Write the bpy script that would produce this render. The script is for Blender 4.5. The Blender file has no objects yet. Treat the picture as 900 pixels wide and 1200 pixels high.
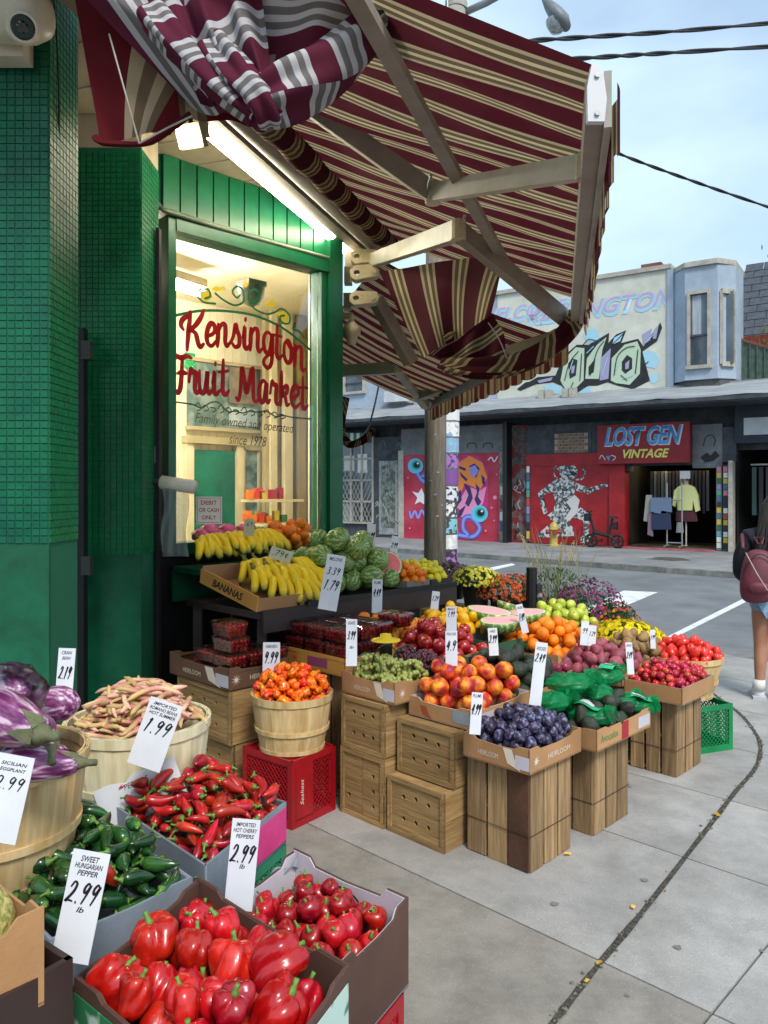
import bpy, bmesh, math, random
import numpy as np
from mathutils import Vector, Matrix, Euler, noise
from mathutils.geometry import tessellate_polygon
rng = random.Random(7)
nprng = np.random.default_rng(7)
scene = bpy.context.scene
COL = scene.collection
PI = math.pi
# ------------------------------------------------------------------ camera
EYE = 1.55          # eye height
FOC = 900.0         # focal length in photo pixels
HOR = 575.0         # horizon row of the photo
cam_d = bpy.data.cameras.new('camera'); cam = bpy.data.objects.new('camera', cam_d); COL.objects.link(cam)
cam.location = (0, 0, EYE); cam.rotation_euler = (PI/2, 0, 0)
cam_d.sensor_fit = 'VERTICAL'; cam_d.sensor_height = 24; cam_d.lens = 18
cam_d.shift_y = -25/1200; cam_d.clip_start = .05; cam_d.clip_end = 800
scene.camera = cam
# ------------------------------------------------------------------ sky and sun (soft, high overcast)
SUN_EL, SUN_AZ = math.radians(48), math.radians(160)   # azimuth clockwise from +Y
world = bpy.data.worlds.new('World'); scene.world = world; world.use_nodes = True
nt = world.node_tree; nt.nodes.clear()
wo = nt.nodes.new('ShaderNodeOutputWorld'); bg = nt.nodes.new('ShaderNodeBackground'); bg.inputs[1].default_value = .125
sky = nt.nodes.new('ShaderNodeTexSky'); sky.sky_type = 'NISHITA'; sky.sun_disc = False
sky.sun_elevation = SUN_EL; sky.sun_rotation = SUN_AZ; sky.air_density = 1.0; sky.dust_density = 2.0; sky.ozone_density = 1.5
tc = nt.nodes.new('ShaderNodeTexCoord'); mp = nt.nodes.new('ShaderNodeMapping'); mp.inputs['Scale'].default_value = (1, 1, 2.6)
nz = nt.nodes.new('ShaderNodeTexNoise'); nz.inputs['Scale'].default_value = 2.2; nz.inputs['Detail'].default_value = 5; nz.inputs['Roughness'].default_value = .5
cr = nt.nodes.new('ShaderNodeMapRange'); cr.inputs[1].default_value = .38; cr.inputs[2].default_value = .62; cr.inputs[3].default_value = .45; cr.inputs[4].default_value = 1.0
mx = nt.nodes.new('ShaderNodeMix'); mx.data_type = 'RGBA'; mx.inputs[7].default_value = (3.3, 4.35, 5.2, 1)
nt.links.new(tc.outputs['Generated'], mp.inputs[0]); nt.links.new(mp.outputs[0], nz.inputs[0]); nt.links.new(nz.outputs[0], cr.inputs[0])
nt.links.new(cr.outputs[0], mx.inputs[0]); nt.links.new(sky.outputs[0], mx.inputs[6]); nt.links.new(mx.outputs[2], bg.inputs[0]); nt.links.new(bg.outputs[0], wo.inputs[0])
sd = bpy.data.lights.new('sun', 'SUN'); sd.energy = 1.7; sd.angle = math.radians(14); sd.color = (1, .95, .88)
sun = bpy.data.objects.new('sun', sd); COL.objects.link(sun)
sun.rotation_euler = Vector((math.sin(SUN_AZ)*math.cos(SUN_EL), math.cos(SUN_AZ)*math.cos(SUN_EL), math.sin(SUN_EL))).to_track_quat('Z', 'Y').to_euler()
scene.view_settings.view_transform = 'Standard'; scene.view_settings.look = 'None'
scene.view_settings.exposure = 0.9; scene.view_settings.gamma = 1
try:
    scene.cycles.max_bounces = 8; scene.cycles.transparent_max_bounces = 12; scene.cycles.use_denoising = True
    scene.cycles.caustics_reflective = False; scene.cycles.caustics_refractive = False
except Exception: pass

# ------------------------------------------------------------------ helpers
def hx(s, k=1.0):
    c = [int(s[i:i+2], 16)/255 for i in (0, 2, 4)]
    return tuple(min(1, (x/12.92 if x <= .04045 else ((x+.055)/1.055)**2.4)*k) for x in c) + (1,)
def P(px, py, Y): return Vector(((px-450)/FOC*Y, Y, EYE-(py-HOR)/FOC*Y))
def G(px, py, z=0.0):
    Y = (EYE-z)*FOC/(py-HOR); return Vector(((px-450)/FOC*Y, Y, z))
def tag(o, label=None, cat=None, group=None, kind=None):
    if label: o['label'] = label
    if cat: o['category'] = cat
    if group: o['group'] = group
    if kind: o['kind'] = kind
    return o
def thing(name, label, cat, loc=(0, 0, 0), rotz=0, group=None):
    o = bpy.data.objects.new(name, None); COL.objects.link(o); o.empty_display_size = .1
    o.location = loc; o.rotation_euler = (0, 0, rotz); return tag(o, label, cat, group)
def link(name, me, parent=None, loc=(0, 0, 0), rot=(0, 0, 0), sc=(1, 1, 1), kind=None):
    o = bpy.data.objects.new(name, me); COL.objects.link(o)
    o.location = loc; o.rotation_euler = rot; o.scale = sc if not isinstance(sc, (int, float)) else (sc, sc, sc)
    if parent: o.parent = parent
    if kind: o['kind'] = kind
    return o
def dup(root):
    def rec(o, par):
        c = o.copy(); COL.objects.link(c); c.parent = par
        for ch in kids.get(o.name, []): rec(ch, c)
        return c
    kids = {}
    def coll(o):
        kids[o.name] = list(o.children)
        for ch in kids[o.name]: coll(ch)
    coll(root)
    return rec(root, None)

class MB:
    def __init__(s): s.v = []; s.f = []; s.m = []; s.uv = []; s.cur = 0; s.M = None
    def add(s, vs, fs, uvs=None):
        b = len(s.v)
        if s.M is not None: vs = [s.M @ Vector(v) for v in vs]
        s.v += [tuple(v) for v in vs]
        for i, f in enumerate(fs):
            s.f.append(tuple(b+j for j in f)); s.m.append(s.cur); s.uv.append(uvs[i] if uvs else None)
        return s
    def box(s, c, d, rot=None, taper=1.0):
        hx_, hy, hz = d[0]/2, d[1]/2, d[2]/2
        vs = [Vector((x*hx_*(taper if z > 0 else 1), y*hy*(taper if z > 0 else 1), z*hz)) for z in (-1, 1) for y in (-1, 1) for x in (-1, 1)]
        if rot is not None:
            R = rot if isinstance(rot, Matrix) else Euler(rot).to_matrix()
            vs = [R @ v for v in vs]
        c = Vector(c)
        return s.add([v+c for v in vs], [(0, 2, 3, 1), (4, 5, 7, 6), (0, 1, 5, 4), (2, 6, 7, 3), (0, 4, 6, 2), (1, 3, 7, 5)])
    def beam(s, a, b, w, h, up=(0, 0, 1)):
        a, b = Vector(a), Vector(b); d = (b-a); L = d.length; d.normalize()
        u = Vector(up); x = d.cross(u)
        if x.length < 1e-4: x = d.cross(Vector((1, 0, 0)))
        x.normalize(); u = x.cross(d)
        R = Matrix((x, d, u)).transposed()
        return s.box((a+b)/2, (w, L, h), R)
    def tube(s, pts, rad, n=8, cap=True, flat=1.0):
        pts = [Vector(p) for p in pts]
        if isinstance(rad, (int, float)): rad = [rad]*len(pts)
        vs, fs = [], []; prev = None
        for i, p in enumerate(pts):
            t = (pts[min(i+1, len(pts)-1)]-pts[max(i-1, 0)])
            if t.length < 1e-9: t = Vector((0, 0, 1))
            t.normalize()
            if prev is None:
                x = t.cross(Vector((0, 0, 1)))
                if x.length < .05: x = t.cross(Vector((1, 0, 0)))
            else: x = prev - t*prev.dot(t)
            x.normalize(); prev = x; y = t.cross(x)
            for k in range(n):
                a = 2*PI*k/n; vs.append(p + (x*math.cos(a) + y*math.sin(a)*flat)*rad[i])
        for i in range(len(pts)-1):
            for k in range(n):
                fs.append((i*n+k, i*n+(k+1) % n, (i+1)*n+(k+1) % n, (i+1)*n+k))
        if cap: fs.append(tuple(range(n-1, -1, -1))); fs.append(tuple((len(pts)-1)*n+k for k in range(n)))
        return s.add(vs, fs)
    def lathe(s, prof, n=24, c=(0, 0, 0), cap=False):
        vs, fs = [], []; c = Vector(c)
        for r, z in prof:
            for k in range(n):
                a = 2*PI*k/n; vs.append(c+Vector((r*math.cos(a), r*math.sin(a), z)))
        for i in range(len(prof)-1):
            for k in range(n): fs.append((i*n+k, i*n+(k+1) % n, (i+1)*n+(k+1) % n, (i+1)*n+k))
        if cap: fs.append(tuple(range(n-1, -1, -1))); fs.append(tuple((len(prof)-1)*n+k for k in range(n)))
        return s.add(vs, fs)
    def grid(s, fn, nu, nv, thick=0, uvfn=None):
        vs = [Vector(fn(i/nu, j/nv)) for j in range(nv+1) for i in range(nu+1)]
        fs, uvs = [], []
        U = uvfn or (lambda a, b: (a, b))
        for j in range(nv):
            for i in range(nu):
                a = j*(nu+1)+i; fs.append((a, a+1, a+nu+2, a+nu+1))
                uvs.append([U(i/nu, j/nv), U((i+1)/nu, j/nv), U((i+1)/nu, (j+1)/nv), U(i/nu, (j+1)/nv)])
        return s.add(vs, fs, uvs)
    def plate(s, outer, holes, M, th):
        """flat plate with real holes; outer/holes are 2d loops, M maps (x,y,0) to place, extruded by th along +z"""
        loops = [[Vector((x, y, 0)) for x, y in outer]] + [[Vector((x, y, 0)) for x, y in h] for h in holes]
        tris = tessellate_polygon(loops)
        flat = [v for lp in loops for v in lp]; n = len(flat)
        vs = [M @ v for v in flat] + [M @ (v+Vector((0, 0, th))) for v in flat]
        fs = [tuple(t) for t in tris] + [tuple(n+i for i in reversed(t)) for t in tris]
        b = 0
        for lp in loops:
            m = len(lp)
            for k in range(m): fs.append((b+k, b+(k+1) % m, n+b+(k+1) % m, n+b+k))
            b += m
        return s.add(vs, fs)
    def ribbon(s, pts, w, M=None, w2=None, th=.002):
        """flat brush stroke in the xz plane, facing -y"""
        n = len(pts); L, R = [], []
        for i, (x, z) in enumerate(pts):
            ax, az = pts[max(i-1, 0)]; bx, bz = pts[min(i+1, n-1)]
            dx, dz = bx-ax, bz-az; l = math.hypot(dx, dz) or 1; nx, nz_ = -dz/l, dx/l
            q = i/(n-1); ww = (w if w2 is None else w + (w2-w)*math.sin(q*PI))/2
            L.append((x+nx*ww, z+nz_*ww)); R.append((x-nx*ww, z-nz_*ww))
        vs = [(x, 0, z) for x, z in L]+[(x, 0, z) for x, z in R]
        if M is not None: vs = [M(v) for v in vs]
        s.add(vs, [(i, i+1, n+i+1, n+i) for i in range(n-1)])
        for (x, z) in (pts[0], pts[-1]):
            r = w/2; c = [(x+r*math.cos(a*PI/4), -.0004, z+r*math.sin(a*PI/4)) for a in range(8)]
            if M is not None: c = [M(v) for v in c]
            s.add(c, [tuple(range(8))])
        return s
    def mesh(s, name, mats, smooth=False, angle=None):
        me = bpy.data.meshes.new(name)
        me.from_pydata(s.v, [], s.f)
        if not isinstance(mats, (list, tuple)): mats = [mats]
        for m in mats: me.materials.append(m)
        if len(mats) > 1: me.polygons.foreach_set('material_index', s.m)
        if any(u is not None for u in s.uv):
            uvl = me.uv_layers.new(name='UVMap'); data = []
            for u, f in zip(s.uv, s.f):
                for k in range(len(f)): data += list(u[k] if u else (0, 0))
            uvl.data.foreach_set('uv', data)
        if smooth: me.polygons.foreach_set('use_smooth', [True]*len(me.polygons))
        me.validate(); me.update()
        if smooth and angle is not None:
            try: me.set_sharp_from_angle(angle=angle)
            except Exception: pass
        return me
    def obj(s, name, mats, parent=None, smooth=False, loc=(0, 0, 0), rot=(0, 0, 0), kind=None, angle=None):
        return link(name, s.mesh(name, mats, smooth, angle), parent, loc, rot, kind=kind)
def catmull(pts, n=6, closed=False):
    pts = [Vector(p) for p in pts]; out = []; m = len(pts)
    for i in range(m if closed else m-1):
        g = (lambda k: pts[k % m]) if closed else (lambda k: pts[max(0, min(m-1, k))])
        a, b, c, d = g(i-1), g(i), g(i+1), g(i+2)
        for k in range(n):
            t = k/n
            out.append(.5*((2*b)+(c-a)*t+(2*a-5*b+4*c-d)*t*t+(3*b-a-3*c+d)*t**3))
    if not closed: out.append(pts[-1])
    return out

# ------------------------------------------------------------------ materials
def mat(name, c1, c2=None, scale=8, rough=.6, bump=0, bscale=60, rnd=0, c3=None, spec=.5, metal=0, transl=0, coat=0,
        stretch=(1, 1, 1), lo=.35, hi=.65, detail=4, huernd=0, coords='Object', sss=0, alpha=1, dirt=0):
    m = bpy.data.materials.new(name); m.use_nodes = True; t = m.node_tree; N = t.nodes; Lk = t.links
    b = N['Principled BSDF']; b.inputs['Roughness'].default_value = rough; b.inputs['Metallic'].default_value = metal
    b.inputs['Specular IOR Level'].default_value = spec
    if coat: b.inputs['Coat Weight'].default_value = coat; b.inputs['Coat Roughness'].default_value = .12
    if sss: b.inputs['Subsurface Weight'].default_value = sss; b.inputs['Subsurface Radius'].default_value = (.02, .008, .004)
    if alpha < 1: b.inputs['Alpha'].default_value = alpha
    c1 = hx(c1) if isinstance(c1, str) else c1
    tcn = N.new('ShaderNodeTexCoord'); mpn = N.new('ShaderNodeMapping'); mpn.inputs['Scale'].default_value = stretch
    oi = N.new('ShaderNodeObjectInfo')
    add = N.new('ShaderNodeVectorMath'); add.operation = 'ADD'; sc_ = N.new('ShaderNodeVectorMath'); sc_.operation = 'SCALE'; sc_.inputs['Scale'].default_value = 37
    comb = N.new('ShaderNodeCombineXYZ')
    for i in range(3): Lk.new(oi.outputs['Random'], comb.inputs[i])
    Lk.new(comb.outputs[0], sc_.inputs[0]); Lk.new(tcn.outputs[coords], mpn.inputs[0]); Lk.new(mpn.outputs[0], add.inputs[0]); Lk.new(sc_.outputs[0], add.inputs[1])
    if c2 is None and rnd == 0: out = None; b.inputs['Base Color'].default_value = c1
    col = None
    if c2 is not None:
        c2 = hx(c2) if isinstance(c2, str) else c2
        n1 = N.new('ShaderNodeTexNoise'); n1.inputs['Scale'].default_value = scale; n1.inputs['Detail'].default_value = detail; Lk.new(add.outputs[0], n1.inputs[0])
        rp = N.new('ShaderNodeValToRGB'); e = rp.color_ramp.elements; e[0].position = lo; e[0].color = c1; e[1].position = hi; e[1].color = c2
        if c3 is not None:
            q = e.new((lo+hi)/2); q.color = hx(c3) if isinstance(c3, str) else c3
        Lk.new(n1.outputs[0], rp.inputs[0]); col = rp.outputs[0]
    if rnd or huernd:
        hs = N.new('ShaderNodeHueSaturation')
        if col: Lk.new(col, hs.inputs['Color'])
        else: hs.inputs['Color'].default_value = c1
        r = N.new('ShaderNodeMapRange'); r.inputs[3].default_value = 1-rnd; r.inputs[4].default_value = 1+rnd; Lk.new(oi.outputs['Random'], r.inputs[0]); Lk.new(r.outputs[0], hs.inputs['Value'])
        if huernd:
            wn = N.new('ShaderNodeTexWhiteNoise'); wn.noise_dimensions = '1D'; Lk.new(oi.outputs['Random'], wn.inputs['W'])
            r2 = N.new('ShaderNodeMapRange'); r2.inputs[3].default_value = .5-huernd; r2.inputs[4].default_value = .5+huernd; Lk.new(wn.outputs[0], r2.inputs[0]); Lk.new(r2.outputs[0], hs.inputs['Hue'])
        col = hs.outputs[0]
    if dirt:
        n3 = N.new('ShaderNodeTexNoise'); n3.inputs['Scale'].default_value = scale*3.3; n3.inputs['Detail'].default_value = 8; n3.inputs['Roughness'].default_value = .7; Lk.new(add.outputs[0], n3.inputs[0])
        r3 = N.new('ShaderNodeMapRange'); r3.inputs[1].default_value = .4; r3.inputs[2].default_value = .7; r3.inputs[3].default_value = 1; r3.inputs[4].default_value = 1-dirt; Lk.new(n3.outputs[0], r3.inputs[0])
        mm = N.new('ShaderNodeMix'); mm.data_type = 'RGBA'; mm.blend_type = 'MULTIPLY'; mm.inputs[0].default_value = 1
        if col: Lk.new(col, mm.inputs[6])
        else: mm.inputs[6].default_value = c1
        Lk.new(r3.outputs[0], mm.inputs[7]); col = mm.outputs[2]
    if col: Lk.new(col, b.inputs['Base Color'])
    if bump:
        n2 = N.new('ShaderNodeTexNoise'); n2.inputs['Scale'].default_value = bscale; n2.inputs['Detail'].default_value = 3; Lk.new(add.outputs[0], n2.inputs[0])
        bp = N.new('ShaderNodeBump'); bp.inputs['Strength'].default_value = bump; bp.inputs['Distance'].default_value = .01; Lk.new(n2.outputs[0], bp.inputs['Height']); Lk.new(bp.outputs[0], b.inputs['Normal'])
    if transl:
        tr = N.new('ShaderNodeBsdfTranslucent'); ms = N.new('ShaderNodeMixShader'); ms.inputs[0].default_value = transl
        if col: Lk.new(col, tr.inputs[0])
        else: tr.inputs[0].default_value = c1
        Lk.new(b.outputs[0], ms.inputs[1]); Lk.new(tr.outputs[0], ms.inputs[2]); Lk.new(ms.outputs[0], N['Material Output'].inputs[0])
    return m
def emis(name, c, s):
    m = bpy.data.materials.new(name); m.use_nodes = True; b = m.node_tree.nodes['Principled BSDF']
    b.inputs['Base Color'].default_value = hx(c); b.inputs['Emission Color'].default_value = hx(c); b.inputs['Emission Strength'].default_value = s
    return m
def stripes(name, cols, period, transl=.35, axis=0, soft=0):
    """cols: list of (start fraction, colour) along the uv axis"""
    m = bpy.data.materials.new(name); m.use_nodes = True; t = m.node_tree; N = t.nodes; L = t.links
    b = N['Principled BSDF']; b.inputs['Roughness'].default_value = .85; b.inputs['Specular IOR Level'].default_value = .15
    uv = N.new('ShaderNodeUVMap'); uv.uv_map = 'UVMap'; sp = N.new('ShaderNodeSeparateXYZ'); L.new(uv.outputs[0], sp.inputs[0])
    dv = N.new('ShaderNodeMath'); dv.operation = 'DIVIDE'; dv.inputs[1].default_value = period; L.new(sp.outputs[axis], dv.inputs[0])
    fr = N.new('ShaderNodeMath'); fr.operation = 'FRACT'; L.new(dv.outputs[0], fr.inputs[0])
    rp = N.new('ShaderNodeValToRGB'); rp.color_ramp.interpolation = 'CONSTANT'; e = rp.color_ramp.elements
    e[0].position = 0; e[0].color = hx(cols[0][1]); e[1].position = cols[1][0]; e[1].color = hx(cols[1][1])
    for p, c in cols[2:]:
        q = e.new(p); q.color = hx(c)
    L.new(fr.outputs[0], rp.inputs[0])
    n = N.new('ShaderNodeTexNoise'); n.inputs['Scale'].default_value = 6; n.inputs['Detail'].default_value = 6; tcn = N.new('ShaderNodeTexCoord'); L.new(tcn.outputs['Object'], n.inputs[0])
    mr = N.new('ShaderNodeMapRange'); mr.inputs[3].default_value = .72; mr.inputs[4].default_value = 1.12; L.new(n.outputs[0], mr.inputs[0])
    mm = N.new('ShaderNodeMix'); mm.data_type = 'RGBA'; mm.blend_type = 'MULTIPLY'; mm.inputs[0].default_value = 1; L.new(rp.outputs[0], mm.inputs[6]); L.new(mr.outputs[0], mm.inputs[7])
    L.new(mm.outputs[2], b.inputs['Base Color'])
    w = N.new('ShaderNodeTexNoise'); w.inputs['Scale'].default_value = 300; L.new(tcn.outputs['Object'], w.inputs[0])
    bp = N.new('ShaderNodeBump'); bp.inputs['Strength'].default_value = .15; bp.inputs['Distance'].default_value = .002; L.new(w.outputs[0], bp.inputs['Height']); L.new(bp.outputs[0], b.inputs['Normal'])
    tr = N.new('ShaderNodeBsdfTranslucent'); L.new(mm.outputs[2], tr.inputs[0]); ms = N.new('ShaderNodeMixShader'); ms.inputs[0].default_value = transl
    L.new(b.outputs[0], ms.inputs[1]); L.new(tr.outputs[0], ms.inputs[2]); L.new(ms.outputs[0], N['Material Output'].inputs[0])
    return m
def glass(name, tint='f4fbff', rough=.03, fac=.12):
    m = bpy.data.materials.new(name); m.use_nodes = True; t = m.node_tree; N = t.nodes; L = t.links; N.remove(N['Principled BSDF'])
    tr = N.new('ShaderNodeBsdfTransparent'); tr.inputs[0].default_value = hx(tint); gl = N.new('ShaderNodeBsdfGlossy'); gl.inputs['Roughness'].default_value = rough
    fz = N.new('ShaderNodeFresnel'); fz.inputs[0].default_value = 1.45; ad = N.new('ShaderNodeMath'); ad.operation = 'ADD'; ad.inputs[1].default_value = fac-.04; L.new(fz.outputs[0], ad.inputs[0])
    ms = N.new('ShaderNodeMixShader'); L.new(ad.outputs[0], ms.inputs[0]); L.new(tr.outputs[0], ms.inputs[1]); L.new(gl.outputs[0], ms.inputs[2]); L.new(ms.outputs[0], N['Material Output'].inputs[0])
    return m

# text: meshes made from the built-in font
_tm = {}
def text_mesh(s, mt, shear=0, bold=0, spacing=1.0, ext=.01):
    k = (s, mt.name, shear, bold, spacing)
    if k in _tm: return _tm[k]
    cu = bpy.data.curves.new('lettering', 'FONT'); cu.body = s; cu.size = 1; cu.shear = shear; cu.offset = bold; cu.space_character = spacing
    cu.align_x = 'CENTER'; cu.align_y = 'CENTER'; cu.extrude = 0; cu.resolution_u = 3
    ob = bpy.data.objects.new('lettering', cu); me = bpy.data.meshes.new_from_object(ob); me.name = 'lettering'; me.materials.clear(); me.materials.append(mt)
    xs = [v.co.x for v in me.vertices] or [0, 1]; ys = [v.co.y for v in me.vertices] or [0, 1]
    cx, cy, w, h = (max(xs)+min(xs))/2, (max(ys)+min(ys))/2, max(xs)-min(xs), max(ys)-min(ys)
    for v in me.vertices: v.co = ((v.co.x-cx)/w, 0, (v.co.y-cy)/h)      # unit box in xz, facing -y
    bpy.data.objects.remove(ob); bpy.data.curves.remove(cu); _tm[k] = me
    return me
def text(s, mt, parent, c, w, h, name='lettering', rot=(0, 0, 0), **k):
    return link(name, text_mesh(s, mt, **k), parent, c, rot, (w, 1, h))
# ------------------------------------------------------------------ ground
def clip_poly(poly, clip):
    def inside(p, a, b): return (b[0]-a[0])*(p[1]-a[1])-(b[1]-a[1])*(p[0]-a[0]) >= 0
    def inter(p, q, a, b):
        d1 = (b[0]-a[0], b[1]-a[1]); d2 = (q[0]-p[0], q[1]-p[1]); den = d1[0]*d2[1]-d1[1]*d2[0]
        t = (d1[0]*(a[1]-p[1])-d1[1]*(a[0]-p[0]))/den
        return (p[0]+d2[0]*t, p[1]+d2[1]*t)
    out = list(poly)
    for i in range(len(clip)):
        a, b = clip[i], clip[(i+1) % len(clip)]; inp = out; out = []
        for k in range(len(inp)):
            p, q = inp[k-1], inp[k]
            if inside(q, a, b):
                if not inside(p, a, b): out.append(inter(p, q, a, b))
                out.append(q)
            elif inside(p, a, b): out.append(inter(p, q, a, b))
        if not out: return []
    return out
def extr(poly, z0, z1, mb=None):
    mb = mb or MB(); n = len(poly)
    mb.add([(x, y, z0) for x, y in poly]+[(x, y, z1) for x, y in poly], [tuple(range(n-1, -1, -1)), tuple(range(n, 2*n))]+[(k, (k+1) % n, n+(k+1) % n, n+k) for k in range(n)])
    return mb
U = Vector((.70, .714, 0)).normalized()      # along the shop window, away to the right
W = Vector((-U.y, U.x, 0))                    # away to the left, towards the shop wall
m_conc = mat('concrete', '9d9b98', 'adaba8', scale=1.3, rough=.85, bump=.35, bscale=160, c3='a09e9a', detail=9, dirt=.3, coords='Object')
m_conc2 = mat('worn_concrete', '8a857d', '9a958d', scale=1.6, rough=.88, bump=.35, bscale=160, detail=9, dirt=.35)
def speckle(m, dens=90, amt=.35):
    t = m.node_tree; N = t.nodes; L = t.links; b = N['Principled BSDF']; src = b.inputs['Base Color'].links[0].from_socket
    tcn = N.new('ShaderNodeTexCoord'); v = N.new('ShaderNodeTexVoronoi'); v.inputs['Scale'].default_value = dens; L.new(tcn.outputs['Object'], v.inputs[0])
    r = N.new('ShaderNodeMapRange'); r.inputs[1].default_value = .12; r.inputs[2].default_value = .3; r.inputs[3].default_value = 1; r.inputs[4].default_value = 0; L.new(v.outputs['Distance'], r.inputs[0])
    r2 = N.new('ShaderNodeMapRange'); r2.inputs[3].default_value = 1-amt; r2.inputs[4].default_value = 1+amt*1.6
    sp = N.new('ShaderNodeSeparateColor'); L.new(v.outputs['Color'], sp.inputs[0]); L.new(sp.outputs[0], r2.inputs[0])
    m1 = N.new('ShaderNodeMix'); m1.data_type = 'RGBA'; m1.inputs[6].default_value = (1, 1, 1, 1); L.new(r.outputs[0], m1.inputs[0]); L.new(r2.outputs[0], m1.inputs[7])
    mm = N.new('ShaderNodeMix'); mm.data_type = 'RGBA'; mm.blend_type = 'MULTIPLY'; mm.inputs[0].default_value = 1; L.new(src, mm.inputs[6]); L.new(m1.outputs[2], mm.inputs[7])
    # broad soft stains
    n = N.new('ShaderNodeTexNoise'); n.inputs['Scale'].default_value = 2.3; n.inputs['Detail'].default_value = 7; n.inputs['Roughness'].default_value = .65; L.new(tcn.outputs['Object'], n.inputs[0])
    r4 = N.new('ShaderNodeMapRange'); r4.inputs[1].default_value = .35; r4.inputs[2].default_value = .7; r4.inputs[3].default_value = 1.04; r4.inputs[4].default_value = .86; L.new(n.outputs[0], r4.inputs[0])
    m4 = N.new('ShaderNodeMix'); m4.data_type = 'RGBA'; m4.blend_type = 'MULTIPLY'; m4.inputs[0].default_value = 1; L.new(mm.outputs[2], m4.inputs[6]); L.new(r4.outputs[0], m4.inputs[7])
    L.new(m4.outputs[2], b.inputs['Base Color'])
speckle(m_conc, 120, .42); speckle(m_conc2, 120, .38)
m_joint = mat('joint_dirt', '2c2a27', '555045', scale=60, rough=.95, bump=.8, bscale=120, detail=8)
m_asph = mat('asphalt', '686b6e', '7e8082', scale=.6, rough=.85, bump=.5, bscale=220, detail=10, dirt=.2); speckle(m_asph, 45, .25)
m_paint = mat('road_paint', 'd6d8d8', 'a8abab', scale=7, rough=.7, bump=.3, bscale=150, lo=.5, hi=.8, detail=10)
m_kerb = mat('kerb_stone', '6d6c69', '8d8b86', scale=3, rough=.9, bump=.4, bscale=90, dirt=.35)
NEAR = [(-12, -6), (5.5, -6), (5.2, 3), (4.4, 5.6), (3.5, 6.9), (2.75, 7.97), (-1, 11.5), (-12, 20)]
o = MB(); o.add([(-400, -400, -.105), (400, -400, -.105), (400, 400, -.105), (-400, 400, -.105)], [(0, 1, 2, 3)]); tag(o.obj('road', m_asph), kind='structure')
pav = tag(extr(NEAR, -.3, -.012).obj('pavement', m_joint), kind='structure')
ring_px = [(770, 790), (815, 800), (841, 817), (866, 836), (881, 853), (891, 873), (886, 899), (862, 928), (840, 957), (807, 1000), (750, 1073), (700, 1133), (650, 1197), (600, 1262), (540, 1350)]
ring = catmull([G(*p) for p in ring_px], 5)
cutU = [-9, -7.2, -5.6, -4.4, -3.5, -2.6, -1.7, -.8, .1, .98, 1.88, 2.78, 3.2+.33, 4.35, 5.2, 6.1, 7.0, 7.9, 8.8, 9.7, 11.5]
off0 = Vector((1.01, 3.5, 0)).dot(U) - 2.78
cutW = [-6.5, -4.6, -2.9, -1.05, .9, 2.9, 5.1, 8, 12, 18]
for i in range(len(cutU)-1):
    for j in range(len(cutW)-1):
        g = .004; a0, a1 = cutU[i]+off0+g, cutU[i+1]+off0-g; b0, b1 = cutW[j]+g, cutW[j+1]-g
        q = [(U*a+W*b) for a, b in ((a0, b0), (a1, b0), (a1, b1), (a0, b1))]
        q = clip_poly([(v.x, v.y) for v in q], NEAR)
        if len(q) < 3: continue
        cx = sum(p[0] for p in q)/len(q); cy = sum(p[1] for p in q)/len(q)
        if cy < -1.5 or cx < -5: 
            if cy < -3 or cx < -8: continue
        extr(q, -.011, 0).obj('slab', m_conc2 if (cx+cy*.25 < 1.25 and cy < 5.6) else m_conc, pav)
mb = MB(); L_, R_ = [], []
for i, p in enumerate(ring):
    t = (ring[min(i+1, len(ring)-1)]-ring[max(i-1, 0)]).normalized(); n = Vector((-t.y, t.x, 0)); w = .011+.005*noise.noise(p*9)
    L_.append(p+n*w+Vector((0, 0, .003))); R_.append(p-n*w+Vector((0, 0, .003)))
nn = len(ring); mb.add(L_+R_, [(i, n_, nn+n_, nn+i) for i, n_ in ((k, k+1) for k in range(nn-1))])
mb.obj('ring_joint', m_joint, pav)
mb = MB(); kp = [Vector((x, y, 0)) for x, y in NEAR[1:7]]
for a, b in zip(kp[:-1], kp[1:]):
    d = (b-a).normalized(); n = Vector((d.y, -d.x, 0)); nseg = max(1, int((b-a).length/1.5))
    for k in range(nseg):
        p, q = a+(b-a)*(k/nseg)+d*.004, a+(b-a)*((k+1)/nseg)-d*.004
        MB().beam(p+n*.075-Vector((0, 0, .05)), q+n*.075-Vector((0, 0, .05)), .148, .102).obj('kerb_stone', m_kerb, pav)
# fallen leaves and litter in the joint
m_leaf = mat('dry_leaf', 'b88a2c', 'd8b04a', scale=30, rough=.7, rnd=.3)
def leaf(p, s, a):
    mb = MB(); mb.add([(s, 0, 0.002), (s*.3, s*.55, .012), (-s*.6, s*.4, .004), (-s, 0, .01), (-s*.5, -s*.45, .002), (s*.35, -s*.5, .014)], [(0, 1, 3), (1, 2, 3), (0, 3, 5), (3, 4, 5)])
    return mb.mesh('leaf', m_leaf)
lm = leaf(None, .03, 0)
for k, (px, py, s) in enumerate([(840, 957, .9), (742, 1065, .55), (702, 1131, .5), (688, 1152, .45), (665, 1003, .6)]):
    tag(link('fallen_leaf', lm, None, G(px, py)+Vector((0, 0, .006)), (0, 0, rng.random()*6), s), 'dry yellow leaf fallen on the curved joint of the pavement', 'leaf', 'fallen leaves along the pavement joint')
mb = MB()
for k in range(260):
    i = rng.randrange(8, nn); p = ring[i]+Vector((rng.gauss(0, .012), rng.gauss(0, .012), .005)); s = rng.uniform(.003, .008)
    mb.box(p, (s, s*rng.uniform(.6, 1.5), s*.6), (0, 0, rng.random()*3))
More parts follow.
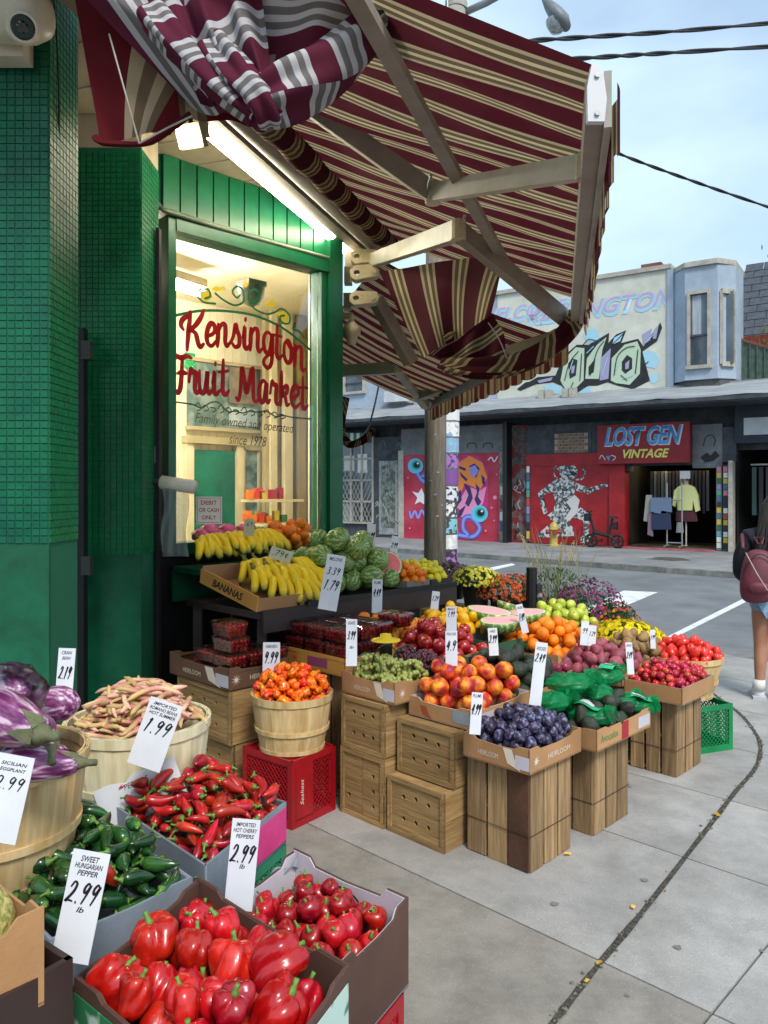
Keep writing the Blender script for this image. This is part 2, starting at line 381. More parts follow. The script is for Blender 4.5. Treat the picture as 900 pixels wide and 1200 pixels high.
tag(mb.obj('grit', mat('grit', '8f8a78', '5a5446', scale=50, rough=.9)), 'small grit and debris lying in the curved pavement joint', 'grit', kind='stuff')
# dark gum spots and stains
m_gum = mat('gum_stain', '6a6a69', '7c7b79', scale=20, rough=.8)
def blot(c, r, name, m, z=.0035, seed=0, par=None, sq=1.0):
    rr = random.Random(seed); n = 14; vs = []
    for k in range(n):
        a = 2*PI*k/n; q = r*(1+.25*rr.uniform(-1, 1)); vs.append(Vector((c.x+q*math.cos(a)*sq, c.y+q*math.sin(a), c.z+z)))
    return MB().add(vs, [tuple(range(n))]).obj(name, m, par)
for k, (px, py, r) in enumerate([(755, 1032, .02), (794, 1111, .02), (650, 1060, .022), (735, 1167, .012), (738, 922, .02), (893, 1115, .012)]):
    blot(G(px, py), r*.7, 'gum_spot', m_gum, seed=k, par=pav)
# far pavement
FP0, FPD = Vector((0, 21.1, 0)), Vector((.722, -.692, 0))
fp = [FP0-FPD*60, FP0+FPD*50, FP0+FPD*50+Vector((40, 40, 0)), FP0-FPD*60+Vector((40, 40, 0))]
m_conc3 = mat('far_concrete', '77797a', '8e8f8f', scale=.8, rough=.9, bump=.3, bscale=60, detail=9, dirt=.3)
far = tag(extr([(v.x, v.y) for v in fp], -.3, 0).obj('far_pavement', m_conc3), kind='structure')
for k in range(-14, 16):
    p = FP0+FPD*(k*1.6+.005); q = FP0+FPD*(k*1.6+1.595); n = Vector((-.692, -.722, 0))*.09
    MB().beam(p+n-Vector((0, 0, .048)), q+n-Vector((0, 0, .048)), .18, .108).obj('kerb_stone', m_kerb, far)
def gpoly(px, z, name, m, **k):
    vs = [G(x, y, z) for x, y in px]; o = MB().add(vs, [tuple(range(len(vs)))]).obj(name, m); return tag(o, kind='structure')
RZ = -.101
gpoly([(640, 733), (731, 692), (771, 694), (690, 728), (655, 741)], RZ, 'road_marking', m_paint)
gpoly([(782, 746), (790, 747.5), (873, 706), (868, 703)], RZ, 'road_marking', m_paint)
gpoly([(868, 703), (873, 706), (960, 664), (955, 662)], RZ, 'road_marking', m_paint)
gpoly([(560, 668), (600, 660), (604, 662), (566, 671)], RZ, 'road_marking', m_paint)
blot(G(783, 655), .45, 'manhole_cover', mat('iron', '4c4a48', '5c5955', scale=8, rough=.6, metal=.3), z=.004, seed=3, par=far)
blot(G(640, 705, RZ), .5, 'patch', mat('asphalt_patch', '45494c', '505457', scale=4, rough=.9), z=.004, seed=5, sq=1.8).__setitem__('kind', 'structure')

# ------------------------------------------------------------------ buildings across the street
Q0 = Vector((5.97, 21.5, 0)); E = Vector((.832, -.555, 0)).normalized(); FROT = math.atan2(E.y, E.x)
def F(px, py):
    k = (px-450)/FOC; t = (k*Q0.y-Q0.x)/(E.x-k*E.y); Y = Q0.y+t*E.y
    return (t, EYE-(py-HOR)/FOC*Y)
bld = thing('corner_building', 'two storey blue and white building with graffiti wall above a row of shops', 'building', Q0, FROT)
m_blue = mat('blue_render', 'a5b3c2', '97a6b6', scale=1.2, rough=.85, bump=.2, bscale=30, dirt=.18, detail=8)
m_white = mat('cream_render', 'c6c8ba', 'd2d2c5', scale=.9, rough=.85, bump=.15, bscale=30, dirt=.2, detail=8)
m_trim = mat('stone_trim', 'b9b4a8', 'a39e92', scale=5, rough=.8, dirt=.25)
m_char = mat('charcoal_paint', '34383d', '4a4f55', scale=4, rough=.7, dirt=.3)
m_grey = mat('grey_paint', '6a6d70', '7e8183', scale=2, rough=.8, dirt=.3, detail=8)
m_red = mat('red_paint', 'a8141f', '8c1019', scale=2.5, rough=.6, dirt=.3, detail=8)
m_dred = mat('dark_red_paint', '7d1019', '8f1420', scale=3, rough=.55, dirt=.2)
m_canopy = mat('canopy_felt', '82878b', '9a9ea1', scale=1.6, rough=.8, bump=.4, bscale=12, dirt=.3, stretch=(.4, 3, 1))
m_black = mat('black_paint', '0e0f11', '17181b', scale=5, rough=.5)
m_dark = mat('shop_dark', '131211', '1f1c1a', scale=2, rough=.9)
m_winglass = mat('far_window_glass', '353f48', '5c6873', scale=1.5, rough=.08, spec=.8)
def fbox(t0, t1, z0, z1, d0, d1, name, m, par=bld, kind=None):
    return MB().box(((t0+t1)/2, (d0+d1)/2, (z0+z1)/2), (abs(t1-t0), abs(d1-d0), abs(z1-z0))).obj(name, m, par, kind=kind)
def fquad(x0, y0, x1, y1, d0, d1, name, m, par=bld):   # photo rectangle on the facade
    t0, za = F(x0, y0); t1, zb = F(x1, y1); tm = F((x0+x1)/2, (y0+y1)/2)
    z0 = min(za, zb); z1 = max(F(x0, y0)[1], F(x1, y0)[1]); z0 = min(F(x0, y1)[1], F(x1, y1)[1])
    z1 = (F(x0, y0)[1]+F(x1, y0)[1])/2 if abs(F(x0, y0)[1]-F(x1, y0)[1]) < .6 else z1
    return fbox(t0, t1, z0, z1, d0, d1, name, m, par)
def fpoly(pts, d, name, m, par=bld, th=.004):
    vs = [F(*p) for p in pts]; n = len(vs)
    A = sum(vs[i][0]*vs[(i+1) % n][1]-vs[(i+1) % n][0]*vs[i][1] for i in range(n))
    if A < 0: vs = vs[::-1]
    lo = [Vector((t, z, 0)) for t, z in vs]
    tr = tessellate_polygon([lo]); V = [(t, -d-th, z) for t, z in vs]+[(t, -d, z) for t, z in vs]
    return MB().add(V, [tuple(x) for x in tr]+[(i, (i+1) % n, n+(i+1) % n, n+i) for i in range(n)]).obj(name, m, par)
def fstroke(pts, wpx, d, name, m, par=bld):
    P3 = [Vector((p[0], p[1], 0)) for p in pts]
    sm = catmull(P3, 5) if len(pts) > 2 else P3
    q = [F(p.x, p.y) for p in sm]; w = wpx*22/FOC
    return MB().ribbon(q, w, M=lambda v: (v[0], -d-.004, v[2])).obj(name, m, par)
tL = -16; tB = F(787, 400)[0]; tR = F(862, 600)[0]; topz = 7.45; cz = 4.05
# upper walls
tW = F(583, 400)[0]
fbox(tW, tB, cz, topz, 0, 3, 'upper_wall', m_white); fbox(tL, tW-.003, cz, topz-.02, .02, 3, 'upper_wall', m_blue)
fbox(tL, tB, topz+.002, topz+.12, -.07, 3, 'coping', m_trim)
fbox(tB-.1, tB+.06, cz, topz-.004, -.05, .2, 'corner_strip', m_blue)
# bay window
bx0, bx1 = tB+.062, F(862, 400)[0]
pl = [(bx0, 0), (bx0+.35, -.35), (bx1-.36, -.35), (bx1, .1), (bx1, 1.2), (bx0, 1.2)]
extr(pl, cz+.35, topz-.15).obj('bay', m_blue, bld)
extr([(x, y*1.15-.02) for x, y in pl], topz-.148, topz-.02).obj('bay_cornice', m_trim, bld)
extr([(x+.03, y+.1) for x, y in pl], cz-.05, cz+.348).obj('bay_skirt', mat('weathered_boards', '55585a', '6e6c66', scale=3, rough=.9, dirt=.4), bld)
fbox(bx0, bx1-.02, cz, topz-.2, .13, 1.19, 'upper_wall', m_blue)
# windows
def window(t0, t1, z0, z1, d, par=bld, frame=m_trim, curtain=True, mull=1):
    w = MB(); g = .07
    for (a, b, c, e) in ((t0-g, t0, z0, z1), (t1, t1+g, z0, z1), (t0-g, t1+g, z1, z1+.09), (t0-g*1.6, t1+g*1.6, z0-.09, z0)):
        w.box(((a+b)/2, d-.045, (c+e)/2), (b-a, .10, e-c))
    o = w.obj('window', frame, par)
    fbox(t0, t1, z0, z1, d-.006, d-.002, 'pane', m_winglass, o)
    for k in range(1, mull+1):
        zz = z0+(z1-z0)*.42*k; fbox(t0, t1, zz-.025, zz+.025, d-.05, d-.008, 'sash_bar', m_char, o)
    if curtain: fbox(t0+.05, t0+(t1-t0)*.62, z0+(z1-z0)*.42, z1-.03, d-.0085, d-.0065, 'curtain', mat('net_curtain', 'aab4bd', '8b959f', scale=9, rough=.8, stretch=(4, 1, .2)), o)
    return o
ta, za = F(808, 350); tb, zb = F(830, 432)
window(ta+.10, tb+.06, zb+.05, za, -.353)
window(F(405, 440)[0], F(426, 440)[0], F(415, 459)[1], F(415, 436)[1], .018, curtain=False)
w2 = window(F(457, 440)[0], F(482, 440)[0], F(470, 470)[1], F(470, 432)[1], .018, curtain=False)
fquad(457, 459, 481, 471, -.35, 0, 'air_conditioner', mat('ac_white', 'c9ccd0', 'b2b6bb', scale=4, rough=.6), w2)
# angled side window of the bay
sw = MB(); a = Vector((bx1-.30, -.28, 0)); b_ = Vector((bx1-.06, .02, 0)); n = Vector((.78, -.62, 0)); zl, zh = zb+.05, za+.02
sw.beam(a+n*.03+Vector((0, 0, zl)), a+n*.03+Vector((0, 0, zh)), .07, .07); sw.beam(b_+n*.03+Vector((0, 0, zl)), b_+n*.03+Vector((0, 0, zh)), .07, .07)
sw.beam(a+n*.03+Vector((0, 0, zh)), b_+n*.03+Vector((0, 0, zh)), .08, .12); sw.beam(a+n*.03+Vector((0, 0, zl)), b_+n*.03+Vector((0, 0, zl)), .08, .12)
so = sw.obj('window', m_trim, bld); MB().beam((a+b_)/2+n*.012+Vector((0, 0, zl)), (a+b_)/2+n*.012+Vector((0, 0, zh)), .02, .3).obj('pane', m_winglass, so)
# canopy over the shops
cw = MB(); nT = 26
def cfn(i, j):
    t = tL+(tR+9-tL)*i; s = j
    return (t, -1.25*s, cz+.28-.48*s+.015*math.sin(t*3.1+s*2)+.01*math.sin(t*7))
cw.grid(cfn, 70, 3); cw.obj('canopy', m_canopy, bld)
fbox(tL, tR+9, cz-.31, cz-.21, -1.27, -1.19, 'canopy_fascia', m_char); fbox(tL, tR+9, cz-.34, cz-.32, -1.24, 0, 'canopy_soffit', m_char)
fbox(tL, tR+9, cz+.0, cz+.3, .002, .5, 'canopy_upstand', m_canopy)
for px in (640, 648, 668, 676):
    t_ = F(px, 472)[0]; fbox(t_-.09, t_+.09, cz+.12, cz+.38, -.42, -.2, 'vent', m_trim)
# ground floor: masonry piers and shopfront panels
gz = cz-.34
fbox(tL, tR+9, 2.6, cz+.004, .42, .6, 'wall', m_char)
fbox(tL, F(395, 600)[0], 0, gz, .1, .4, 'wall', m_char)
# left shop window with grille
sh = MB(); fquad(396, 505, 437, 628, .12, .4, 'wall', m_char)
gr = MB(); t0, z0 = F(398, 612); t1, z1 = F(436, 512)
gp = fbox(t0, t1, z0, z1, .08, .11, 'window', m_winglass)
for k in range(4): gr.box((t0+(t1-t0)*k/3, .05, (z0+z1)/2), (.07, .05, z1-z0))
for k in range(5): gr.box(((t0+t1)/2, .05, z0+(z1-z0)*k/4), (t1-t0, .05, .06))
gr.obj('frame', m_trim, gp)
lat = MB(); nd = 9
for k in range(-6, nd+1):
    for s in (1, -1):
        x0 = t0+(t1-t0)*k/nd; 
        a0 = max(t0, min(t1, x0)); 
        hh = (z1-z0)*.62; xa, xb = x0, x0+s*hh*.5
        lo_, hi_ = max(t0, min(xa, xb)), min(t1, max(xa, xb))
        if hi_-lo_ < .05: continue
        fz = lambda x: z0+(x-xa)/(xb-xa)*hh
        lat.beam((lo_, .02, fz(lo_)), (hi_, .02, fz(hi_)), .012, .012, up=(0, 1, 0))
lat.obj('grille', m_trim, gp)
for (x, y, w, h, c) in ((402, 534, 12, 18, 'c8c6c0'), (418, 532, 11, 22, 'd9d9d4'), (399, 590, 14, 22, '8a8d93'), (417, 590, 14, 22, '3d4046')):
    fquad(x, y, x+w, y+h, .06, .078, 'notice', mat('notice', c), gp)
m_gst = mat('green_stripe', '2f7a55'); m_wst = mat('white_cloth', 'd4d8d4')
for k in range(10): fquad(394+k*3.6, 508, 397.6+k*3.6, 518, -.25, -.2, 'awning_stripe', m_gst if k % 2 else m_wst)
# door with stickers
d0 = fquad(438, 512, 470, 628, .03, .4, 'door_surround', m_char)
dd = fquad(444, 540, 466, 626, .0, .028, 'door', mat('door_grey', '84898a', '9ea2a1', scale=6, rough=.7, dirt=.4), d0)
fquad(447, 546, 463, 618, -.01, -.003, 'door_panel', mat('tagged_glass', '4d5450', '7f8379', scale=7, rough=.5, lo=.42, hi=.58, detail=8), dd)
m_tagw = mat('tag_white', 'b9bcb8'); m_tagt = mat('tag_teal', '2c8f86'); m_tagk = mat('tag_black', '17181a')
rr = random.Random(3)
for k in range(34):
    x = rr.uniform(439, 468); y = rr.uniform(518, 615); c = [m_tagw, m_tagk, m_tagt][rr.choice((0, 0, 1, 1, 2))]
    fstroke([(x, y), (x+rr.uniform(1, 4), y-rr.uniform(2, 6)), (x+rr.uniform(2, 7), y+rr.uniform(0, 5))], .7, .016 if 446 < x < 464 else -.024, 'tag', c, dd)
# mural wall
fquad(470, 500, 592, 530, .0, .4, 'panel', m_grey); fquad(467, 528, 473, 634, -.02, .4, 'pier', m_trim)
mp = fquad(473, 530, 585, 638, .02, .4, 'mural_panel', mat('mural_red', 'a81f3a', 'bd3f55', scale=1.2, rough=.6, dirt=.15, detail=8))
md = -.016
C = {k: mat('mural_'+k, v) for k, v in dict(blue='3b6fc4', sky='5fc0dd', orange='ee8a3a', yellow='f4b64d', pink='e58fb8', purple='3c2860', lilac='8f8fe0', white='e6dfe6', black='15141c', teal='27a7a0', magenta='c22d78').items()}
fpoly([(533, 545), (545, 532), (562, 535), (572, 552), (572, 590), (566, 612), (548, 612), (532, 600)], md, 'mural_shape', C['magenta'], mp)
fpoly([(531, 560), (536, 543), (550, 534), (565, 542), (571, 560), (562, 574), (545, 566), (534, 590), (531, 590)], md+.005, 'mural_shape', C['orange'], mp)
fpoly([(536, 590), (548, 570), (562, 575), (570, 570), (566, 590), (552, 604), (540, 606)], md+.006, 'mural_shape', C['pink'], mp)
for pts in ([(538, 546), (546, 549), (545, 552), (538, 549)], [(539, 553), (548, 562), (546, 564), (540, 558)], [(550, 546), (556, 543), (562, 549), (558, 560), (551, 555)], [(543, 566), (551, 571), (554, 584), (549, 594), (545, 590), (549, 580), (546, 573)], [(534, 578), (540, 574), (541, 586), (535, 594), (533, 588)], [(557, 566), (562, 572), (560, 582), (564, 588), (560, 594), (556, 585), (559, 577)], [(564, 556), (568, 560), (568, 570), (565, 566)], [(538, 598), (546, 592), (541, 604), (536, 606)]):
    fpoly(pts, md+.011, 'mural_stripe', C['purple'], mp)
fpoly([(550, 548), (557, 545), (561, 552), (556, 560), (551, 555)], md+.016, 'mural_shape', C['lilac'], mp)
def circ(cx, cy, r, n=16, sy=1): return [(cx+r*math.cos(2*PI*k/n), cy+r*sy*math.sin(2*PI*k/n)) for k in range(n)]
def worm(cx, cy, r, tail):
    fstroke(tail, 6.5, md+.012, 'mural_worm', C['blue'], mp); fstroke(tail, 3, md+.015, 'mural_worm', C['lilac'], mp)
    fpoly(circ(cx, cy, r), md+.02, 'mural_eye', C['sky'], mp); fpoly(circ(cx+1, cy-1, r*.62), md+.025, 'mural_eye', C['teal'], mp)
    fpoly(circ(cx+1.5, cy-1, r*.42), md+.03, 'mural_pupil', C['black'], mp); fpoly(circ(cx+3, cy-3, r*.13), md+.035, 'mural_glint', C['white'], mp)
worm(562, 602, 10, [(533, 626), (545, 628), (556, 628), (562, 618), (552, 606), (544, 608), (543, 620), (550, 628)])
worm(487, 546, 9, [(488, 552), (494, 562), (502, 566), (500, 558), (494, 558)])
fstroke([(480, 600), (482, 607), (486, 599), (490, 607), (494, 598), (498, 605)], 3.2, md+.008, 'mural_scribble', C['lilac'], mp)
fpoly([(483, 576), (490, 578), (494, 572), (497, 580), (503, 581), (498, 586), (500, 593), (492, 588), (486, 591), (489, 583)], md+.009, 'mural_shape', C['white'], mp)
for (x, y, r) in ((480, 619, 1), (506, 600, 1.2), (580, 583, 2.4), (579, 610, 1), (478, 560, 1), (569, 622, 1.2), (582, 556, 1), (576, 595, 1.2), (515, 620, 1)): fpoly(circ(x, y, r, 8), md+.008, 'mural_dot', C['pink'], mp)
fstroke([(572, 539), (576, 536), (579, 541), (583, 535)], 1.5, md+.008, 'mural_signature', C['white'], mp)
for cx in (553, 572): fstroke([(cx-5, 525), (cx-5, 521), (cx, 519), (cx+5, 521), (cx+5, 525)], 1.2, .006, 'tag', m_tagk)
fquad(585, 530, 593, 638, .0, .4, 'pier', mat('stickered_pier', '6b7268', '9a8f7b', scale=9, rough=.8, lo=.45, hi=.55, detail=6))
for (y, c) in ((556, '3f6d57'), (570, 'c8c4b8'), (586, '8b3546'), (600, 'dadada'), (612, '557')): fquad(586, y, 592, y+10, -.012, -.002, 'sticker', mat('sticker', c if len(c) == 6 else '555577'))
fquad(593, 495, 598, 642, -.25, .3, 'post', m_black)
# tagged recess in red
rc = fquad(598, 498, 617, 638, .12, .4, 'pier', mat('red_grey_brick', '7a2a2c', '6f6b68', scale=4, rough=.8, lo=.45, hi=.6, detail=7))
mb = MB(); t0, z0 = F(600, 545); t1, z1 = F(616, 500)
for r in range(9):
    for c in range(5):
        xx = t0+(t1-t0)*(c+.5+(.5 if r % 2 else 0))/5.5; mb.box((xx, .11, z0+(z1-z0)*(r+.5)/9), ((t1-t0)/5.5-.02, .03, (z1-z0)/9-.02))
mb.obj('brick', mat('old_brick', '6b6461', '4b423f', scale=6, rough=.9), rc, kind='stuff')
for k in range(12):
    x = rr.uniform(600, 614); y = rr.uniform(560, 630)
    fstroke([(x, y), (x+rr.uniform(-3, 4), y+rr.uniform(2, 8)), (x+rr.uniform(-4, 4), y+rr.uniform(4, 12))], 1.2, -.105, 'tag', m_tagw if k % 2 else m_tagk, rc)
# red shopfront
fquad(617, 496, 738, 552, .02, .4, 'wall', m_char)
rw = fquad(622, 540, 716, 636, -.03, .4, 'wall', m_red); fquad(617, 532, 704, 545, -.05, .4, 'lintel', m_red)
fquad(715, 540, 733, 640, -.09, .4, 'pier', m_red)
bw = fquad(645, 505, 693, 534, .0, .1, 'blocked_window', m_char)
m_brick = mat('pale_brick', '7d6250', '8f7463', scale=7, rough=.9, rnd=.15); t0, z0 = F(650, 531); t1, z1 = F(689, 507); bm_ = MB().box((0, 0, 0), ((t1-t0)/5-.03, .06, (z1-z0)/6-.03)).mesh('brick', m_brick)
fbox(t0, t1, z0, z1, -.005, .0, 'mortar', mat('mortar', 'a39a8e'), bw)
for r in range(6):
    for c in range(5 if r % 2 == 0 else 4):
        link('brick', bm_, bw, (t0+(t1-t0)*(c+.5+(.5 if r % 2 else 0))/5, -.015, z0+(z1-z0)*(r+.5)/6))
# sticker column left of the red wall
stk_cols = ['4a6c86', 'c8b23a', '49a07a', 'b5473c', 'd8d8d2', '2b2b30', '8f7fb0', '5aa0b8', '20242a', 'c77b8e', '3d5f3d', 'e0ddd0']
stk_m = [mat('sticker', c) for c in stk_cols]
def sticker_col(x0, x1, y0, y1, d, n, base):
    p = fquad(x0, y0, x1, y1, d, .3, 'pier', base)
    for k in range(n):
        ya = y0+2+(y1-y0-4)*k/n; fquad(x0+.8, ya, x1-.8, ya+(y1-y0-4)/n-1, d-.008, d-.002, 'sticker', stk_m[rr.randrange(12)], p)
sticker_col(617, 622, 543, 634, -.04, 9, m_char)
# painted figure on the red wall
m_fig = mat('figure_paint', 'c2c5c6', '454a4c', scale=14, rough=.6, lo=.46, hi=.54, detail=3, c3='8c9091')
fd = .035
def fp_(pts): return fpoly(pts, fd, 'mural_figure', m_fig, rw)
fp_([(655, 548), (662, 542), (671, 543), (677, 549), (677, 556), (672, 562), (664, 562), (657, 558)])      # head
fp_([(650, 563), (658, 560), (671, 563), (675, 572), (672, 584), (667, 592), (652, 590), (648, 575)])      # chest
fp_([(652, 588), (668, 590), (673, 600), (668, 612), (654, 612), (648, 600)])
fp_([(672, 564), (690, 572), (702, 568), (713, 567), (713, 570), (703, 573), (690, 579), (676, 575)])      # reaching arm
fp_([(651, 563), (640, 570), (631, 578), (634, 590), (638, 604), (642, 600), (638, 588), (637, 580), (646, 577), (655, 575)])
fp_([(664, 590), (680, 594), (692, 602), (690, 630), (685, 631), (684, 610), (670, 606)])                   # front leg
fp_([(650, 598), (660, 606), (672, 618), (674, 628), (655, 629), (658, 622), (649, 612), (642, 604)])
fp_([(630, 627), (642, 616), (656, 622), (656, 629), (634, 630)]); fp_([(681, 628), (692, 628), (694, 636), (681, 636)])
for hp in ([(657, 551), (651, 548), (650, 556), (653, 560)], [(676, 562), (683, 561), (686, 553), (683, 550)], [(662, 545), (656, 542), (652, 546)]): fstroke(hp, 1.8, fd, 'mural_horn', m_fig, rw)
m_ink = mat('figure_ink', '17191b'); fpoly([(669, 552), (676, 554), (675, 558), (670, 557)], fd+.005, 'mural_mouth', m_ink, rw)
for s in ([(656, 570), (662, 575), (669, 571)], [(654, 580), (662, 584), (670, 580)], [(661, 590), (668, 598), (663, 606)], [(664, 546), (668, 549)], [(686, 574), (698, 572)], [(636, 580), (640, 592)], [(680, 600), (686, 606)]): fstroke(s, .8, fd+.005, 'mural_line', m_ink, rw)
fpoly([(664, 588), (674, 580), (680, 586), (676, 602), (668, 610), (662, 608), (670, 596)], fd+.006, 'mural_shape', mat('pale_paint', 'c8c6c4'), rw)
# LOST GEN VINTAGE sign
tA, zA = F(704, 545); tB2, zB2 = F(811, 500); sg_d = -.28
sign = thing('shop_sign', 'dark red shop sign with blue LOST GEN and yellow VINTAGE lettering', 'sign', Q0, FROT)
fbox(tA, tB2, zA+.02, zB2+.12, sg_d, .0, 'board', m_dred, sign)
m_lb = mat('sign_blue', '2b6fae', '4a9bd0', scale=3); m_ly = mat('sign_yellow', 'd9cf6a'); m_lw = mat('sign_white', 'cfc3c0')
cx, cz2 = (tA+tB2)/2, (zA+zB2)/2
text('LOST GEN', m_lw, sign, (cx+.02, sg_d-.006, cz2+.27), (tB2-tA)*.86, .54, shear=.3, bold=.05, spacing=.95)
text('LOST GEN', m_lb, sign, (cx, sg_d-.012, cz2+.28), (tB2-tA)*.84, .5, shear=.3, bold=.03, spacing=.95)
text('VINTAGE', m_ly, sign, (cx+.1, sg_d-.008, cz2-.2), (tB2-tA)*.5, .24, shear=.3, bold=.03)
fstroke([(704.5+2, 538), (709, 534), (713, 539)], .9, -sg_d+.002, 'squiggle', m_lw, sign); fpoly([(714, 535), (719, 535), (717, 541)], -sg_d+.002, 'heart', m_lb, sign); fstroke([(720, 534), (725, 536), (722, 540)], .9, -sg_d+.002, 'squiggle', m_lw, sign)
# open shop interior
ti0, ti1 = F(733, 600)[0], F(838, 600)[0]; zi = F(780, 545)[1]
ROOM = MB(); D = 5
for q in ([(ti0, .35, 0.01), (ti1, .35, 0.01), (ti1, D, .01), (ti0, D, .01)], [(ti0, D, 0), (ti1, D, 0), (ti1, D, 3), (ti0, D, 3)], [(ti0, .3, 0), (ti0, D, 0), (ti0, D, 3), (ti0, .3, 3)], [(ti1, .3, 0), (ti1, D, 0), (ti1, D, 3), (ti1, .3, 3)], [(ti0, .3, 2.9), (ti1, .3, 2.9), (ti1, D, 2.9), (ti0, D, 2.9)]): ROOM.add(q, [(0, 1, 2, 3)])
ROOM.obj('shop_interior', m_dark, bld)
fbox(ti0-.0, ti1, .012, .03, -.5, 2.5, 'floor_strip', mat('shop_floor', '6b5f50', '544a3f', scale=3, rough=.5))
fbox(ti0-.02, ti1+.1, .004, .05, -.55, -.52, 'threshold', mat('pink_threshold', 'b85a72', '97505f', scale=4, rough=.7))
fbox(ti0, ti1, zi, zi+.35, .1, .3, 'lintel', m_char)
fquad(811, 497, 846, 548, .05, .4, 'panel', m_grey)
fstroke([(824, 522), (827, 512), (834, 510), (838, 516), (836, 522)], 1, -.045, 'tag', m_tagk); fpoly([(820, 536), (828, 530), (832, 534), (838, 528), (843, 534), (836, 540), (826, 542)], -.045, 'tag', m_tagk)
fquad(846, 500, 862, 541, .06, .3, 'panel', m_char); sticker_col(839.5, 846, 545, 645, -.02, 14, m_grey); sticker_col(847.5, 854, 545, 646, -.06, 14, m_char); fquad(855, 540, 860, 648, -.2, .2, 'post', m_trim)
fbox(ti1+.0, ti1+.12, 0, zi, .2, 2.2, 'shop_door', mat('navy_door', '18223a', '101827', scale=3))
# next shop to the right
b2 = thing('dark_shop', 'dark navy shopfront with blank white sign panel beside the vintage shop', 'building', Q0, FROT)
tS = F(861, 600)[0]; tE = tS+8
fbox(tS, tE, 2.75, gz, -.02, .4, 'fascia', mat('navy_fascia', '1b2530', '232f3b', scale=3, rough=.6), b2); fbox(F(872, 520)[0], tE-.5, 2.95, 3.38, -.06, -.022, 'sign_panel', mat('blank_panel', 'c9ced0', 'b6bcbf', scale=2, rough=.6), b2)
R2 = MB()
for q in ([(tS, .35, 0.01), (tE, .35, 0.01), (tE, D, .01), (tS, D, .01)], [(tS, D, 0), (tE, D, 0), (tE, D, 3), (tS, D, 3)], [(tS, .3, 0), (tS, D, 0), (tS, D, 3), (tS, .3, 3)], [(tE, .3, 0), (tE, D, 0), (tE, D, 3), (tE, .3, 3)], [(tS, .3, 2.9), (tE, .3, 2.9), (tE, D, 2.9), (tS, D, 2.9)]): R2.add(q, [(0, 1, 2, 3)])
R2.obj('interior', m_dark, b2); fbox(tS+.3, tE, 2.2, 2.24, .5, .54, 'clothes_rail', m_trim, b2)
cl_cols = ['2f4b48', '26272c', '3a2f3f', '59676c', '1f2a3a', '463a30', '7c8488']
for k in range(26):
    fbox(tS+.35+k*.16, tS+.45+k*.16, rr.uniform(.9, 1.3), 2.15, .35, .75, 'hanging_garment', mat('garment', cl_cols[k % 7]), b2)
# clothing rack with clothes and a mannequin torso in the vintage shop doorway
def tz(px, py): return F(px, py)
rack = thing('clothes_rack', 'metal clothes rack hung with denim shorts in the vintage shop doorway', 'clothes rack', Q0, FROT)
m_metal = mat('rack_metal', '9a9da0', None, metal=.6, rough=.4)
t0, _ = F(768, 600); t1, _ = F(806, 600); r = MB()
for t_ in (t0+.35, t1-.1):
    r.tube([(t_, -.2, .1), (t_, -.2, 1.75)], .02, 6); r.tube([(t_, -.5, .1), (t_, .2, .1)], .02, 6)
r.tube([(t0+.35, -.2, 1.3), (t1-.1, -.2, 1.3)], .018, 6); r.tube([(t0+.35, -.2, .18), (t1-.1, -.2, .18)], .018, 6); r.obj('frame', m_metal, rack)
def cloth(pts, d, c, name, par, th=.1):
    vs = [F(*p) for p in pts]; n = len(vs); m = mat(name, c, rough=.9, bump=.3, bscale=20) if isinstance(c, str) else c
    A = sum(vs[i][0]*vs[(i+1) % n][1]-vs[(i+1) % n][0]*vs[i][1] for i in range(n)); vs = vs[::-1] if A < 0 else vs
    tr = tessellate_polygon([[Vector((a, b, 0)) for a, b in vs]])
    V = [(a, d, b) for a, b in vs]+[(a, d+th, b) for a, b in vs]
    mb = MB().add(V, [tuple(x) for x in tr]+[tuple(n+i for i in reversed(x)) for x in tr]+[(i, (i+1) % n, n+(i+1) % n, n+i) for i in range(n)])
    return mb.obj(name, m, par)
def garment(pts, d, c, name, label, th=.1):
    e = cloth(pts, d, c, name, None, th); e.location = Q0; e.rotation_euler = (0, 0, FROT); return tag(e, label, 'clothes')
garment([(767, 583), (789, 583), (790, 600), (779, 598), (777, 602), (766, 599)], -.32, '5d6f8a', 'denim_shorts', 'light blue denim shorts hung on the rack in the doorway')
garment([(767, 602), (788, 601), (789, 620), (767, 620)], -.3, '22304d', 'dark_jeans', 'dark blue jeans hung below the light denim shorts')
garment([(760, 580), (766, 580), (766, 612), (757, 610)], -.25, '8b8a86', 'grey_coat', 'grey coat hung at the left end of the rack')
garment([(763, 600), (767, 600), (768, 628), (762, 626)], -.28, '77606e', 'pink_dress', 'dusty pink dress hanging at the left of the rack')
garment([(791, 575), (796, 570), (802, 568), (808, 568), (814, 571), (818, 580), (820, 598), (816, 600), (813, 586), (812, 598), (795, 598), (794, 586), (792, 594), (789, 592)], -.1, 'c3c88a', 'yellow_jacket', 'pale yellow jacket on a mannequin in the vintage shop doorway', .18)
garment([(793, 599), (815, 599), (817, 611), (793, 611)], -.08, '4c1f2a', 'maroon_skirt', 'maroon skirt below the pale yellow jacket', .16)
garment([(794, 612), (800, 612), (801, 624), (793, 624)], -.08, '8e9193', 'grey_trousers', 'grey trousers below the maroon skirt', .1)
mq = thing('mannequin', 'headless mannequin wearing a yellow jacket in the shop doorway', 'mannequin', Q0, FROT)
tq, zq = F(804, 568); MB().lathe([(.04, .1), (.02, .12), (.02, zq-.1), (.06, zq), (.05, zq+.1), (.0, zq+.12)], 10, (tq, 0, 0)).obj('stand', m_trim, mq)
fquad(798, 552, 810, 561, -.12, -.1, 'shop_card', mat('white_card', 'b9bcbf')).__setitem__('label', 'white card')
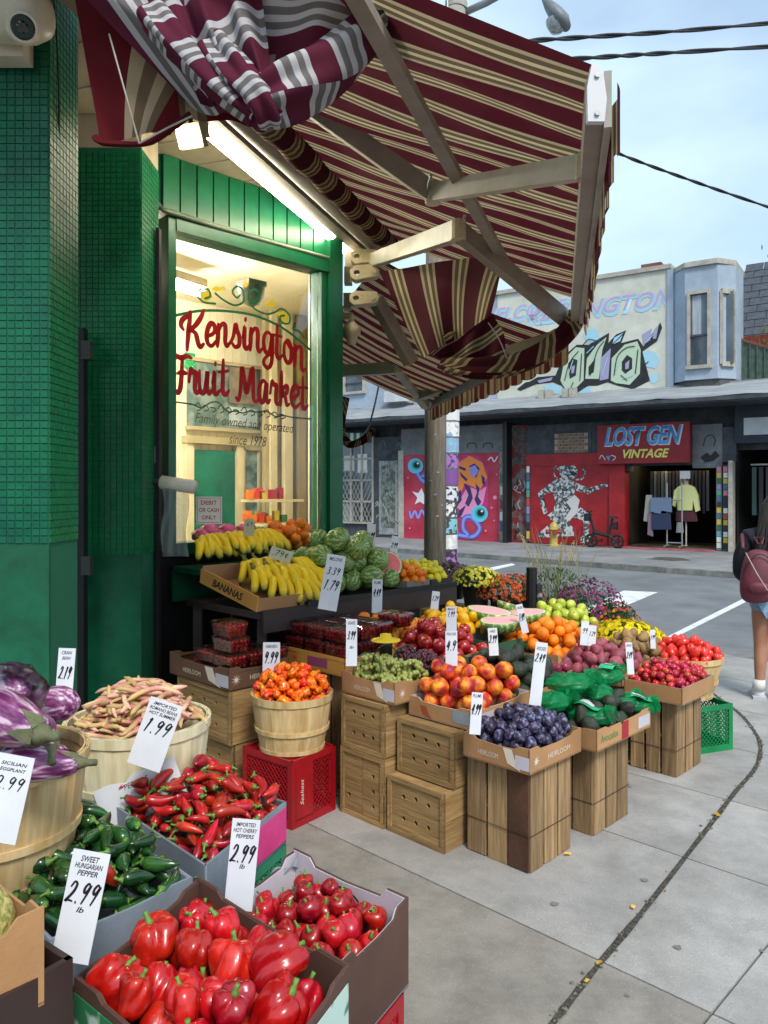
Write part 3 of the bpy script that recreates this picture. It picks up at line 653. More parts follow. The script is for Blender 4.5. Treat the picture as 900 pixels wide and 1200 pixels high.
for k in range(16):
    fbox(ti0+.35+k*.1, ti0+.42+k*.1, rr.uniform(.8, 1.2), 2.1, 1.2, 1.7, 'hanging_garment', mat('garment', cl_cols[rr.randrange(7)]))
fbox(ti0+.2, ti1-.4, 2.35, 2.39, 1.0, 1.2, 'tube_light', emis('shop_lamp', 'ffe2a8', 6))
# graffiti on the cream wall
GR = {k: mat('graffiti_'+k, v) for k, v in dict(black='1d2022', green='b3c6ad', lilac='9a97b8', blue='9fcadb', pink='bd9fc4').items()}
gd = .004
def gp_(pts, c, d=0): return fpoly(pts, gd+d, 'graffiti', GR[c], bld)
for pts in ([(683, 392), (690, 386), (698, 384), (702, 392), (703, 402), (688, 402)], [(752, 414), (760, 410), (768, 413), (774, 424), (768, 432), (758, 430), (752, 424)], [(763, 438), (770, 438), (772, 446), (766, 450), (760, 446)], [(637, 452), (650, 450), (662, 455), (655, 462), (640, 460)], [(672, 455), (690, 453), (694, 460), (680, 464)]): gp_(pts, 'blue')
for pts in ([(612, 452), (630, 442), (651, 440), (660, 418), (676, 404), (690, 404), (714, 390), (713, 402), (722, 392), (734, 387), (728, 402), (748, 397), (754, 406), (774, 378), (776, 384), (770, 400), (753, 412), (760, 440), (762, 446), (742, 456), (724, 452), (712, 448), (700, 452), (690, 452), (668, 466), (658, 452), (648, 448), (632, 450)],): gp_(pts, 'black')
for pts in ([(657, 446), (662, 420), (675, 407), (685, 408), (684, 446), (668, 462), (660, 452)], [(716, 446), (717, 420), (732, 404), (747, 400), (751, 410), (750, 438), (738, 451), (722, 449)], [(688, 420), (700, 404), (711, 395), (706, 410), (702, 444), (686, 444)]): gp_(pts, 'green', .006)
for pts in ([(704, 420), (716, 408), (713, 444), (703, 446)], [(753, 392), (764, 385), (762, 399), (754, 404)], [(767, 386), (772, 381), (769, 397), (765, 397)], [(630, 446), (648, 442), (646, 446), (632, 449)]): gp_(pts, 'lilac', .006)
for pts in ([(666, 426), (671, 420), (677, 422), (675, 440), (668, 444)], [(729, 424), (735, 416), (741, 420), (741, 432), (733, 438), (729, 434)], [(690, 430), (698, 420), (696, 436), (690, 440)]): gp_(pts, 'black', .012)
for pts in ([(670, 430), (674, 428), (673, 437), (670, 438)], [(733, 426), (738, 422), (737, 432), (733, 433)]): gp_(pts, 'lilac', .018)
for st in ([(662, 446), (668, 425), (678, 412)], [(680, 446), (682, 415)], [(720, 440), (724, 418), (734, 408), (744, 406)], [(745, 438), (748, 410)], [(692, 440), (700, 412), (708, 400)], [(700, 400), (690, 398), (684, 404)], [(718, 404), (726, 396), (733, 389)], [(672, 448), (668, 458)], [(735, 446), (728, 440)], [(754, 444), (759, 436), (754, 430), (760, 424)]): fstroke(st, 1.0, .026, 'graffiti', GR['black'], bld)
for st in ([(666, 440), (672, 422)], [(730, 444), (742, 440)], [(706, 440), (712, 420)], [(688, 414), (696, 406)], [(722, 434), (726, 424)], [(757, 402), (768, 390)]): fstroke(st, .9, .026, 'graffiti', GR['blue'], bld)
gp_([(606, 456), (616, 448), (630, 446), (640, 442), (640, 446), (624, 452), (610, 458)], 'black', .005)
gp_([(720, 396), (731, 390), (727, 400), (718, 404)], 'blue', .02)
t_, z_ = F(724, 356)
text('KENSINGTON', GR['blue'], bld, (F(700, 357)[0]+.02, -gd-.006, z_-.05), 4.3, .55, name='graffiti', shear=.35, bold=.06)
text('KENSINGTON', GR['pink'], bld, (F(700, 356)[0], -gd-.01, z_), 4.2, .42, name='graffiti', shear=.35, bold=.0)
text('WELCOME', GR['blue'], bld, (F(612, 366)[0]+.02, -gd-.006, F(612, 366)[1]-.04), 2.9, .5, name='graffiti', shear=.35, bold=.06)
text('WELCOME', GR['pink'], bld, (F(612, 365)[0], -gd-.01, F(612, 365)[1]), 2.8, .4, name='graffiti', shear=.35, bold=.0)
fbox(F(744, 300)[0], F(768, 300)[0], topz+.12, topz+.4, .6, 1.3, 'chimney', mat('chimney_brick', '6b4038', '8a5548', scale=7, rough=.9)); fbox(F(771, 300)[0], F(777, 300)[0], topz+.12, topz+.34, .8, 1.1, 'roof_vent', m_trim)
# houses, fence and railing behind on the right
b3 = thing('slate_house', 'house with dark slate roof rising behind the blue bay window', 'house', Q0, FROT)
hx0 = bx1-1.4
RS = mat('slate', '383e46', '4a515a', scale=8, rough=.75, dirt=.2, bump=.4, bscale=40)
fbox(hx0, hx0+9, 0, 6.7, 8.2, 12, 'wall', mat('house_wall', '9c8f82', 'b0a498', scale=3, rough=.85, dirt=.3), b3)
for r in range(12):
    for c in range(15):
        s = .33; y0 = 4.0+r*.33; z0 = 6.3+r*.29
        MBs = None
sl = MB().box((0, 0, 0), (.62, .5, .02)).mesh('slate', RS)
for r in range(12):
    for c in range(12): link('slate', sl, b3, (hx0+c*.64+(.3 if r % 2 else 0), 7.93+r*.28, 6.55+r*.32), (math.radians(46), 0, 0))
MB().add([(hx0-.3, 8.06, 6.4), (hx0+8, 8.06, 6.4), (hx0+8, 11.2, 10.0), (hx0-.3, 11.2, 10.0)], [(0, 1, 2, 3)]).obj('roof', RS, b3)
MB().box((hx0+1.6, 7.2, 6.0), (2.2, .3, 1.2)).obj('gable', m_trim, b3)
fn = thing('board_fence', 'rust red board fence on the flat roof beside the bay window', 'fence', Q0, FROT)
fm = mat('rust_boards', '7a3526', '8f4633', scale=5, rough=.85, rnd=.2)
for k in range(9):
    fbox(bx1-.5+k*.22, bx1-.29+k*.22, cz+.9, cz+(1.95 if k < 5 else 1.5), 3.0, 3.03, 'board', fm, fn)
rl = thing('roof_railing', 'green mesh railing of a roof stair on the right', 'railing', Q0, FROT)
rm = mat('railing_green', '3e5348', '55695c', scale=6, rough=.7)
za_, zb_ = F(862, 425)[1], F(900, 452)[1]; r = MB(); p0 = bx1-.15; p1 = bx1+3.2
def rzz(t): return cz+1.55-(t-p0)*.42
for k in range(20):
    t = p0+(p1-p0)*k/19; MB().beam((t, .9, rzz(t)-1.0), (t, .9, rzz(t)), .03, .03).obj('baluster', rm, rl)
MB().beam((p0, .9, rzz(p0)), (p1, .9, rzz(p1)), .05, .06).obj('handrail', mat('rail_brown', '6b4c40'), rl); MB().beam((p0, .9, rzz(p0)-1), (p1, .9, rzz(p1)-1), .05, .06).obj('bottom_rail', rm, rl)
ul = MB()
MB().add([(p0, .93, rzz(p0)-1), (p1, .93, rzz(p1)-1), (p1, .93, rzz(p1)-.05), (p0, .93, rzz(p0)-.05)], [(0, 1, 2, 3)]).obj('mesh_panel', rm, rl)
# tree at the right edge
tree = thing('street_tree', 'yellow green tree whose branch tips reach in at the right edge', 'tree', (12.1, 19.5, 0))
m_bark = mat('bark', '4a4036', '5c5145', scale=12, rough=.95, bump=.6, bscale=40)
mb = MB(); mb.tube([(0, 0, 0), (.05, 0, 2), (0, .05, 4.3), (-.3, 0, 6.2), (-.5, .1, 8)], [.2, .17, .14, .09, .03], 9)
br = []
for k in range(16):
    a = k*2.4; z = 4.8+k*.2; p = Vector((0, 0, z)); q = p+Vector((math.cos(a)*1.5, math.sin(a)*1.5, .7)); br.append((p+q)/2); br.append(q); mb.tube([p, (p+q)/2+Vector((0, 0, .15)), q], [.05, .03, .012], 5)
mb.obj('trunk', m_bark, tree, smooth=True)
m_tl = mat('tree_leaf', '6f7a34', '8a8a3a', scale=3, rough=.6, transl=.3); mb = MB()
for q in br:
    for k in range(110):
        c = q+Vector((rng.gauss(0, .38), rng.gauss(0, .38), rng.gauss(0, .28))); s = rng.uniform(.05, .1); R = Euler((rng.random()*6, rng.random()*6, rng.random()*6)).to_matrix()
        mb.add([c+R@Vector(v) for v in ((-s, 0, 0), (0, -s*.5, 0), (s, 0, .01), (0, s*.5, 0))], [(0, 1, 2, 3)])
mb.obj('crown', m_tl, tree)

# hydrant and folding bike at the red shopfront
hp = G(649, 640); hy = thing('fire_hydrant', 'yellow fire hydrant with red cap in front of the red mural', 'hydrant', hp)
m_hy = mat('hydrant_yellow', 'c7b25a', 'a8954a', scale=8, rough=.5, dirt=.3); m_hr = mat('hydrant_red', '8d2420')
MB().lathe([(.16, 0), (.16, .05), (.11, .06), (.11, .45), (.14, .46), (.14, .5), (.12, .52)], 14, cap=True).obj('barrel', m_hy, hy, smooth=True, angle=.6)
MB().lathe([(.125, .522), (.11, .6), (.06, .66), (.025, .67), (.025, .71), (0, .71)], 14).obj('bonnet', m_hy, hy, smooth=True, angle=.6)
for s in (-1, 1): MB().tube([(s*.1, 0, .4), (s*.19, 0, .4), (s*.19, 0, .4), (s*.22, 0, .4)], [.06, .06, .075, .07], 10).obj('outlet_cap', m_hr, hy)
MB().tube([(0, -.1, .38), (0, -.2, .38)], .07, 10).obj('pumper_cap', m_hr, hy)
bk = thing('folding_bicycle', 'black folding bicycle parked by the red pier', 'bicycle', G(708, 642), FROT)
m_tyre = mat('tyre', '101113', rough=.8)
for x in (-.36, .36):
    mb = MB(); mb.tube([(x+.16*math.cos(a*PI/10), 0, .19+.16*math.sin(a*PI/10)) for a in range(21)], .034, 6, cap=False)
    wh = mb.obj('wheel', m_tyre, bk); MB().tube([(x, -.03, .19), (x, .03, .19)], .07, 12).obj('hub', m_black, wh); sp = MB()
    for k in range(5): sp.beam((x, 0, .19), (x+.16*math.cos(k*PI/2.5), 0, .19+.16*math.sin(k*PI/2.5)), .035, .03, up=(0, 1, 0))
    sp.obj('spokes', m_black, wh)
fr = MB()
for a, b, r_ in (((-.36, 0, .19), (-.28, 0, .5), .03), ((-.28, 0, .42), (.1, 0, .33), .055), ((.1, 0, .35), (.36, 0, .19), .035), ((.1, 0, .25), (.22, 0, .8), .035), ((-.28, 0, .45), (-.40, 0, .95), .035), ((-.1, .05, .2), (-.1, -.05, .2), .05)): fr.tube([a, b], r_, 7)
fr.obj('frame', m_black, bk)
MB().box((.24, 0, .83), (.26, .14, .07), taper=.7).obj('saddle', m_black, bk); MB().tube([(-.42, -.25, 1.0), (-.42, 0, .95), (-.42, .25, 1.0)], .018, 6).obj('handlebar', m_black, bk)
MB().box((-.45, 0, .82), (.16, .2, .2)).obj('bag', m_black, bk); MB().box((.3, 0, .6), (.12, .12, .2)).obj('battery', m_black, bk)
# ------------------------------------------------------------------ the fruit market building (left)
m_green = mat('green_gloss_paint', '0a5c38', '0d6b42', scale=2.2, rough=.35, bump=.06, bscale=25, dirt=.25, detail=8, spec=.5)
m_dgreen = mat('dark_green_paint', '08573b', '0a6446', scale=2, rough=.4, bump=.12, bscale=18, dirt=.5, detail=8)
m_tile = mat('green_tile', '0a7444', '0c6640', scale=9, rough=.36, spec=.35, bump=.1, bscale=50, dirt=.3, detail=5)
m_tile2 = mat('teal_tile', '086846', '075a43', scale=7, rough=.36, spec=.35, bump=.1, bscale=50, dirt=.3, detail=5)
m_soff = mat('cream_soffit', 'b9a98c', 'a89a80', scale=2, rough=.8, dirt=.2)
m_room = mat('cream_wall', 'efe4cc', 'e8dabb', scale=1.5, rough=.8, dirt=.1)
m_ink2 = mat('dark_green_ink', '1b4a34', rough=.4); m_redl = mat('window_red', 'b10f1c', '9a0c18', scale=20, rough=.4); m_yel = mat('window_yellow', 'd8c32c', rough=.4); m_goldt = mat('window_gold', '4a3f1c', rough=.4)
W0 = Vector((-1.39, 4.80, 0)); W1 = Vector((-.36, 5.86, 0)); WU = (W1-W0).normalized(); WN = Vector((WU.y, -WU.x, 0)); WROT = math.atan2(WU.y, WU.x); WL = (W1-W0).length
SOF = 3.66
mk = thing('fruit_market_building', 'green tiled fruit market shop front with cream soffit', 'building', W0, WROT)
# local frame: x along the window, y into the shop, z up
def WF(px, py):    # photo point on the window plane -> (x, z)
    k = (px-450)/FOC; t = (k*W0.y-W0.x)/(WU.x-k*WU.y); Y = W0.y+t*WU.y
    return (t, EYE-(py-HOR)/FOC*Y)
def mbox(x0, x1, y0, y1, z0, z1, name, m, par=mk, kind=None): return MB().box(((x0+x1)/2, (y0+y1)/2, (z0+z1)/2), (x1-x0, y1-y0, z1-z0)).obj(name, m, par, kind=kind)
zs = 1.22; zt = 3.27
mbox(.0, WL, .02, .2, 0, zs-.06, 'wall', m_black)  # black imitates the shade under the shelf, put into the wall colour
frm = thing('window_frame', None, None); frm.parent = mk
mbox(.02, .07, -.05, .1, zs-.06, zt, 'jamb', m_green, frm); mbox(WL-.13, WL-.002, -.07, .1, 0.0, SOF, 'corner_post', m_green, frm); mbox(WL-.19, WL-.134, -.04, .08, zs, zt-.09, 'jamb', m_green, frm)
mbox(.072, WL-.135, -.06, .1, zt-.09, zt+.03, 'head', m_green, frm); mbox(.072, WL-.192, -.07, .1, zs-.07, zs, 'sill', m_green, frm); mbox(.071, .085, -.03, .06, zs+.001, zt-.092, 'bead', m_dgreen, frm)
mbox(.086, WL-.192, .0, .006, zs, zt-.09, 'pane', glass('shop_glass', fac=.0), frm)
mbox(-.02, WL-.132, .02, .2, zt+.031, SOF, 'wall', m_dgreen)
nb = 12
bdm = MB().box((0, 0, 0), (WL/nb-.012, .03, SOF-zt-.04)).mesh('board', m_green)
for k in range(nb-1): link('board', bdm, mk, ((k+.5)*WL/nb, .002, (SOF+zt+.03)/2))
# return wall beyond the corner
ret = [(W1.x, W1.y), (W1.x-.56, W1.y+3.9), (W1.x-.64, W1.y+3.9), (W1.x-.07, W1.y+.0)]
wm = lambda x, y: tuple((Matrix.Rotation(-WROT, 3, 'Z') @ (Vector((x, y, 0))-W0)).xy)
extr([wm(*p) for p in ret], 0, SOF-.01).obj('side_wall', m_dgreen, mk)
# soffit
T1 = Vector((-.26, 6.2, 0)); TD = Vector((-.309, -.951, 0)).normalized()
so_ = [T1-TD*.0, T1+TD*5.4, Vector((-4.2, 1.2, 0)), Vector((-4.2, 6.2, 0)), Vector((-1.2, 9.8, 0))]
extr([wm(v.x, v.y) for v in so_], SOF+.002, SOF+.12).obj('soffit', m_soff, mk)
for k in range(16):
    p = T1+TD*(k*.34+.1); q = p+Vector((-1.2, .4, 0)); a_ = wm(p.x, p.y); b_ = wm(q.x, q.y); MB().beam((a_[0], a_[1], SOF-.002), (b_[0], b_[1], SOF-.002), .008, .006).obj('soffit_joint', m_trim, mk)
# interior seen through the window
Z3 = 3.5; DP = 3.2
DP = 2.6; XR = 1.38+DP*.77
ri = MB()
for q in ([(-1.5, .2, .012), (1.38, .2, .012), (XR, DP, .012), (-1.5, DP, .012)], [(-1.5, DP, 0), (XR, DP, 0), (XR, DP, Z3), (-1.5, DP, Z3)], [(-1.5, .21, 0), (-1.5, DP, 0), (-1.5, DP, Z3), (-1.5, .21, Z3)], [(1.38, .205, 0), (XR, DP, 0), (XR, DP, Z3), (1.38, .205, Z3)], [(-1.5, .21, Z3), (1.38, .21, Z3), (XR, DP, Z3), (-1.5, DP, Z3)]): ri.add(q, [(0, 1, 2, 3)])
ri.obj('shop_interior', m_room, mk)
mbox(-1.5, .0, .2, .22, 0, Z3, 'inner_wall', m_room); 
def BW(px, py, dy=0):   # where a sight line through the window meets the back wall of the shop
    D = P(px, py, 1.0)-Vector((0, 0, EYE)); into = -WN; w0 = (-W0).dot(into); k = (DP-dy-w0)/D.dot(into); X = D*k-W0
    return (X.dot(WU), EYE+D.z*k)
def bwbox(x0, y0, x1, y1, dy, th, name, m, par=mk):
    a, b = BW(x0, (y0+y1)/2, dy), BW(x1, (y0+y1)/2, dy); za, zb = BW((x0+x1)/2, y1, dy)[1], BW((x0+x1)/2, y0, dy)[1]
    return mbox(a[0], b[0], DP-dy-th, DP-dy, za, zb, name, m, par)
m_cream2 = mat('cream_trim', 'dccdaa', 'e4d7b8', scale=5, rough=.6); m_shade = mat('brown_trim', 'b3a37f', 'c0b08c', scale=5, rough=.6)
for k in range(22): bwbox(200+k*9, 300, 200.4+k*9, 620, .0, .004, 'board_joint', m_cream2)
bo = bwbox(219, 428, 303, 502, .01, .03, 'poster_board', mat('dark_poster', '5c726e', '8a9792', scale=7, rough=.5, lo=.42, hi=.58, detail=7)); bwbox(268, 478, 301, 499, .045, .01, 'poster', mat('pale_poster', 'c2cdd2', 'a9bac4', scale=9), bo); bwbox(268, 432, 301, 474, .045, .01, 'poster', mat('brown_poster', '7a6f69', '93857a', scale=9), bo)
bwbox(217, 424, 305, 428, .02, .05, 'board_frame', m_shade); bwbox(217, 502, 305, 506, .02, .05, 'board_frame', m_shade)
dr = bwbox(222, 528, 272, 700, .01, .05, 'inner_door', mat('inner_green', '0f7a66', '0d5a50', scale=4, rough=.4)); bwbox(214, 520, 222, 700, .0, .09, 'door_trim', m_cream2, dr); bwbox(272, 520, 280, 700, .0, .09, 'door_trim', m_cream2, dr); bwbox(213, 513, 281, 521, .0, .12, 'door_head', m_shade, dr)
wn_ = bwbox(284, 530, 300, 612, .01, .02, 'inner_window', mat('inner_glass', '4e6a70', '9fb0b0', scale=8, rough=.2)); bwbox(282, 526, 284.5, 616, 0, .05, 'trim', m_cream2, wn_); bwbox(299.5, 526, 302, 616, 0, .05, 'trim', m_cream2, wn_); bwbox(282, 522, 302, 528, 0, .07, 'trim', m_shade, wn_)
for x_, w_, m__ in ((307, 5, m_shade), (314, 7, m_cream2), (324, 3, m_shade), (330, 9, m_cream2), (341, 3, m_shade), (346, 9, mat('tan_panel', 'a9946a'))): bwbox(x_, 300 if w_ > 4 else 380, x_+w_, 640, .1+w_*.02, .06, 'shelf_post', m__)
bwbox(216, 414, 227, 432, .02, .03, 'exit_sign', mat('exit_green', '2aa05f', 'c8e0d0', scale=30, lo=.6, hi=.65))
bwbox(282, 585, 335, 588, .5, .3, 'shelf', m_cream2); bwbox(282, 612, 335, 615, .5, .3, 'shelf', m_cream2)
for k in range(34):
    c = ['d8c02f', 'e0591f', 'a91c3a', 'e6dfd0', '3f7a3a', 'ec7a1a', 'd8402a'][rr.randrange(7)]; x = rr.uniform(282, 330); lv = (585, 612)[k % 2]; h = rr.uniform(6, 14)
    bwbox(x, lv-h, x+rr.uniform(3, 7), lv-.3, .6+rr.uniform(0, .12), .05, 'packet', mat('packet', c, rough=.4))
dm = thing('dome_camera', 'round dome camera on the ceiling inside the shop window', 'camera', W0, WROT)
dx, dz = WF(333, 335)
MB().lathe([(.0, -.13), (.06, -.11), (.09, -.05), (.1, 0), (.1, .02)], 18, (dx-.03, .35, dz+.03)).obj('dome', mat('dome_grey', 'a59a80', '6b6350', scale=14, rough=.4), dm, smooth=True); MB().box((dx-.03, .35, dz+.07), (.16, .16, .04)).obj('housing', m_soff, dm)
itube = thing('inside_tube_light', 'bright fluorescent tube on the ceiling behind the shop window', 'lamp', W0, WROT)
MB().tube([(-.5, 1.1, 3.28), (1.25, 1.5, 3.28)], .035, 10).obj('tube', emis('tube_glow', 'fff5e2', 110), itube); MB().beam((-.5, 1.1, 3.36), (1.25, 1.5, 3.36), .12, .07).obj('fitting', m_soff, itube)
# ---- window lettering, drawn as brush strokes
GL = {
 'K': ([[(.1, .55), (.02, .68), (.06, .82), (.2, .9), (.34, 1.02)], [(.34, 1.02), (.30, .7), (.25, .3), (.22, -.04)], [(.78, 1.02), (.68, .82), (.5, .62), (.30, .50)], [(.32, .50), (.50, .40), (.58, .16), (.66, .0), (.78, .08)]], .80),
 'e': ([[(.05, .28), (.25, .33), (.36, .44), (.33, .6), (.22, .64), (.12, .5), (.08, .28), (.13, .08), (.26, .02), (.42, .16)]], .4),
 'n': ([[(.05, .0), (.07, .3), (.08, .62)], [(.08, .4), (.18, .6), (.3, .62), (.33, .45), (.32, .15), (.38, .02), (.48, .12)]], .46),
 's': ([[(.0, .08), (.14, .3), (.22, .64), (.27, .5), (.36, .3), (.34, .08), (.2, .02), (.1, .12)]], .42),
 'i': ([[(.06, .3), (.13, .62), (.11, .3), (.12, .08), (.2, .02), (.3, .14)], [(.15, .8), (.16, .86)]], .27),
 'g': ([[(.38, .55), (.26, .64), (.12, .54), (.08, .28), (.16, .06), (.3, .12), (.38, .5), (.4, .62), (.4, .2), (.36, -.2), (.22, -.36), (.08, -.26), (.16, -.08), (.44, .12)]], .44),
 't': ([[(.14, .95), (.13, .5), (.12, .14), (.2, .02), (.32, .14)], [(.0, .62), (.3, .66)]], .32),
 'o': ([[(.22, .64), (.1, .5), (.08, .2), (.18, .02), (.32, .1), (.36, .4), (.26, .62), (.2, .6), (.3, .46), (.44, .5)]], .42),
 'F': ([[(.02, .8), (.1, .96), (.3, .92), (.55, .98), (.72, .94)], [(.36, .92), (.34, .5), (.28, .1), (.16, -.02), (.04, .08)], [(.18, .5), (.36, .53), (.54, .52)]], .58),
 'r': ([[(.05, .3), (.12, .66), (.2, .56), (.3, .56), (.28, .3), (.28, .08), (.36, .02), (.44, .12)]], .38),
 'u': ([[(.06, .62), (.06, .25), (.12, .04), (.24, .08), (.32, .4), (.34, .62), (.33, .2), (.4, .02), (.48, .12)]], .45),
 'M': ([[(.02, .1), (.1, .02), (.18, .3), (.24, .95), (.34, .6), (.42, .25), (.54, .6), (.66, .97), (.68, .5), (.7, .1), (.8, .02), (.9, .12)]], .84),
 'a': ([[(.36, .56), (.24, .64), (.1, .5), (.07, .22), (.15, .03), (.28, .12), (.37, .6), (.36, .2), (.42, .02), (.5, .12)]], .46),
 'k': ([[(.12, .98), (.1, .5), (.08, .0)], [(.1, .3), (.24, .56), (.34, .58), (.32, .4), (.14, .32), (.26, .26), (.32, .04), (.42, .08)]], .42),
}
def script(word, fn, w, par, m, name='letter'):
    """fn maps (u along word 0..1, v height) to window plane (x, z)"""
    tot = sum(GL[c][1] for c in word); x = 0
    for c in word:
        mb = MB()
        for st in GL[c][0]:
            p = catmull([Vector((a, b, 0)) for a, b in st], 6) if len(st) > 2 else [Vector((a, b, 0)) for a, b in st]
            mb.ribbon([fn((x+q.x)/tot, q.y) for q in p], w*.75, M=lambda v: (v[0], -.004, v[2]), w2=w*1.25)
        mb.obj(name, m, par); x += GL[c][1]
def bz(p0, p1, p2, u): return ((1-u)**2*p0[0]+2*u*(1-u)*p1[0]+u*u*p2[0], (1-u)**2*p0[1]+2*u*(1-u)*p1[1]+u*u*p2[1])
let = thing('window_lettering', None, None); let.parent = frm; let.name = 'window_lettering'
def arc_fn(b0, b1, b2, h0, h1):
    def f(u, v):
        x, y = bz(b0, b1, b2, u); return WF(x, y-(h0+(h1-h0)*u)*v)
    return f
script('Kensington', arc_fn((211, 410), (290, 395), (357, 437), 42, 42), .029, let, m_redl)
script('Fruit', arc_fn((203, 459), (230, 462), (268, 464), 44, 44), .029, let, m_redl)
script('Market', arc_fn((276, 470), (318, 472), (360, 481), 42, 40), .029, let, m_redl)
def wstroke(pts, w, m, d=-.004): 
    q = [WF(p.x, p.y) for p in (catmull([Vector((a, b, 0)) for a, b in pts], 6))]
    return MB().ribbon(q, w, M=lambda v: (v[0], d, v[2])).obj('flourish', m, let)
m_gfl = mat('window_green', '1a6b40', rough=.4)
wstroke([(204, 370), (240, 364), (290, 368), (330, 384), (363, 410)], .018, m_gfl)
for pts in ([(252, 356), (238, 354), (231, 346), (234, 340), (243, 339), (246, 347), (240, 350)], [(252, 344), (262, 352), (275, 358), (285, 353), (284, 340), (277, 336), (272, 342), (277, 349), (281, 346)], [(300, 356), (292, 350), (292, 342), (300, 340), (305, 348), (301, 354), (297, 350)], [(291, 350), (298, 362), (312, 368), (322, 366)], [(322, 366), (330, 362), (339, 370), (338, 379), (330, 378), (328, 371), (333, 370)], [(345, 378), (343, 386), (350, 388), (356, 396)]): wstroke(pts, .014, m_gfl)
for pts in ([(234, 341), (246, 341), (249, 348), (243, 353), (234, 352)], [(324, 366), (333, 364), (338, 372), (336, 378), (328, 376)], [(285, 334), (288, 328), (291, 334), (288, 337)], [(248, 338), (253, 335), (258, 337), (262, 335), (264, 340), (252, 342)], [(311, 355), (318, 352), (324, 356), (320, 360), (312, 359)]):
    q = [WF(*p) for p in pts]; MB().add([(a, -.003, b) for a, b in q][::-1], [tuple(range(len(q)))]).obj('flourish', m_yel, let)
wstroke([(204, 471), (225, 474), (236, 478), (246, 472), (256, 472), (266, 482), (276, 482), (284, 484), (292, 482), (300, 483), (312, 482), (322, 488), (332, 487), (342, 489), (364, 491)], .01, m_ink2)
for k in range(12): wstroke([(228+k*9, 476+k*.9), (232+k*9, 472+k*.9+(k % 3)*2), (235+k*9, 479+k*.9), (231+k*9, 481+k*.9)], .008, m_ink2)
def wtext(s, x0, y0, x1, y1, h, m):
    a, b = WF(x0, y0), WF(x1, y1); ang = math.atan2(b[1]-a[1], b[0]-a[0])
    text(s, m, let, ((a[0]+b[0])/2, -.004, (a[1]+b[1])/2), abs(b[0]-a[0]), h, rot=(0, -ang, 0), shear=.3)
wtext('Family owned and operated', 228, 491, 344, 504, .085, m_goldt); wtext('since 1978', 268, 514, 312, 518, .07, m_goldt)
# conduit
mb = MB(); cpts = [P(175, 168, 4.7), P(173, 195, 4.7), P(176, 225, 4.72), P(188, 243, 4.74), P(204, 250, 4.78), P(300, 279, 5.25), P(396, 306, 5.8)]
tag(MB().tube(catmull(cpts, 5), .017, 8).obj('conduit_pipe', mat('conduit', '5b6a55', '77806c', scale=6, rough=.5, metal=.3), smooth=True), 'thin grey conduit pipe bending down and along the top of the window frame', 'pipe')
# pillars with mosaic tiles
def pillar(x0, x1, y0, y1, z1, label, tile, zl, tw, mt, side=True):
    p = thing('tiled_pillar', label, 'pillar'); mb = MB(); mb.box(((x0+x1)/2, (y0+y1)/2, z1/2), (x1-x0, y1-y0, z1)); mb.obj('core', mat('grout', '08573d', '085e43', scale=9, rough=.7), p)
    t = MB(); n = max(1, round((x1-x0)/tw)); w = (x1-x0)/n; nz = int((z1-zl)/tile); r = random.Random(5)
    for j in range(nz):
        zc = zl+(j+.5)*tile
        for i in range(n): t.box((x0+(i+.5)*w, y0-.002, zc), (w-.0045, .005+r.uniform(-.001, .001), tile-.0045), (r.gauss(0, .03), 0, r.gauss(0, .03)))
    t.obj('front_tiles', mt, p, kind='stuff')
    if side:
        t = MB(); n = max(1, round((y1-y0)/tw)); w = (y1-y0)/n
        for j in range(nz):
            for i in range(n): t.box((x1+.002, y0+(i+.5)*w, zl+(j+.5)*tile), (.005, w-.0045, tile-.0045), (r.gauss(0, .02), 0, r.gauss(0, .02)))
        t.obj('side_tiles', m_tile, p, kind='stuff')
    mb = MB(); mb.box(((x0+x1)/2, y0-.006, zl/2), (x1-x0+.012, .014, zl-.01)); mb.obj('base_panel', m_dgreen, p)
    return p
pillar(-1.95, -1.266, 2.9, 3.17, SOF, 'wide green tiled pillar at the left edge under the security camera', .029, 1.35, .031, m_tile2)
pillar(-1.732, -1.36, 4.3, 4.62, 3.47, 'narrow green tiled pillar between the black bars beside the window', .031, 1.19, .034, m_tile)
MB().box((-1.546, 4.46, 3.565), (.374, .318, .186)).obj('pillar_cap', m_soff).__setitem__('kind', 'structure')
w_ = MB().box((-2.6, 4.75, 1.83), (2.2, .1, 3.65)).obj('back_wall', m_dgreen); w_['kind'] = 'structure'
# black shutter posts
sp_ = thing('shutter_post', 'tall black steel post left of the shop window with a white sticker', 'post')
MB().box((-1.41, 4.63, 1.5), (.115, .09, 3.0)).obj('post', m_black, sp_); MB().box((-1.335, 4.55, 1.55), (.02, .05, 3.1)).obj('rail', m_black, sp_)
MB().box(P(182, 533, 4.54), (.035, .006, .1)).obj('sticker', m_trim, sp_)
hb = thing('gate_hinge_bar', 'black hinge bar with steel brackets between the two tiled pillars', 'hinge bar')
a = P(93, 385, 4.2); MB().box((a.x, 4.2, a.z/2), (.07, .06, a.z)).obj('bar', m_black, hb)
for z in (P(0, 412, 4.2).z, P(0, 662, 4.2).z): MB().box((a.x+.055, 4.17, z), (.05, .05, .10)).obj('bracket', mat('bracket_steel', '4a4d4b', metal=.6, rough=.5), hb)
cable = [P(62+k*2.2+2*math.sin(k), -10+k*48, 2.88+.03*k) for k in range(9)]; tag(MB().tube(catmull(cable, 4), .003, 5).obj('thin_cable', m_black), 'thin black cable hanging down the side of the left pillar', 'cable')
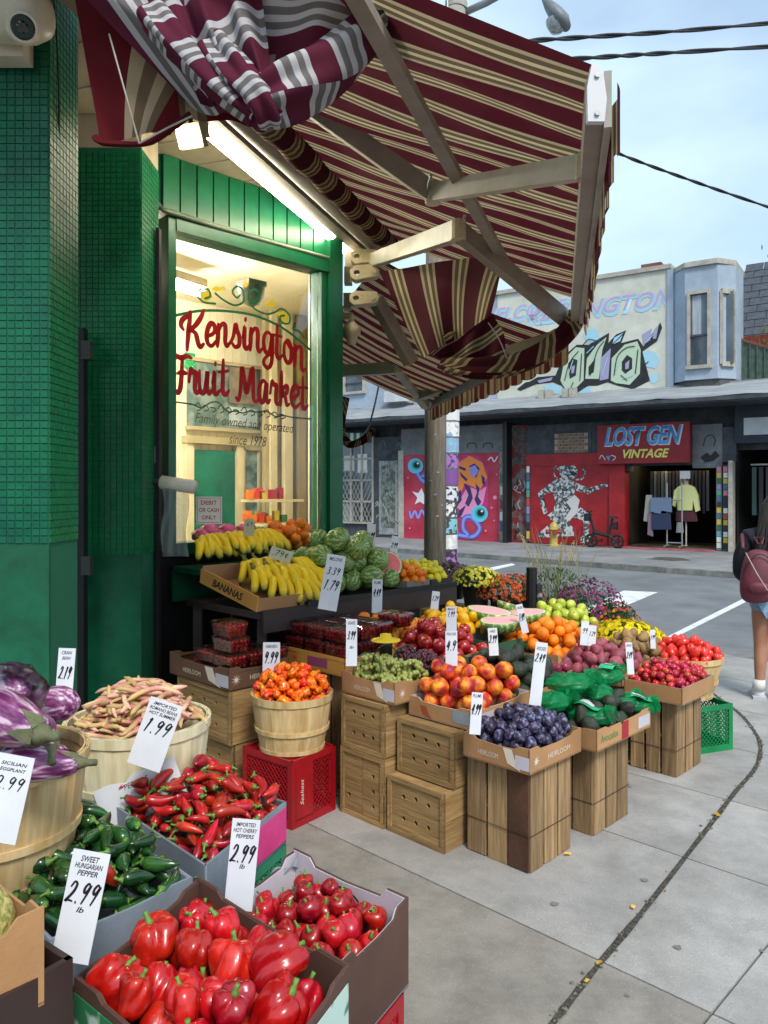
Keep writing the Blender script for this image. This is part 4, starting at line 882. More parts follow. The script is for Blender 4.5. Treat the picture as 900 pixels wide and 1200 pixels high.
# security camera
sc = thing('security_camera', 'white bullet style security camera on the tiled pillar at the top left', 'camera', (0, 0, 0))
m_cw = mat('camera_white', 'd4cdb8', 'c9c0a8', scale=5, rough=.35, dirt=.1)
c = P(20, 30, 2.75)
MB().box(P(8, 52, 2.84), (.16, .08, .13)).obj('mount', m_cw, sc); MB().tube([c+Vector((-.16, .04, .05)), c+Vector((-.07, 0, .04)), c+Vector((.05, -.02, .03)), c+Vector((.1, -.03, .02)), c+Vector((.115, -.035, .02))], [.07, .095, .1, .08, .04], 20).obj('housing', m_cw, sc, smooth=True)
d = Vector((.3, -.8, -.45)).normalized(); e0 = P(27, 32, 2.66)
MB().tube([e0-d*.06, e0, e0+d*.012], [.052, .056, .048], 20).obj('lens_ring', m_cw, sc, smooth=True, angle=.6); MB().tube([e0+d*.012, e0+d*.02], [.040, .034], 20).obj('lens_shroud', mat('lens_shroud', '20302c', rough=.3), sc); MB().tube([e0+d*.02, e0+d*.024], [.020, .014], 16).obj('lens', mat('lens', '08100f', rough=.05, coat=1), sc)
# fluorescent tube under the soffit edge, and the flood lamp
ft = thing('fluorescent_light', 'long lit fluorescent batten under the soffit above the window', 'lamp')
A_, B_ = P(240, 150, 3.98), P(411, 297, 6.2); 
MB().tube([A_, B_], .036, 12).obj('tube', emis('tube_white', 'fff3d9', 16), ft); up_ = Vector((0, 0, .06)); MB().beam(A_+up_, B_+up_, .12, .05).obj('batten', mat('batten', 'cfc9b8', rough=.5), ft)
for q in (A_, B_): MB().box(q+Vector((0, 0, .01)), (.05, .05, .1)).obj('end_cap', m_soff, ft)
fl = thing('flood_light', 'small lit flood lamp hanging below the striped fabric', 'lamp')
q = P(220, 161, 3.3); R = Euler((math.radians(-62), 0, math.radians(-18))).to_matrix()
MB().box(q+Vector((.01, .03, .02)), (.115, .10, .04), R).obj('housing', mat('lamp_grey', '8c8570', rough=.5), fl); MB().box(q, (.09, .078, .02), R).obj('lens', emis('flood_glow', 'fff0cf', 14), fl)
MB().tube([q+Vector((0, .05, .05)), q+Vector((0, .06, .35))], .01, 6).obj('bracket', m_black, fl)
# ------------------------------------------------------------------ awnings
WINE, CREAM, OLIVE, RED2 = '571727', 'cdb98f', '7a6a4c', '7a1f26'
PAT = [(0, '4d1a22'), (.32, 'ad9c78'), (.40, '66563f'), (.51, 'c4b18a'), (.59, '66563f'), (.70, 'ad9c78'), (.78, '4d1a22')]
PAT2 = [(0, '66283c'), (.36, 'cfcdcf'), (.47, '7d7876'), (.60, 'cfcdcf'), (.70, '7d7876'), (.80, 'cfcdcf'), (.88, '66283c')]  # second palette: daylight on the cloth's top side put into the stripe colours
m_str = stripes('awning_cloth', PAT, .23, transl=.42); m_out = stripes('daylit_awning_cloth', PAT2, .29, transl=.25)
m_alu = mat('awning_aluminium', 'bfb6a2', 'aca390', scale=4, rough=.45, dirt=.15, bump=.05); m_alu2 = mat('brown_aluminium', '8c8176', '9c9184', scale=4, rough=.5, dirt=.2)
m_cast = mat('cast_cream', 'd0c29c', 'c0b28c', scale=8, rough=.5, dirt=.2)
R1 = P(445, 290, 6.16); RD = Vector((-.309, -.951, 0)).normalized(); R0 = R1+RD*4.1
F0 = P(697, 118, 2.05); F1 = P(674, 366, 4.6)
aw = thing('main_awning', 'large open awning with wine and cream stripes over the fruit stands', 'awning')
def sag(u, v, a=.02): return Vector((0, 0, .09-a*math.sin(PI*v)*(1+.4*math.sin(u*11)) - .014*math.sin(u*31+v*7)*math.sin(PI*v)-.008*math.sin(u*67-v*9)*v))
L_aw = (R1-R0).length
def awf(u, v):
    return (R0.lerp(R1, u)).lerp(F0.lerp(F1, u), v)+sag(u, v)
MB().grid(awf, 90, 22, uvfn=lambda u, v: (u*3.6, v)).obj('canopy', m_str, aw, smooth=True)
MB().tube([R0+Vector((0, 0, .0)), R1], .075, 14).obj('roller_tube', m_alu2, aw, smooth=True)
# fabric wrapped on roller: bulging striped roll
def rollf(u, v):
    c = R0.lerp(R1, u)+Vector((.14, -.045, -.05)); a = 2*PI*v; r = .078+.006*math.sin(u*60)
    return c+Vector((math.cos(a)*.95, -math.cos(a)*.31, 0))*r+Vector((0, 0, math.sin(a)*r))
MB().grid(rollf, 120, 12, uvfn=lambda u, v: (u*3.9, v)).obj('rolled_cloth', m_str, aw, smooth=True)
MB().beam(R0+Vector((-.12, .04, 0)), R1+Vector((-.12, .04, 0)), .09, .12).obj('torsion_bar', m_alu2, aw)
fb = MB(); fb.beam(F0, F1, .05, .11); fb.obj('front_bar', m_alu2, aw)
fb = MB(); fb.beam(F0+Vector((.035, 0, .005)), F1+Vector((.035, 0, .005)), .02, .15); fb.obj('front_bar_face', mat('bar_silver', 'a9a59c', '8b857b', scale=5, rough=.4), aw)
d = (F0-F1).normalized(); c = F0+d*.012; M_ = Matrix.Translation(c) @ Matrix((Vector((1, 0, 0)), Vector((0, 0, 1)), Vector((0, -1, 0)))).transposed().to_4x4()
MB().plate([(-.024, -.07), (.02, -.07), (.026, -.01), (.018, .05), (.0, .085), (-.014, .08), (-.026, .02)], [], M_, .02).obj('end_cap', mat('cap_white', 'c9c9ca', rough=.4), aw)
for k in range(2): MB().tube([c+Vector((0, -.02, -.05+.1*k)), c+Vector((0, -.026, -.05+.1*k))], .007, 8).obj('screw', m_metal, aw)
# valance of the main awning hangs on the outer side of the front bar
def valf(u, v):
    p = F0.lerp(F1, u); return p+Vector((.06+.012*math.sin(u*70), 0, .05-.2*v*(1-.25*abs(math.sin(u*38)))))
MB().grid(valf, 150, 4, uvfn=lambda u, v: (u*3.4, v)).obj('valance', m_str, aw, smooth=True)
# middle purlin under the cloth
pa, pb = P(441, 38, 2.2), P(585, 296, 4.2); dd_ = (pb-pa); MB().beam(pa-dd_*.25, pb+dd_*.16, .05, .035).obj('rafter', m_alu2, aw)
def arm(s, e, f, ws, name='folding_arm', par=aw):
    o = MB().beam(s, e, ws[0], ws[1]).obj(name, m_alu, par); MB().beam(e, f, ws[0]*.9, ws[1]*.9).obj('forearm', m_alu if ws[2] else m_alu2, o)
    MB().tube([e+Vector((0, 0, -.05)), e+Vector((0, 0, .05))], ws[0]*.62, 12).obj('elbow', m_cast, o); MB().tube([f+Vector((0, 0, -.04)), f+Vector((0, 0, .04))], ws[0]*.5, 10).obj('knuckle', m_cast, o)
    return o
arm(P(346, 112, 3.6), P(507, 226, 3.45), P(684, 196, 2.5), (.055, .085, True))
MB().beam(P(346, 112, 3.6), P(507, 226, 3.45), .062, .08).obj('arm_cover', m_alu2, aw)
e2 = P(537, 270, 4.0); arm(P(435, 306, 6.0), e2, P(668, 378, 4.75), (.065, .1, False))
MB().tube([P(500, 226, 3.45), P(505, 205, 3.3)], .008, 6).obj('spring', m_metal, aw); MB().tube([e2, P(545, 252, 3.95)], .008, 6).obj('spring', m_metal, aw)
# cast shoulder brackets at the far end
def bracket(px, py, Y, w, h, a, label):
    t = thing('arm_bracket', label, 'bracket'); c = P(px, py, Y); s = Y/FOC
    M_ = Matrix.Translation(c) @ Euler((PI/2, -a, 0)).to_matrix().to_4x4()
    hw, hh = w*s/2, h*s/2
    out = [(-hw, -hh*.5), (-hw*.7, -hh), (hw*.8, -hh*.7), (hw, 0), (hw*.85, hh*.9), (-hw*.6, hh), (-hw, hh*.4)]
    hole = [(-hw*.55+hw*.22*math.cos(k*PI/5), hh*.35*math.sin(k*PI/5)) for k in range(10)]
    MB().plate(out, [hole], M_, .11).obj('casting', m_cast, t); MB().tube([c+Vector((hw*.6, -.12, 0)), c+Vector((hw*.6, .02, 0))], hh*.4, 10).obj('pivot', m_cast, t)
    MB().box(c+Vector((-hw-.02, .02, 0)), (.06, .1, h*s*1.1)).obj('back_plate', m_alu2, t)
    return t
bracket(427, 305, 6.02, 30, 17, 0, 'cream cast bracket at the arm root, topmost of three'); bracket(428, 323, 5.95, 34, 17, .1, 'cream cast bracket at the arm root, middle of three'); bracket(427, 353, 6.0, 34, 16, 0, 'cream cast bracket at the arm root, lowest of three')
jl = thing('round_lamp_fitting', 'small cream round fitting hanging under the brackets', 'lamp fitting'); c = P(412, 388, 6.0)
MB().tube([c+Vector((-.12, .05, .12)), c+Vector((0, 0, .12)), c+Vector((0, 0, .07))], .025, 8).obj('arm', m_cast, jl); MB().lathe([(.0, -.11), (.035, -.10), (.05, -.03), (.07, -.02), (.07, .03), (.03, .07), (0, .08)], 16, c).obj('globe', m_cast, jl, smooth=True)
# second awning beyond
aw2 = thing('second_awning', 'farther striped awning hanging low beyond the first with scalloped edge', 'awning')
S00, S01, S10, S11 = P(446, 303, 6.1), P(655, 394, 4.9), P(362, 409, 9.4), P(499, 476, 9.0)
def aw2f(u, v): return S00.lerp(S10, u).lerp(S01.lerp(S11, u), v)+Vector((0, 0, -.05*math.sin(PI*v)-.01*math.sin(u*60)*math.sin(PI*v)))
MB().grid(aw2f, 60, 14, uvfn=lambda u, v: (u*3.4, v)).obj('canopy', stripes('awning_cloth_far', PAT, .2, transl=.35), aw2, smooth=True)
MB().beam(S01, S11, .05, .1).obj('front_bar', m_alu2, aw2)
def val2(u, v):
    p = S01.lerp(S11, u); sc_ = abs(math.sin(u*PI*14)); return p+Vector((.05+.03*math.sin(u*PI*28), -.02, .06-.24*v*(.72+.28*sc_)))
MB().grid(val2, 210, 5, uvfn=lambda u, v: (u*3.9, v)).obj('valance', stripes('valance_cloth', [(0, '6e3428'), (.4, 'b8966a'), (.55, '80543c'), (.7, 'b8966a')], .12, transl=.5), aw2, smooth=True)
arm(P(380, 436, 8.4), P(466, 431, 7.9), P(499, 474, 8.6), (.09, .12, True), par=aw2); MB().beam(P(440, 350, 6.1), P(482, 425, 6.3), .09, .1).obj('arm', m_alu2, aw2); MB().beam(P(494, 462, 8.4), P(541, 445, 7.6), .1, .12).obj('arm', m_alu, aw2)
MB().beam(P(590, 415, 5.6), P(655, 394, 4.9), .06, .08).obj('arm', m_alu, aw2)
# hanging loose flap below the second bracket
flp = thing('loose_awning_flap', 'loose wine and cream striped cloth flap gathered under the far arm', 'fabric')
def quadf(a, b, c, d, fold):
    def f(u, v):
        p = a.lerp(b, u).lerp(d.lerp(c, u), v); return p+Vector((0, fold(u, v), 0))
    return f
f1 = quadf(P(444, 318, 5.6), P(592, 296, 4.7), P(574, 372, 4.75), P(496, 420, 5.3), lambda u, v: .05*math.sin(u*9+v*3)*(.3+v))
MB().grid(f1, 40, 30, uvfn=lambda u, v: (u*.85+v*.1, v)).obj('flap', m_str, flp, smooth=True)
f2 = quadf(P(496, 405, 5.3), P(580, 366, 4.75), P(600, 428, 4.9), P(530, 436, 5.25), lambda u, v: .06*math.sin(u*14+v*8))
MB().grid(f2, 40, 24, uvfn=lambda u, v: (v*.5+u*.2, v)).obj('fold', m_str, flp, smooth=True)
def swag(path, r, nf, tw, mt, name, par, ring=40, uvl=1.0, cmp=.35, uvr=.3):
    pts = catmull(path, 8); n = len(pts)-1
    fr_ = []; prev = None
    for i, p in enumerate(pts):
        t = (pts[min(i+1, n)]-pts[max(i-1, 0)]).normalized(); x = t.cross(Vector((0, 0, 1))) if prev is None else prev-t*prev.dot(t); x.normalize(); prev = x; fr_.append((x, t.cross(x)))
    def f(u, v):
        i = min(n, int(round(u*n))); x, y = fr_[i]; a = 2*PI*v+tw*u; rr_ = (r(u) if callable(r) else r)*(1+cmp*math.sin(nf*2*PI*v+4*u)*(.6+.4*math.sin(u*9)))
        return pts[i]+(x*math.cos(a)+y*math.sin(a)*.8)*rr_
    MB().grid(f, n, ring, uvfn=lambda u, v: (u*uvl+v*uvr, v)).obj(name, mt, par, smooth=True)
swag([P(520, 428, 5.2), P(560, 432, 5.0), P(605, 426, 4.9), P(640, 410, 4.8), P(668, 385, 4.7), P(676, 366, 4.65)], lambda u: .055+.03*math.sin(PI*u), 4, 2.0, m_str, 'gathered_edge', flp, uvl=.9)
MB().tube(catmull([P(572, 378, 4.7), P(585, 398, 4.72), P(594, 420, 4.8)], 5), .004, 5).obj('cord', m_trim, flp)
swag([P(404, 466, 7.9), P(398, 500, 8), P(408, 520, 8), P(424, 516, 7.9), P(436, 505, 7.8)], .045, 3, 1, m_str, 'trailing_cloth', flp, ring=20)
# bunched outer cloth at the top left
bc = thing('bunched_awning_cloth', 'bunched wine, grey and white awning cloth tied up at the top left', 'fabric')
def sheet(a, b, c, d, nf, amp, mt, uvfn, name, nu=60, nv=50, bulge=0, ph=0):
    def f(u, v):
        p = a.lerp(b, u).lerp(d.lerp(c, u), v)
        return p+Vector((0, -bulge*math.sin(PI*u)*math.sin(PI*min(1, v))+amp*(math.sin(nf*2*PI*u+2.2*math.sin(3*v+ph)+ph)+.16*math.sin(nf*5*PI*u+ph*3))*(.25+.75*v), amp*.4*math.sin(nf*PI*u+ph)))
    MB().grid(f, nu, nv, uvfn=uvfn).obj(name, mt, bc, smooth=True)
Yb = 2.45
m_inn = stripes('inner_cloth', [(0, '5e181f'), (.38, 'a8977c'), (.50, '6d5c46'), (.62, 'a8977c'), (.72, '6d5c46'), (.82, '5e181f')], .55, transl=.3)
sheet(P(82, -30, Yb+.12), P(290, -30, Yb+.05), P(200, 160, Yb+.02), P(116, 166, Yb+.08), .9, .02, m_inn, lambda u, v: (.02+u*.42+.14*v*u, v), 'inner_fold')
sheet(P(190, -20, Yb+.02), P(330, -30, Yb), P(318, 146, Yb-.05), P(212, 140, Yb+.03), 1.5, .02, m_inn, lambda u, v: (.86+u*.5, v), 'inner_fold', ph=1)
swag([P(112, 160, Yb+.08), P(118, 167, Yb+.07), P(145, 169, Yb+.04), P(170, 168, Yb+.02), P(187, 160, Yb+.02), P(223, 133, Yb)], .011, 3, 1, stripes('hem_cloth', [(0, '5e181f'), (.9, '561519')], 1, transl=.2), 'hem', bc, ring=14)
sheet(P(42, -60, Yb-.05), P(215, -50, Yb-.1), P(320, 142, Yb-.12), P(222, 128, Yb-.04), 1.6, .03, m_out, lambda u, v: (u*.42+.1*v, v), 'outer_fold', bulge=.05, ph=2)
sheet(P(160, -40, Yb-.1), P(300, -60, Yb-.1), P(322, 118, Yb-.16), P(235, 125, Yb-.12), 3, .035, m_out, lambda u, v: (v*.62+u*.16, v), 'outer_fold', bulge=.06, ph=.5)
sheet(P(215, -40, Yb), P(470, -40, Yb-.15), P(440, 22, Yb-.1), P(300, 118, Yb), 2, .02, m_out, lambda u, v: (v*.5-u*.25, v), 'upper_sheet', bulge=.05, ph=4)
swag([P(292, 134, Yb-.14), P(316, 122, Yb-.16), P(345, 104, Yb-.15), P(380, 84, Yb-.12), P(412, 58, Yb-.1), P(445, 22, Yb-.05), P(462, -10, Yb)], lambda u: .05+.045*math.sin(PI*min(1, u*1.15)), 5, 2.5, m_out, 'twisted_roll', bc, ring=60, uvl=1.1, cmp=.22, uvr=.12)
swag([P(255, 60, Yb-.14), P(285, 95, Yb-.18), P(308, 118, Yb-.2), P(318, 140, Yb-.16)], lambda u: .07-.02*u, 5, 1.2, m_out, 'knotted_fold', bc, ring=60, uvl=.7, cmp=.25, uvr=.1)
swag([P(180, 20, Yb-.14), P(215, 60, Yb-.17), P(255, 100, Yb-.18), P(300, 135, Yb-.16)], lambda u: .06-.02*u, 4, .8, m_out, 'hanging_fold', bc, ring=60, uvl=.9, cmp=.2, uvr=.1)
swag([P(425, 18, Yb-.12), P(447, 14, Yb-.15), P(470, 22, Yb-.1), P(482, 32, Yb-.05)], lambda u: .05-.02*u, 4, 2, m_out, 'tied_end', bc, ring=40, uvl=.4, cmp=.3, uvr=.1)
MB().tube([P(420, 0, Yb-.2), P(440, 12, Yb-.2), P(438, 24, Yb-.19), P(446, 14, Yb-.2), P(470, 4, Yb-.15)], .006, 6).obj('cord', m_black, bc)
MB().tube([P(128, 40, Yb-.02), P(150, 120, Yb-.04), P(163, 168, Yb-.02)], .003, 5).obj('seam', m_trim, bc)
MB().tube([P(163, 168, Yb-.02), P(196, 150, Yb-.04), P(225, 136, Yb-.1)], .003, 5).obj('cord', m_trim, bc)
# ------------------------------------------------------------------ poles, lamp, wires
wp = thing('wooden_pole', 'weathered wooden utility pole rising behind the fruit stand', 'utility pole', (.60, 9.2, 0))
m_wp = mat('pole_wood', '746b5c', '93897a', scale=9, rough=.95, bump=.8, bscale=50, stretch=(3, 3, .25), dirt=.4)
b = P(509.5, 660, 9.2); MB().tube([(b.x-.6, 0, 0), (b.x-.6+.01, 0, 3), (b.x-.6+.03, 0, 6.3)], [.135, .13, .12], 18).obj('shaft', m_wp, wp, smooth=True)
for k in range(10): 
    z = 1.2+rr.random()*2; a = -PI/2+rr.uniform(-.7, .7); MB().box((b.x-.6+.133*math.cos(a), .133*math.sin(a), z), (.03, .01, .02), (0, 0, a+PI/2)).obj('staple', m_metal, wp)
cp = thing('concrete_lamp_pole', 'grey concrete lamp pole covered with posters behind the wooden pole', 'lamp post', (0, 0, 0))
b0 = P(523, 655, 13); b1 = P(535, -60, 13); b0.z = -.1
MB().tube([b0, b1], [.17, .18], 18).obj('shaft', mat('pole_concrete', '8f8d84', 'a3a197', scale=5, rough=.85, dirt=.25), cp, smooth=True)
MB().tube([P(534.4, 12, 13), P(534.6, 4, 13)], .19, 18).obj('band', m_trim, cp)
pc = ['d8d6d2', '2a2c33', 'c9c7c2', '7fb8c4', '3d3f48', 'd2cfd8', '7a4a8f', 'a06ab0', '8a9fc0', 'dcdad4', 'cfd2d6', '3b3f4a', 'e0dedb']
for k in range(13):
    z = .15+k*.27; u = z/(b1.z); c = b0.lerp(b1, (z+.1)/(b1.z+.1)); vs = []; fs = []
    a0, a1 = -PI*.75+rr.uniform(0, .2), -.08
    for i in range(7):
        a = a0+(a1-a0)*i/6
        for zz in (-.12, .12): vs.append(c+Vector((.176*math.cos(a), .176*math.sin(a), zz+rr.uniform(-.004, .004))))
    for i in range(6): fs.append((2*i, 2*i+2, 2*i+3, 2*i+1))
    MB().add(vs, fs).obj('poster', mat('poster', pc[k], pc[(k*5+2) % 13], scale=14, rough=.7, lo=.5, hi=.56, detail=2), cp)
MB().tube([P(526, 60, 12.8), P(524, -20, 12.8)], .015, 5).obj('conduit', m_metal, cp); mb = MB()
for k in range(7): mb.tube([P(550+k, 50+k*3, 12.8), P(556+rr.uniform(-4, 6), 56+k*3, 12.8), P(552+k*2, 62+k*2, 12.8)], .012, 4)
mb.obj('wire_tangle', m_black, cp)
MB().tube([P(546, 14, 13), P(570, 3, 12.6), P(600, -14, 12.2), P(625, -22, 11.9), P(637, -6, 11.7)], .06, 10).obj('arm', mat('lamp_arm', '9a9fa2', metal=.5, rough=.5), cp, smooth=True)
lh = P(652, 17, 11.5); dv = (P(668, 34, 11.4)-P(636, -4, 11.6)).normalized(); q = [lh-dv*.34, lh-dv*.2, lh, lh+dv*.15, lh+dv*.27]
hd = MB().tube(q, [.06, .13, .19, .2, .12], 16, flat=.6).obj('lamp_head', mat('lamp_head', '5d6468', '747b7f', scale=4, rough=.5), cp, smooth=True)
MB().lathe([(0, -.2), (.09, -.17), (.145, -.08), (.16, 0)], 18, lh+dv*.06+Vector((-.03, 0, -.05))).obj('lens', mat('lamp_lens', 'b8bdbd', '8f9698', scale=20, rough=.15), hd, smooth=True)
def wire(pts, r, label, n=2):
    e = thing('overhead_wire', label, 'wire'); pts = catmull(pts, 14)
    for s in range(n):
        q = []
        for i, p in enumerate(pts):
            a = i*.55+s*2*PI/n; q.append(p+Vector((0, math.cos(a), math.sin(a)))*r*.8)
        MB().tube(q, r, 6).obj('strand', m_black, e, smooth=True)
wire([P(563, 62, 13), P(600, 50, 14), P(680, 44, 15), P(800, 36, 16), P(960, 22, 18)], .028, 'upper of the two thick twisted wires leaving the lamp pole')
wire([P(588, 71, 13), P(640, 71, 14), P(720, 66, 15), P(800, 61, 16), P(960, 51, 18)], .028, 'lower of the two thick twisted wires leaving the lamp pole')
wire([P(690, 165, 12), P(740, 186, 12.5), P(800, 208, 13), P(860, 229, 13.5), P(940, 256, 14)], .016, 'thin twisted wire sloping down to the right above the roof')
MB().tube(catmull([P(446, 440, 9.5), P(440, 470, 9.4), P(432, 500, 9.2), P(424, 512, 9)], 5), .012, 5).obj('hanging_cable', m_black).__setitem__('label', 'thin dark cable hanging below the far awning to the left of the pole')
bpy.data.objects['hanging_cable']['category'] = 'cable'
# ------------------------------------------------------------------ stands, crates, baskets
m_kraft = mat('kraft_card', 'a3784e', 'b58a5e', scale=3, rough=.85, rnd=.12, dirt=.15, bump=.1, bscale=120)
m_kraftd = mat('dark_kraft_card', '5f4330', '6e4e38', scale=3, rough=.85, dirt=.2, rnd=.08)
m_cardw = mat('white_card_inside', 'c9c4cc', 'b7b2bb', scale=3, rough=.8, dirt=.12)
m_cardb = mat('brown_card', '4d342a', '5c4034', scale=3, rough=.8, dirt=.15)
m_cardg = mat('grey_blue_card', '8a95a0', '737d88', scale=4, rough=.7, dirt=.2)
m_cardy = mat('yellow_card', 'c58a3a', 'd59b4a', scale=3, rough=.8, rnd=.1)
m_print = mat('white_print', 'd8cbb8', rough=.8); m_printb = mat('black_print', '1b1a18', rough=.8); m_prg = mat('green_print', '3b8a4a', rough=.8); m_prr = mat('red_print', 'a3222a', rough=.7)
m_wood = mat('crate_wood', '7f6142', 'b39468', scale=34, rough=.9, bump=.5, bscale=60, rnd=.26, dirt=.4, lo=.3, hi=.72, stretch=(1, 1, .07), detail=8)
m_woody = mat('yellow_crate_wood', '8a6b40', 'b08f5c', scale=26, rough=.85, bump=.4, bscale=60, rnd=.16, dirt=.4, lo=.3, hi=.7, stretch=(.1, .1, 1.2), detail=8)
m_woodd = mat('dark_crate_wood', '4a2f20', '5e3d2a', scale=5, rough=.85, bump=.3, bscale=40, dirt=.3)
m_bask = mat('basket_wood', 'bd9a62', 'dcc08c', scale=30, rough=.75, bump=.25, bscale=45, rnd=.1, dirt=.12, stretch=(1, 1, .09), detail=7)
m_baskp = mat('pale_basket_wood', 'cdc096', 'e6ddb8', scale=30, rough=.75, bump=.2, bscale=45, rnd=.06, dirt=.1, stretch=(1, 1, .09), detail=7)
m_shelf = mat('dark_shelf', '2f2420', '3c2f29', scale=4, rough=.6, dirt=.2)
m_wire = mat('thin_wire', '4a443c', metal=.7, rough=.5)
def Q(F, w, u, Wd=None, Ud=None):
    Wd = Wd or W; Ud = Ud or U; F = Vector((F[0], F[1], 0)); return [F, F+Ud*u, F+Ud*u+Wd*w, F+Wd*w]
def V2(*p): return [Vector((x, y, 0)) for x, y in p]
def shrink(q, d):
    c = sum(q, Vector())/4; return [p+(c-p).normalized()*d for p in q]
def frame2(a, b):
    """matrix: x along a->b, y up, z outward-right of travel"""
    x = (b-a).normalized(); y = Vector((0, 0, 1)); z = x.cross(y); M_ = Matrix((x, y, z)).transposed().to_4x4(); M_.translation = a; return M_
def tray(label, quad, z0, h, m, rz=.02, prints=(), minner=None, th=.005, group=None, name='cardboard_box', cat='box', tilt=None, star=None):
    """quad order: front, right, back, left (counter-clockwise seen from above)"""
    c = sum(quad, Vector())/4; c.z = z0; t = thing(name, label, cat, c, group=group); q = [p-Vector((c.x, c.y, 0)) for p in quad]
    n = 4
    for i in range(4):
        a, b = q[i], q[(i+1) % 4]; L = (b-a).length; M_ = frame2(a, b)
        r = rz*(1+.2*rng.uniform(-1, 1)); k = .16*L
        out = [(0, 0), (L, 0), (L, h+r), (L-k, h+r*.9), (L-k-.02, h), (L*.52, h-.004), (k+.02, h), (k, h+r), (0, h+r*.95)]
        if rz == 0: out = [(0, 0), (L, 0), (L, h), (0, h)]
        s = MB(); s.plate(out, [], M_ @ Matrix.Translation((0, 0, -th)), th); so = s.obj('side_panel', m, t)
        if minner is not None:
            s = MB(); s.plate([(x_*.98+.01*L, y_*.985+.001) for x_, y_ in out], [], M_ @ Matrix.Translation((0, 0, -th-.0035)), .003); s.obj('lining', minner, so)
        for (side, s_txt, fx, fz, fw, fh, pm) in prints:
            if side == i:
                rot = Matrix((M_.col[0].xyz, -M_.col[2].xyz, M_.col[1].xyz)).transposed().to_euler()
                pos = M_ @ Vector((L*fx, h*fz, .0015))
                if s_txt == '#label':
                    MB().plate([(L*(fx-fw/2), h*(fz-fh/2)), (L*(fx+fw/2), h*(fz-fh/2)), (L*(fx+fw/2), h*(fz+fh/2)), (L*(fx-fw/2), h*(fz+fh/2))], [], M_ @ Matrix.Translation((0, 0, .0005)), .001).obj('paper_label', pm, so)
                elif s_txt == '#star':
                    s2 = MB(); cx_, cy_ = L*fx, h*fz
                    for kk in range(9):
                        a_ = kk*2*PI/9; rr_ = h*fh/2; s2.plate([(cx_+math.cos(a_+1.5)*.003, cy_+math.sin(a_+1.5)*.003), (cx_+math.cos(a_-1.5)*.003, cy_+math.sin(a_-1.5)*.003), (cx_+math.cos(a_)*rr_, cy_+math.sin(a_)*rr_)], [], M_ @ Matrix.Translation((0, 0, .001+kk*.00012)), .0003)
                    s2.obj('star_print', pm, so)
                elif s_txt == '#swirl':
                    s2 = MB(); cx_, cy_ = L*fx, h*fz
                    s2.plate([(cx_-L*fw/2, cy_+h*fh/2), (cx_-L*fw/4, cy_-h*fh/4), (cx_+L*fw/2, cy_-h*fh/2), (cx_+L*fw/6, cy_+h*.02), (cx_, cy_+h*fh/2)], [], M_ @ Matrix.Translation((0, 0, .001)), .0004); s2.obj('swirl_print', pm, so)
                else: link('lettering', text_mesh(s_txt, pm), so, pos, rot, (L*fw, 1, h*fh))
    s = MB(); s.add([(p.x, p.y, .002) for p in q]+[(p.x, p.y, .006) for p in q], [(3, 2, 1, 0), (4, 5, 6, 7)]+[(i, (i+1) % 4, 4+(i+1) % 4, 4+i) for i in range(4)]); s.obj('base', minner or m, t)
    return t
HEIR = [(3, 'HEIRLOOM', .6, .45, .3, .24, m_print), (3, '#swirl', .25, .5, .26, .9, m_print), (3, '#label', .1, .45, .2, .6, m_cardw), (0, '#star', .12, .5, .2, .6, m_print), (0, 'HEIRLOOM', .55, .5, .42, .24, m_print)]
HEIR = [((s, a, 1-b if s == 3 else b) + tuple(r)) for s, a, b, *r in HEIR]
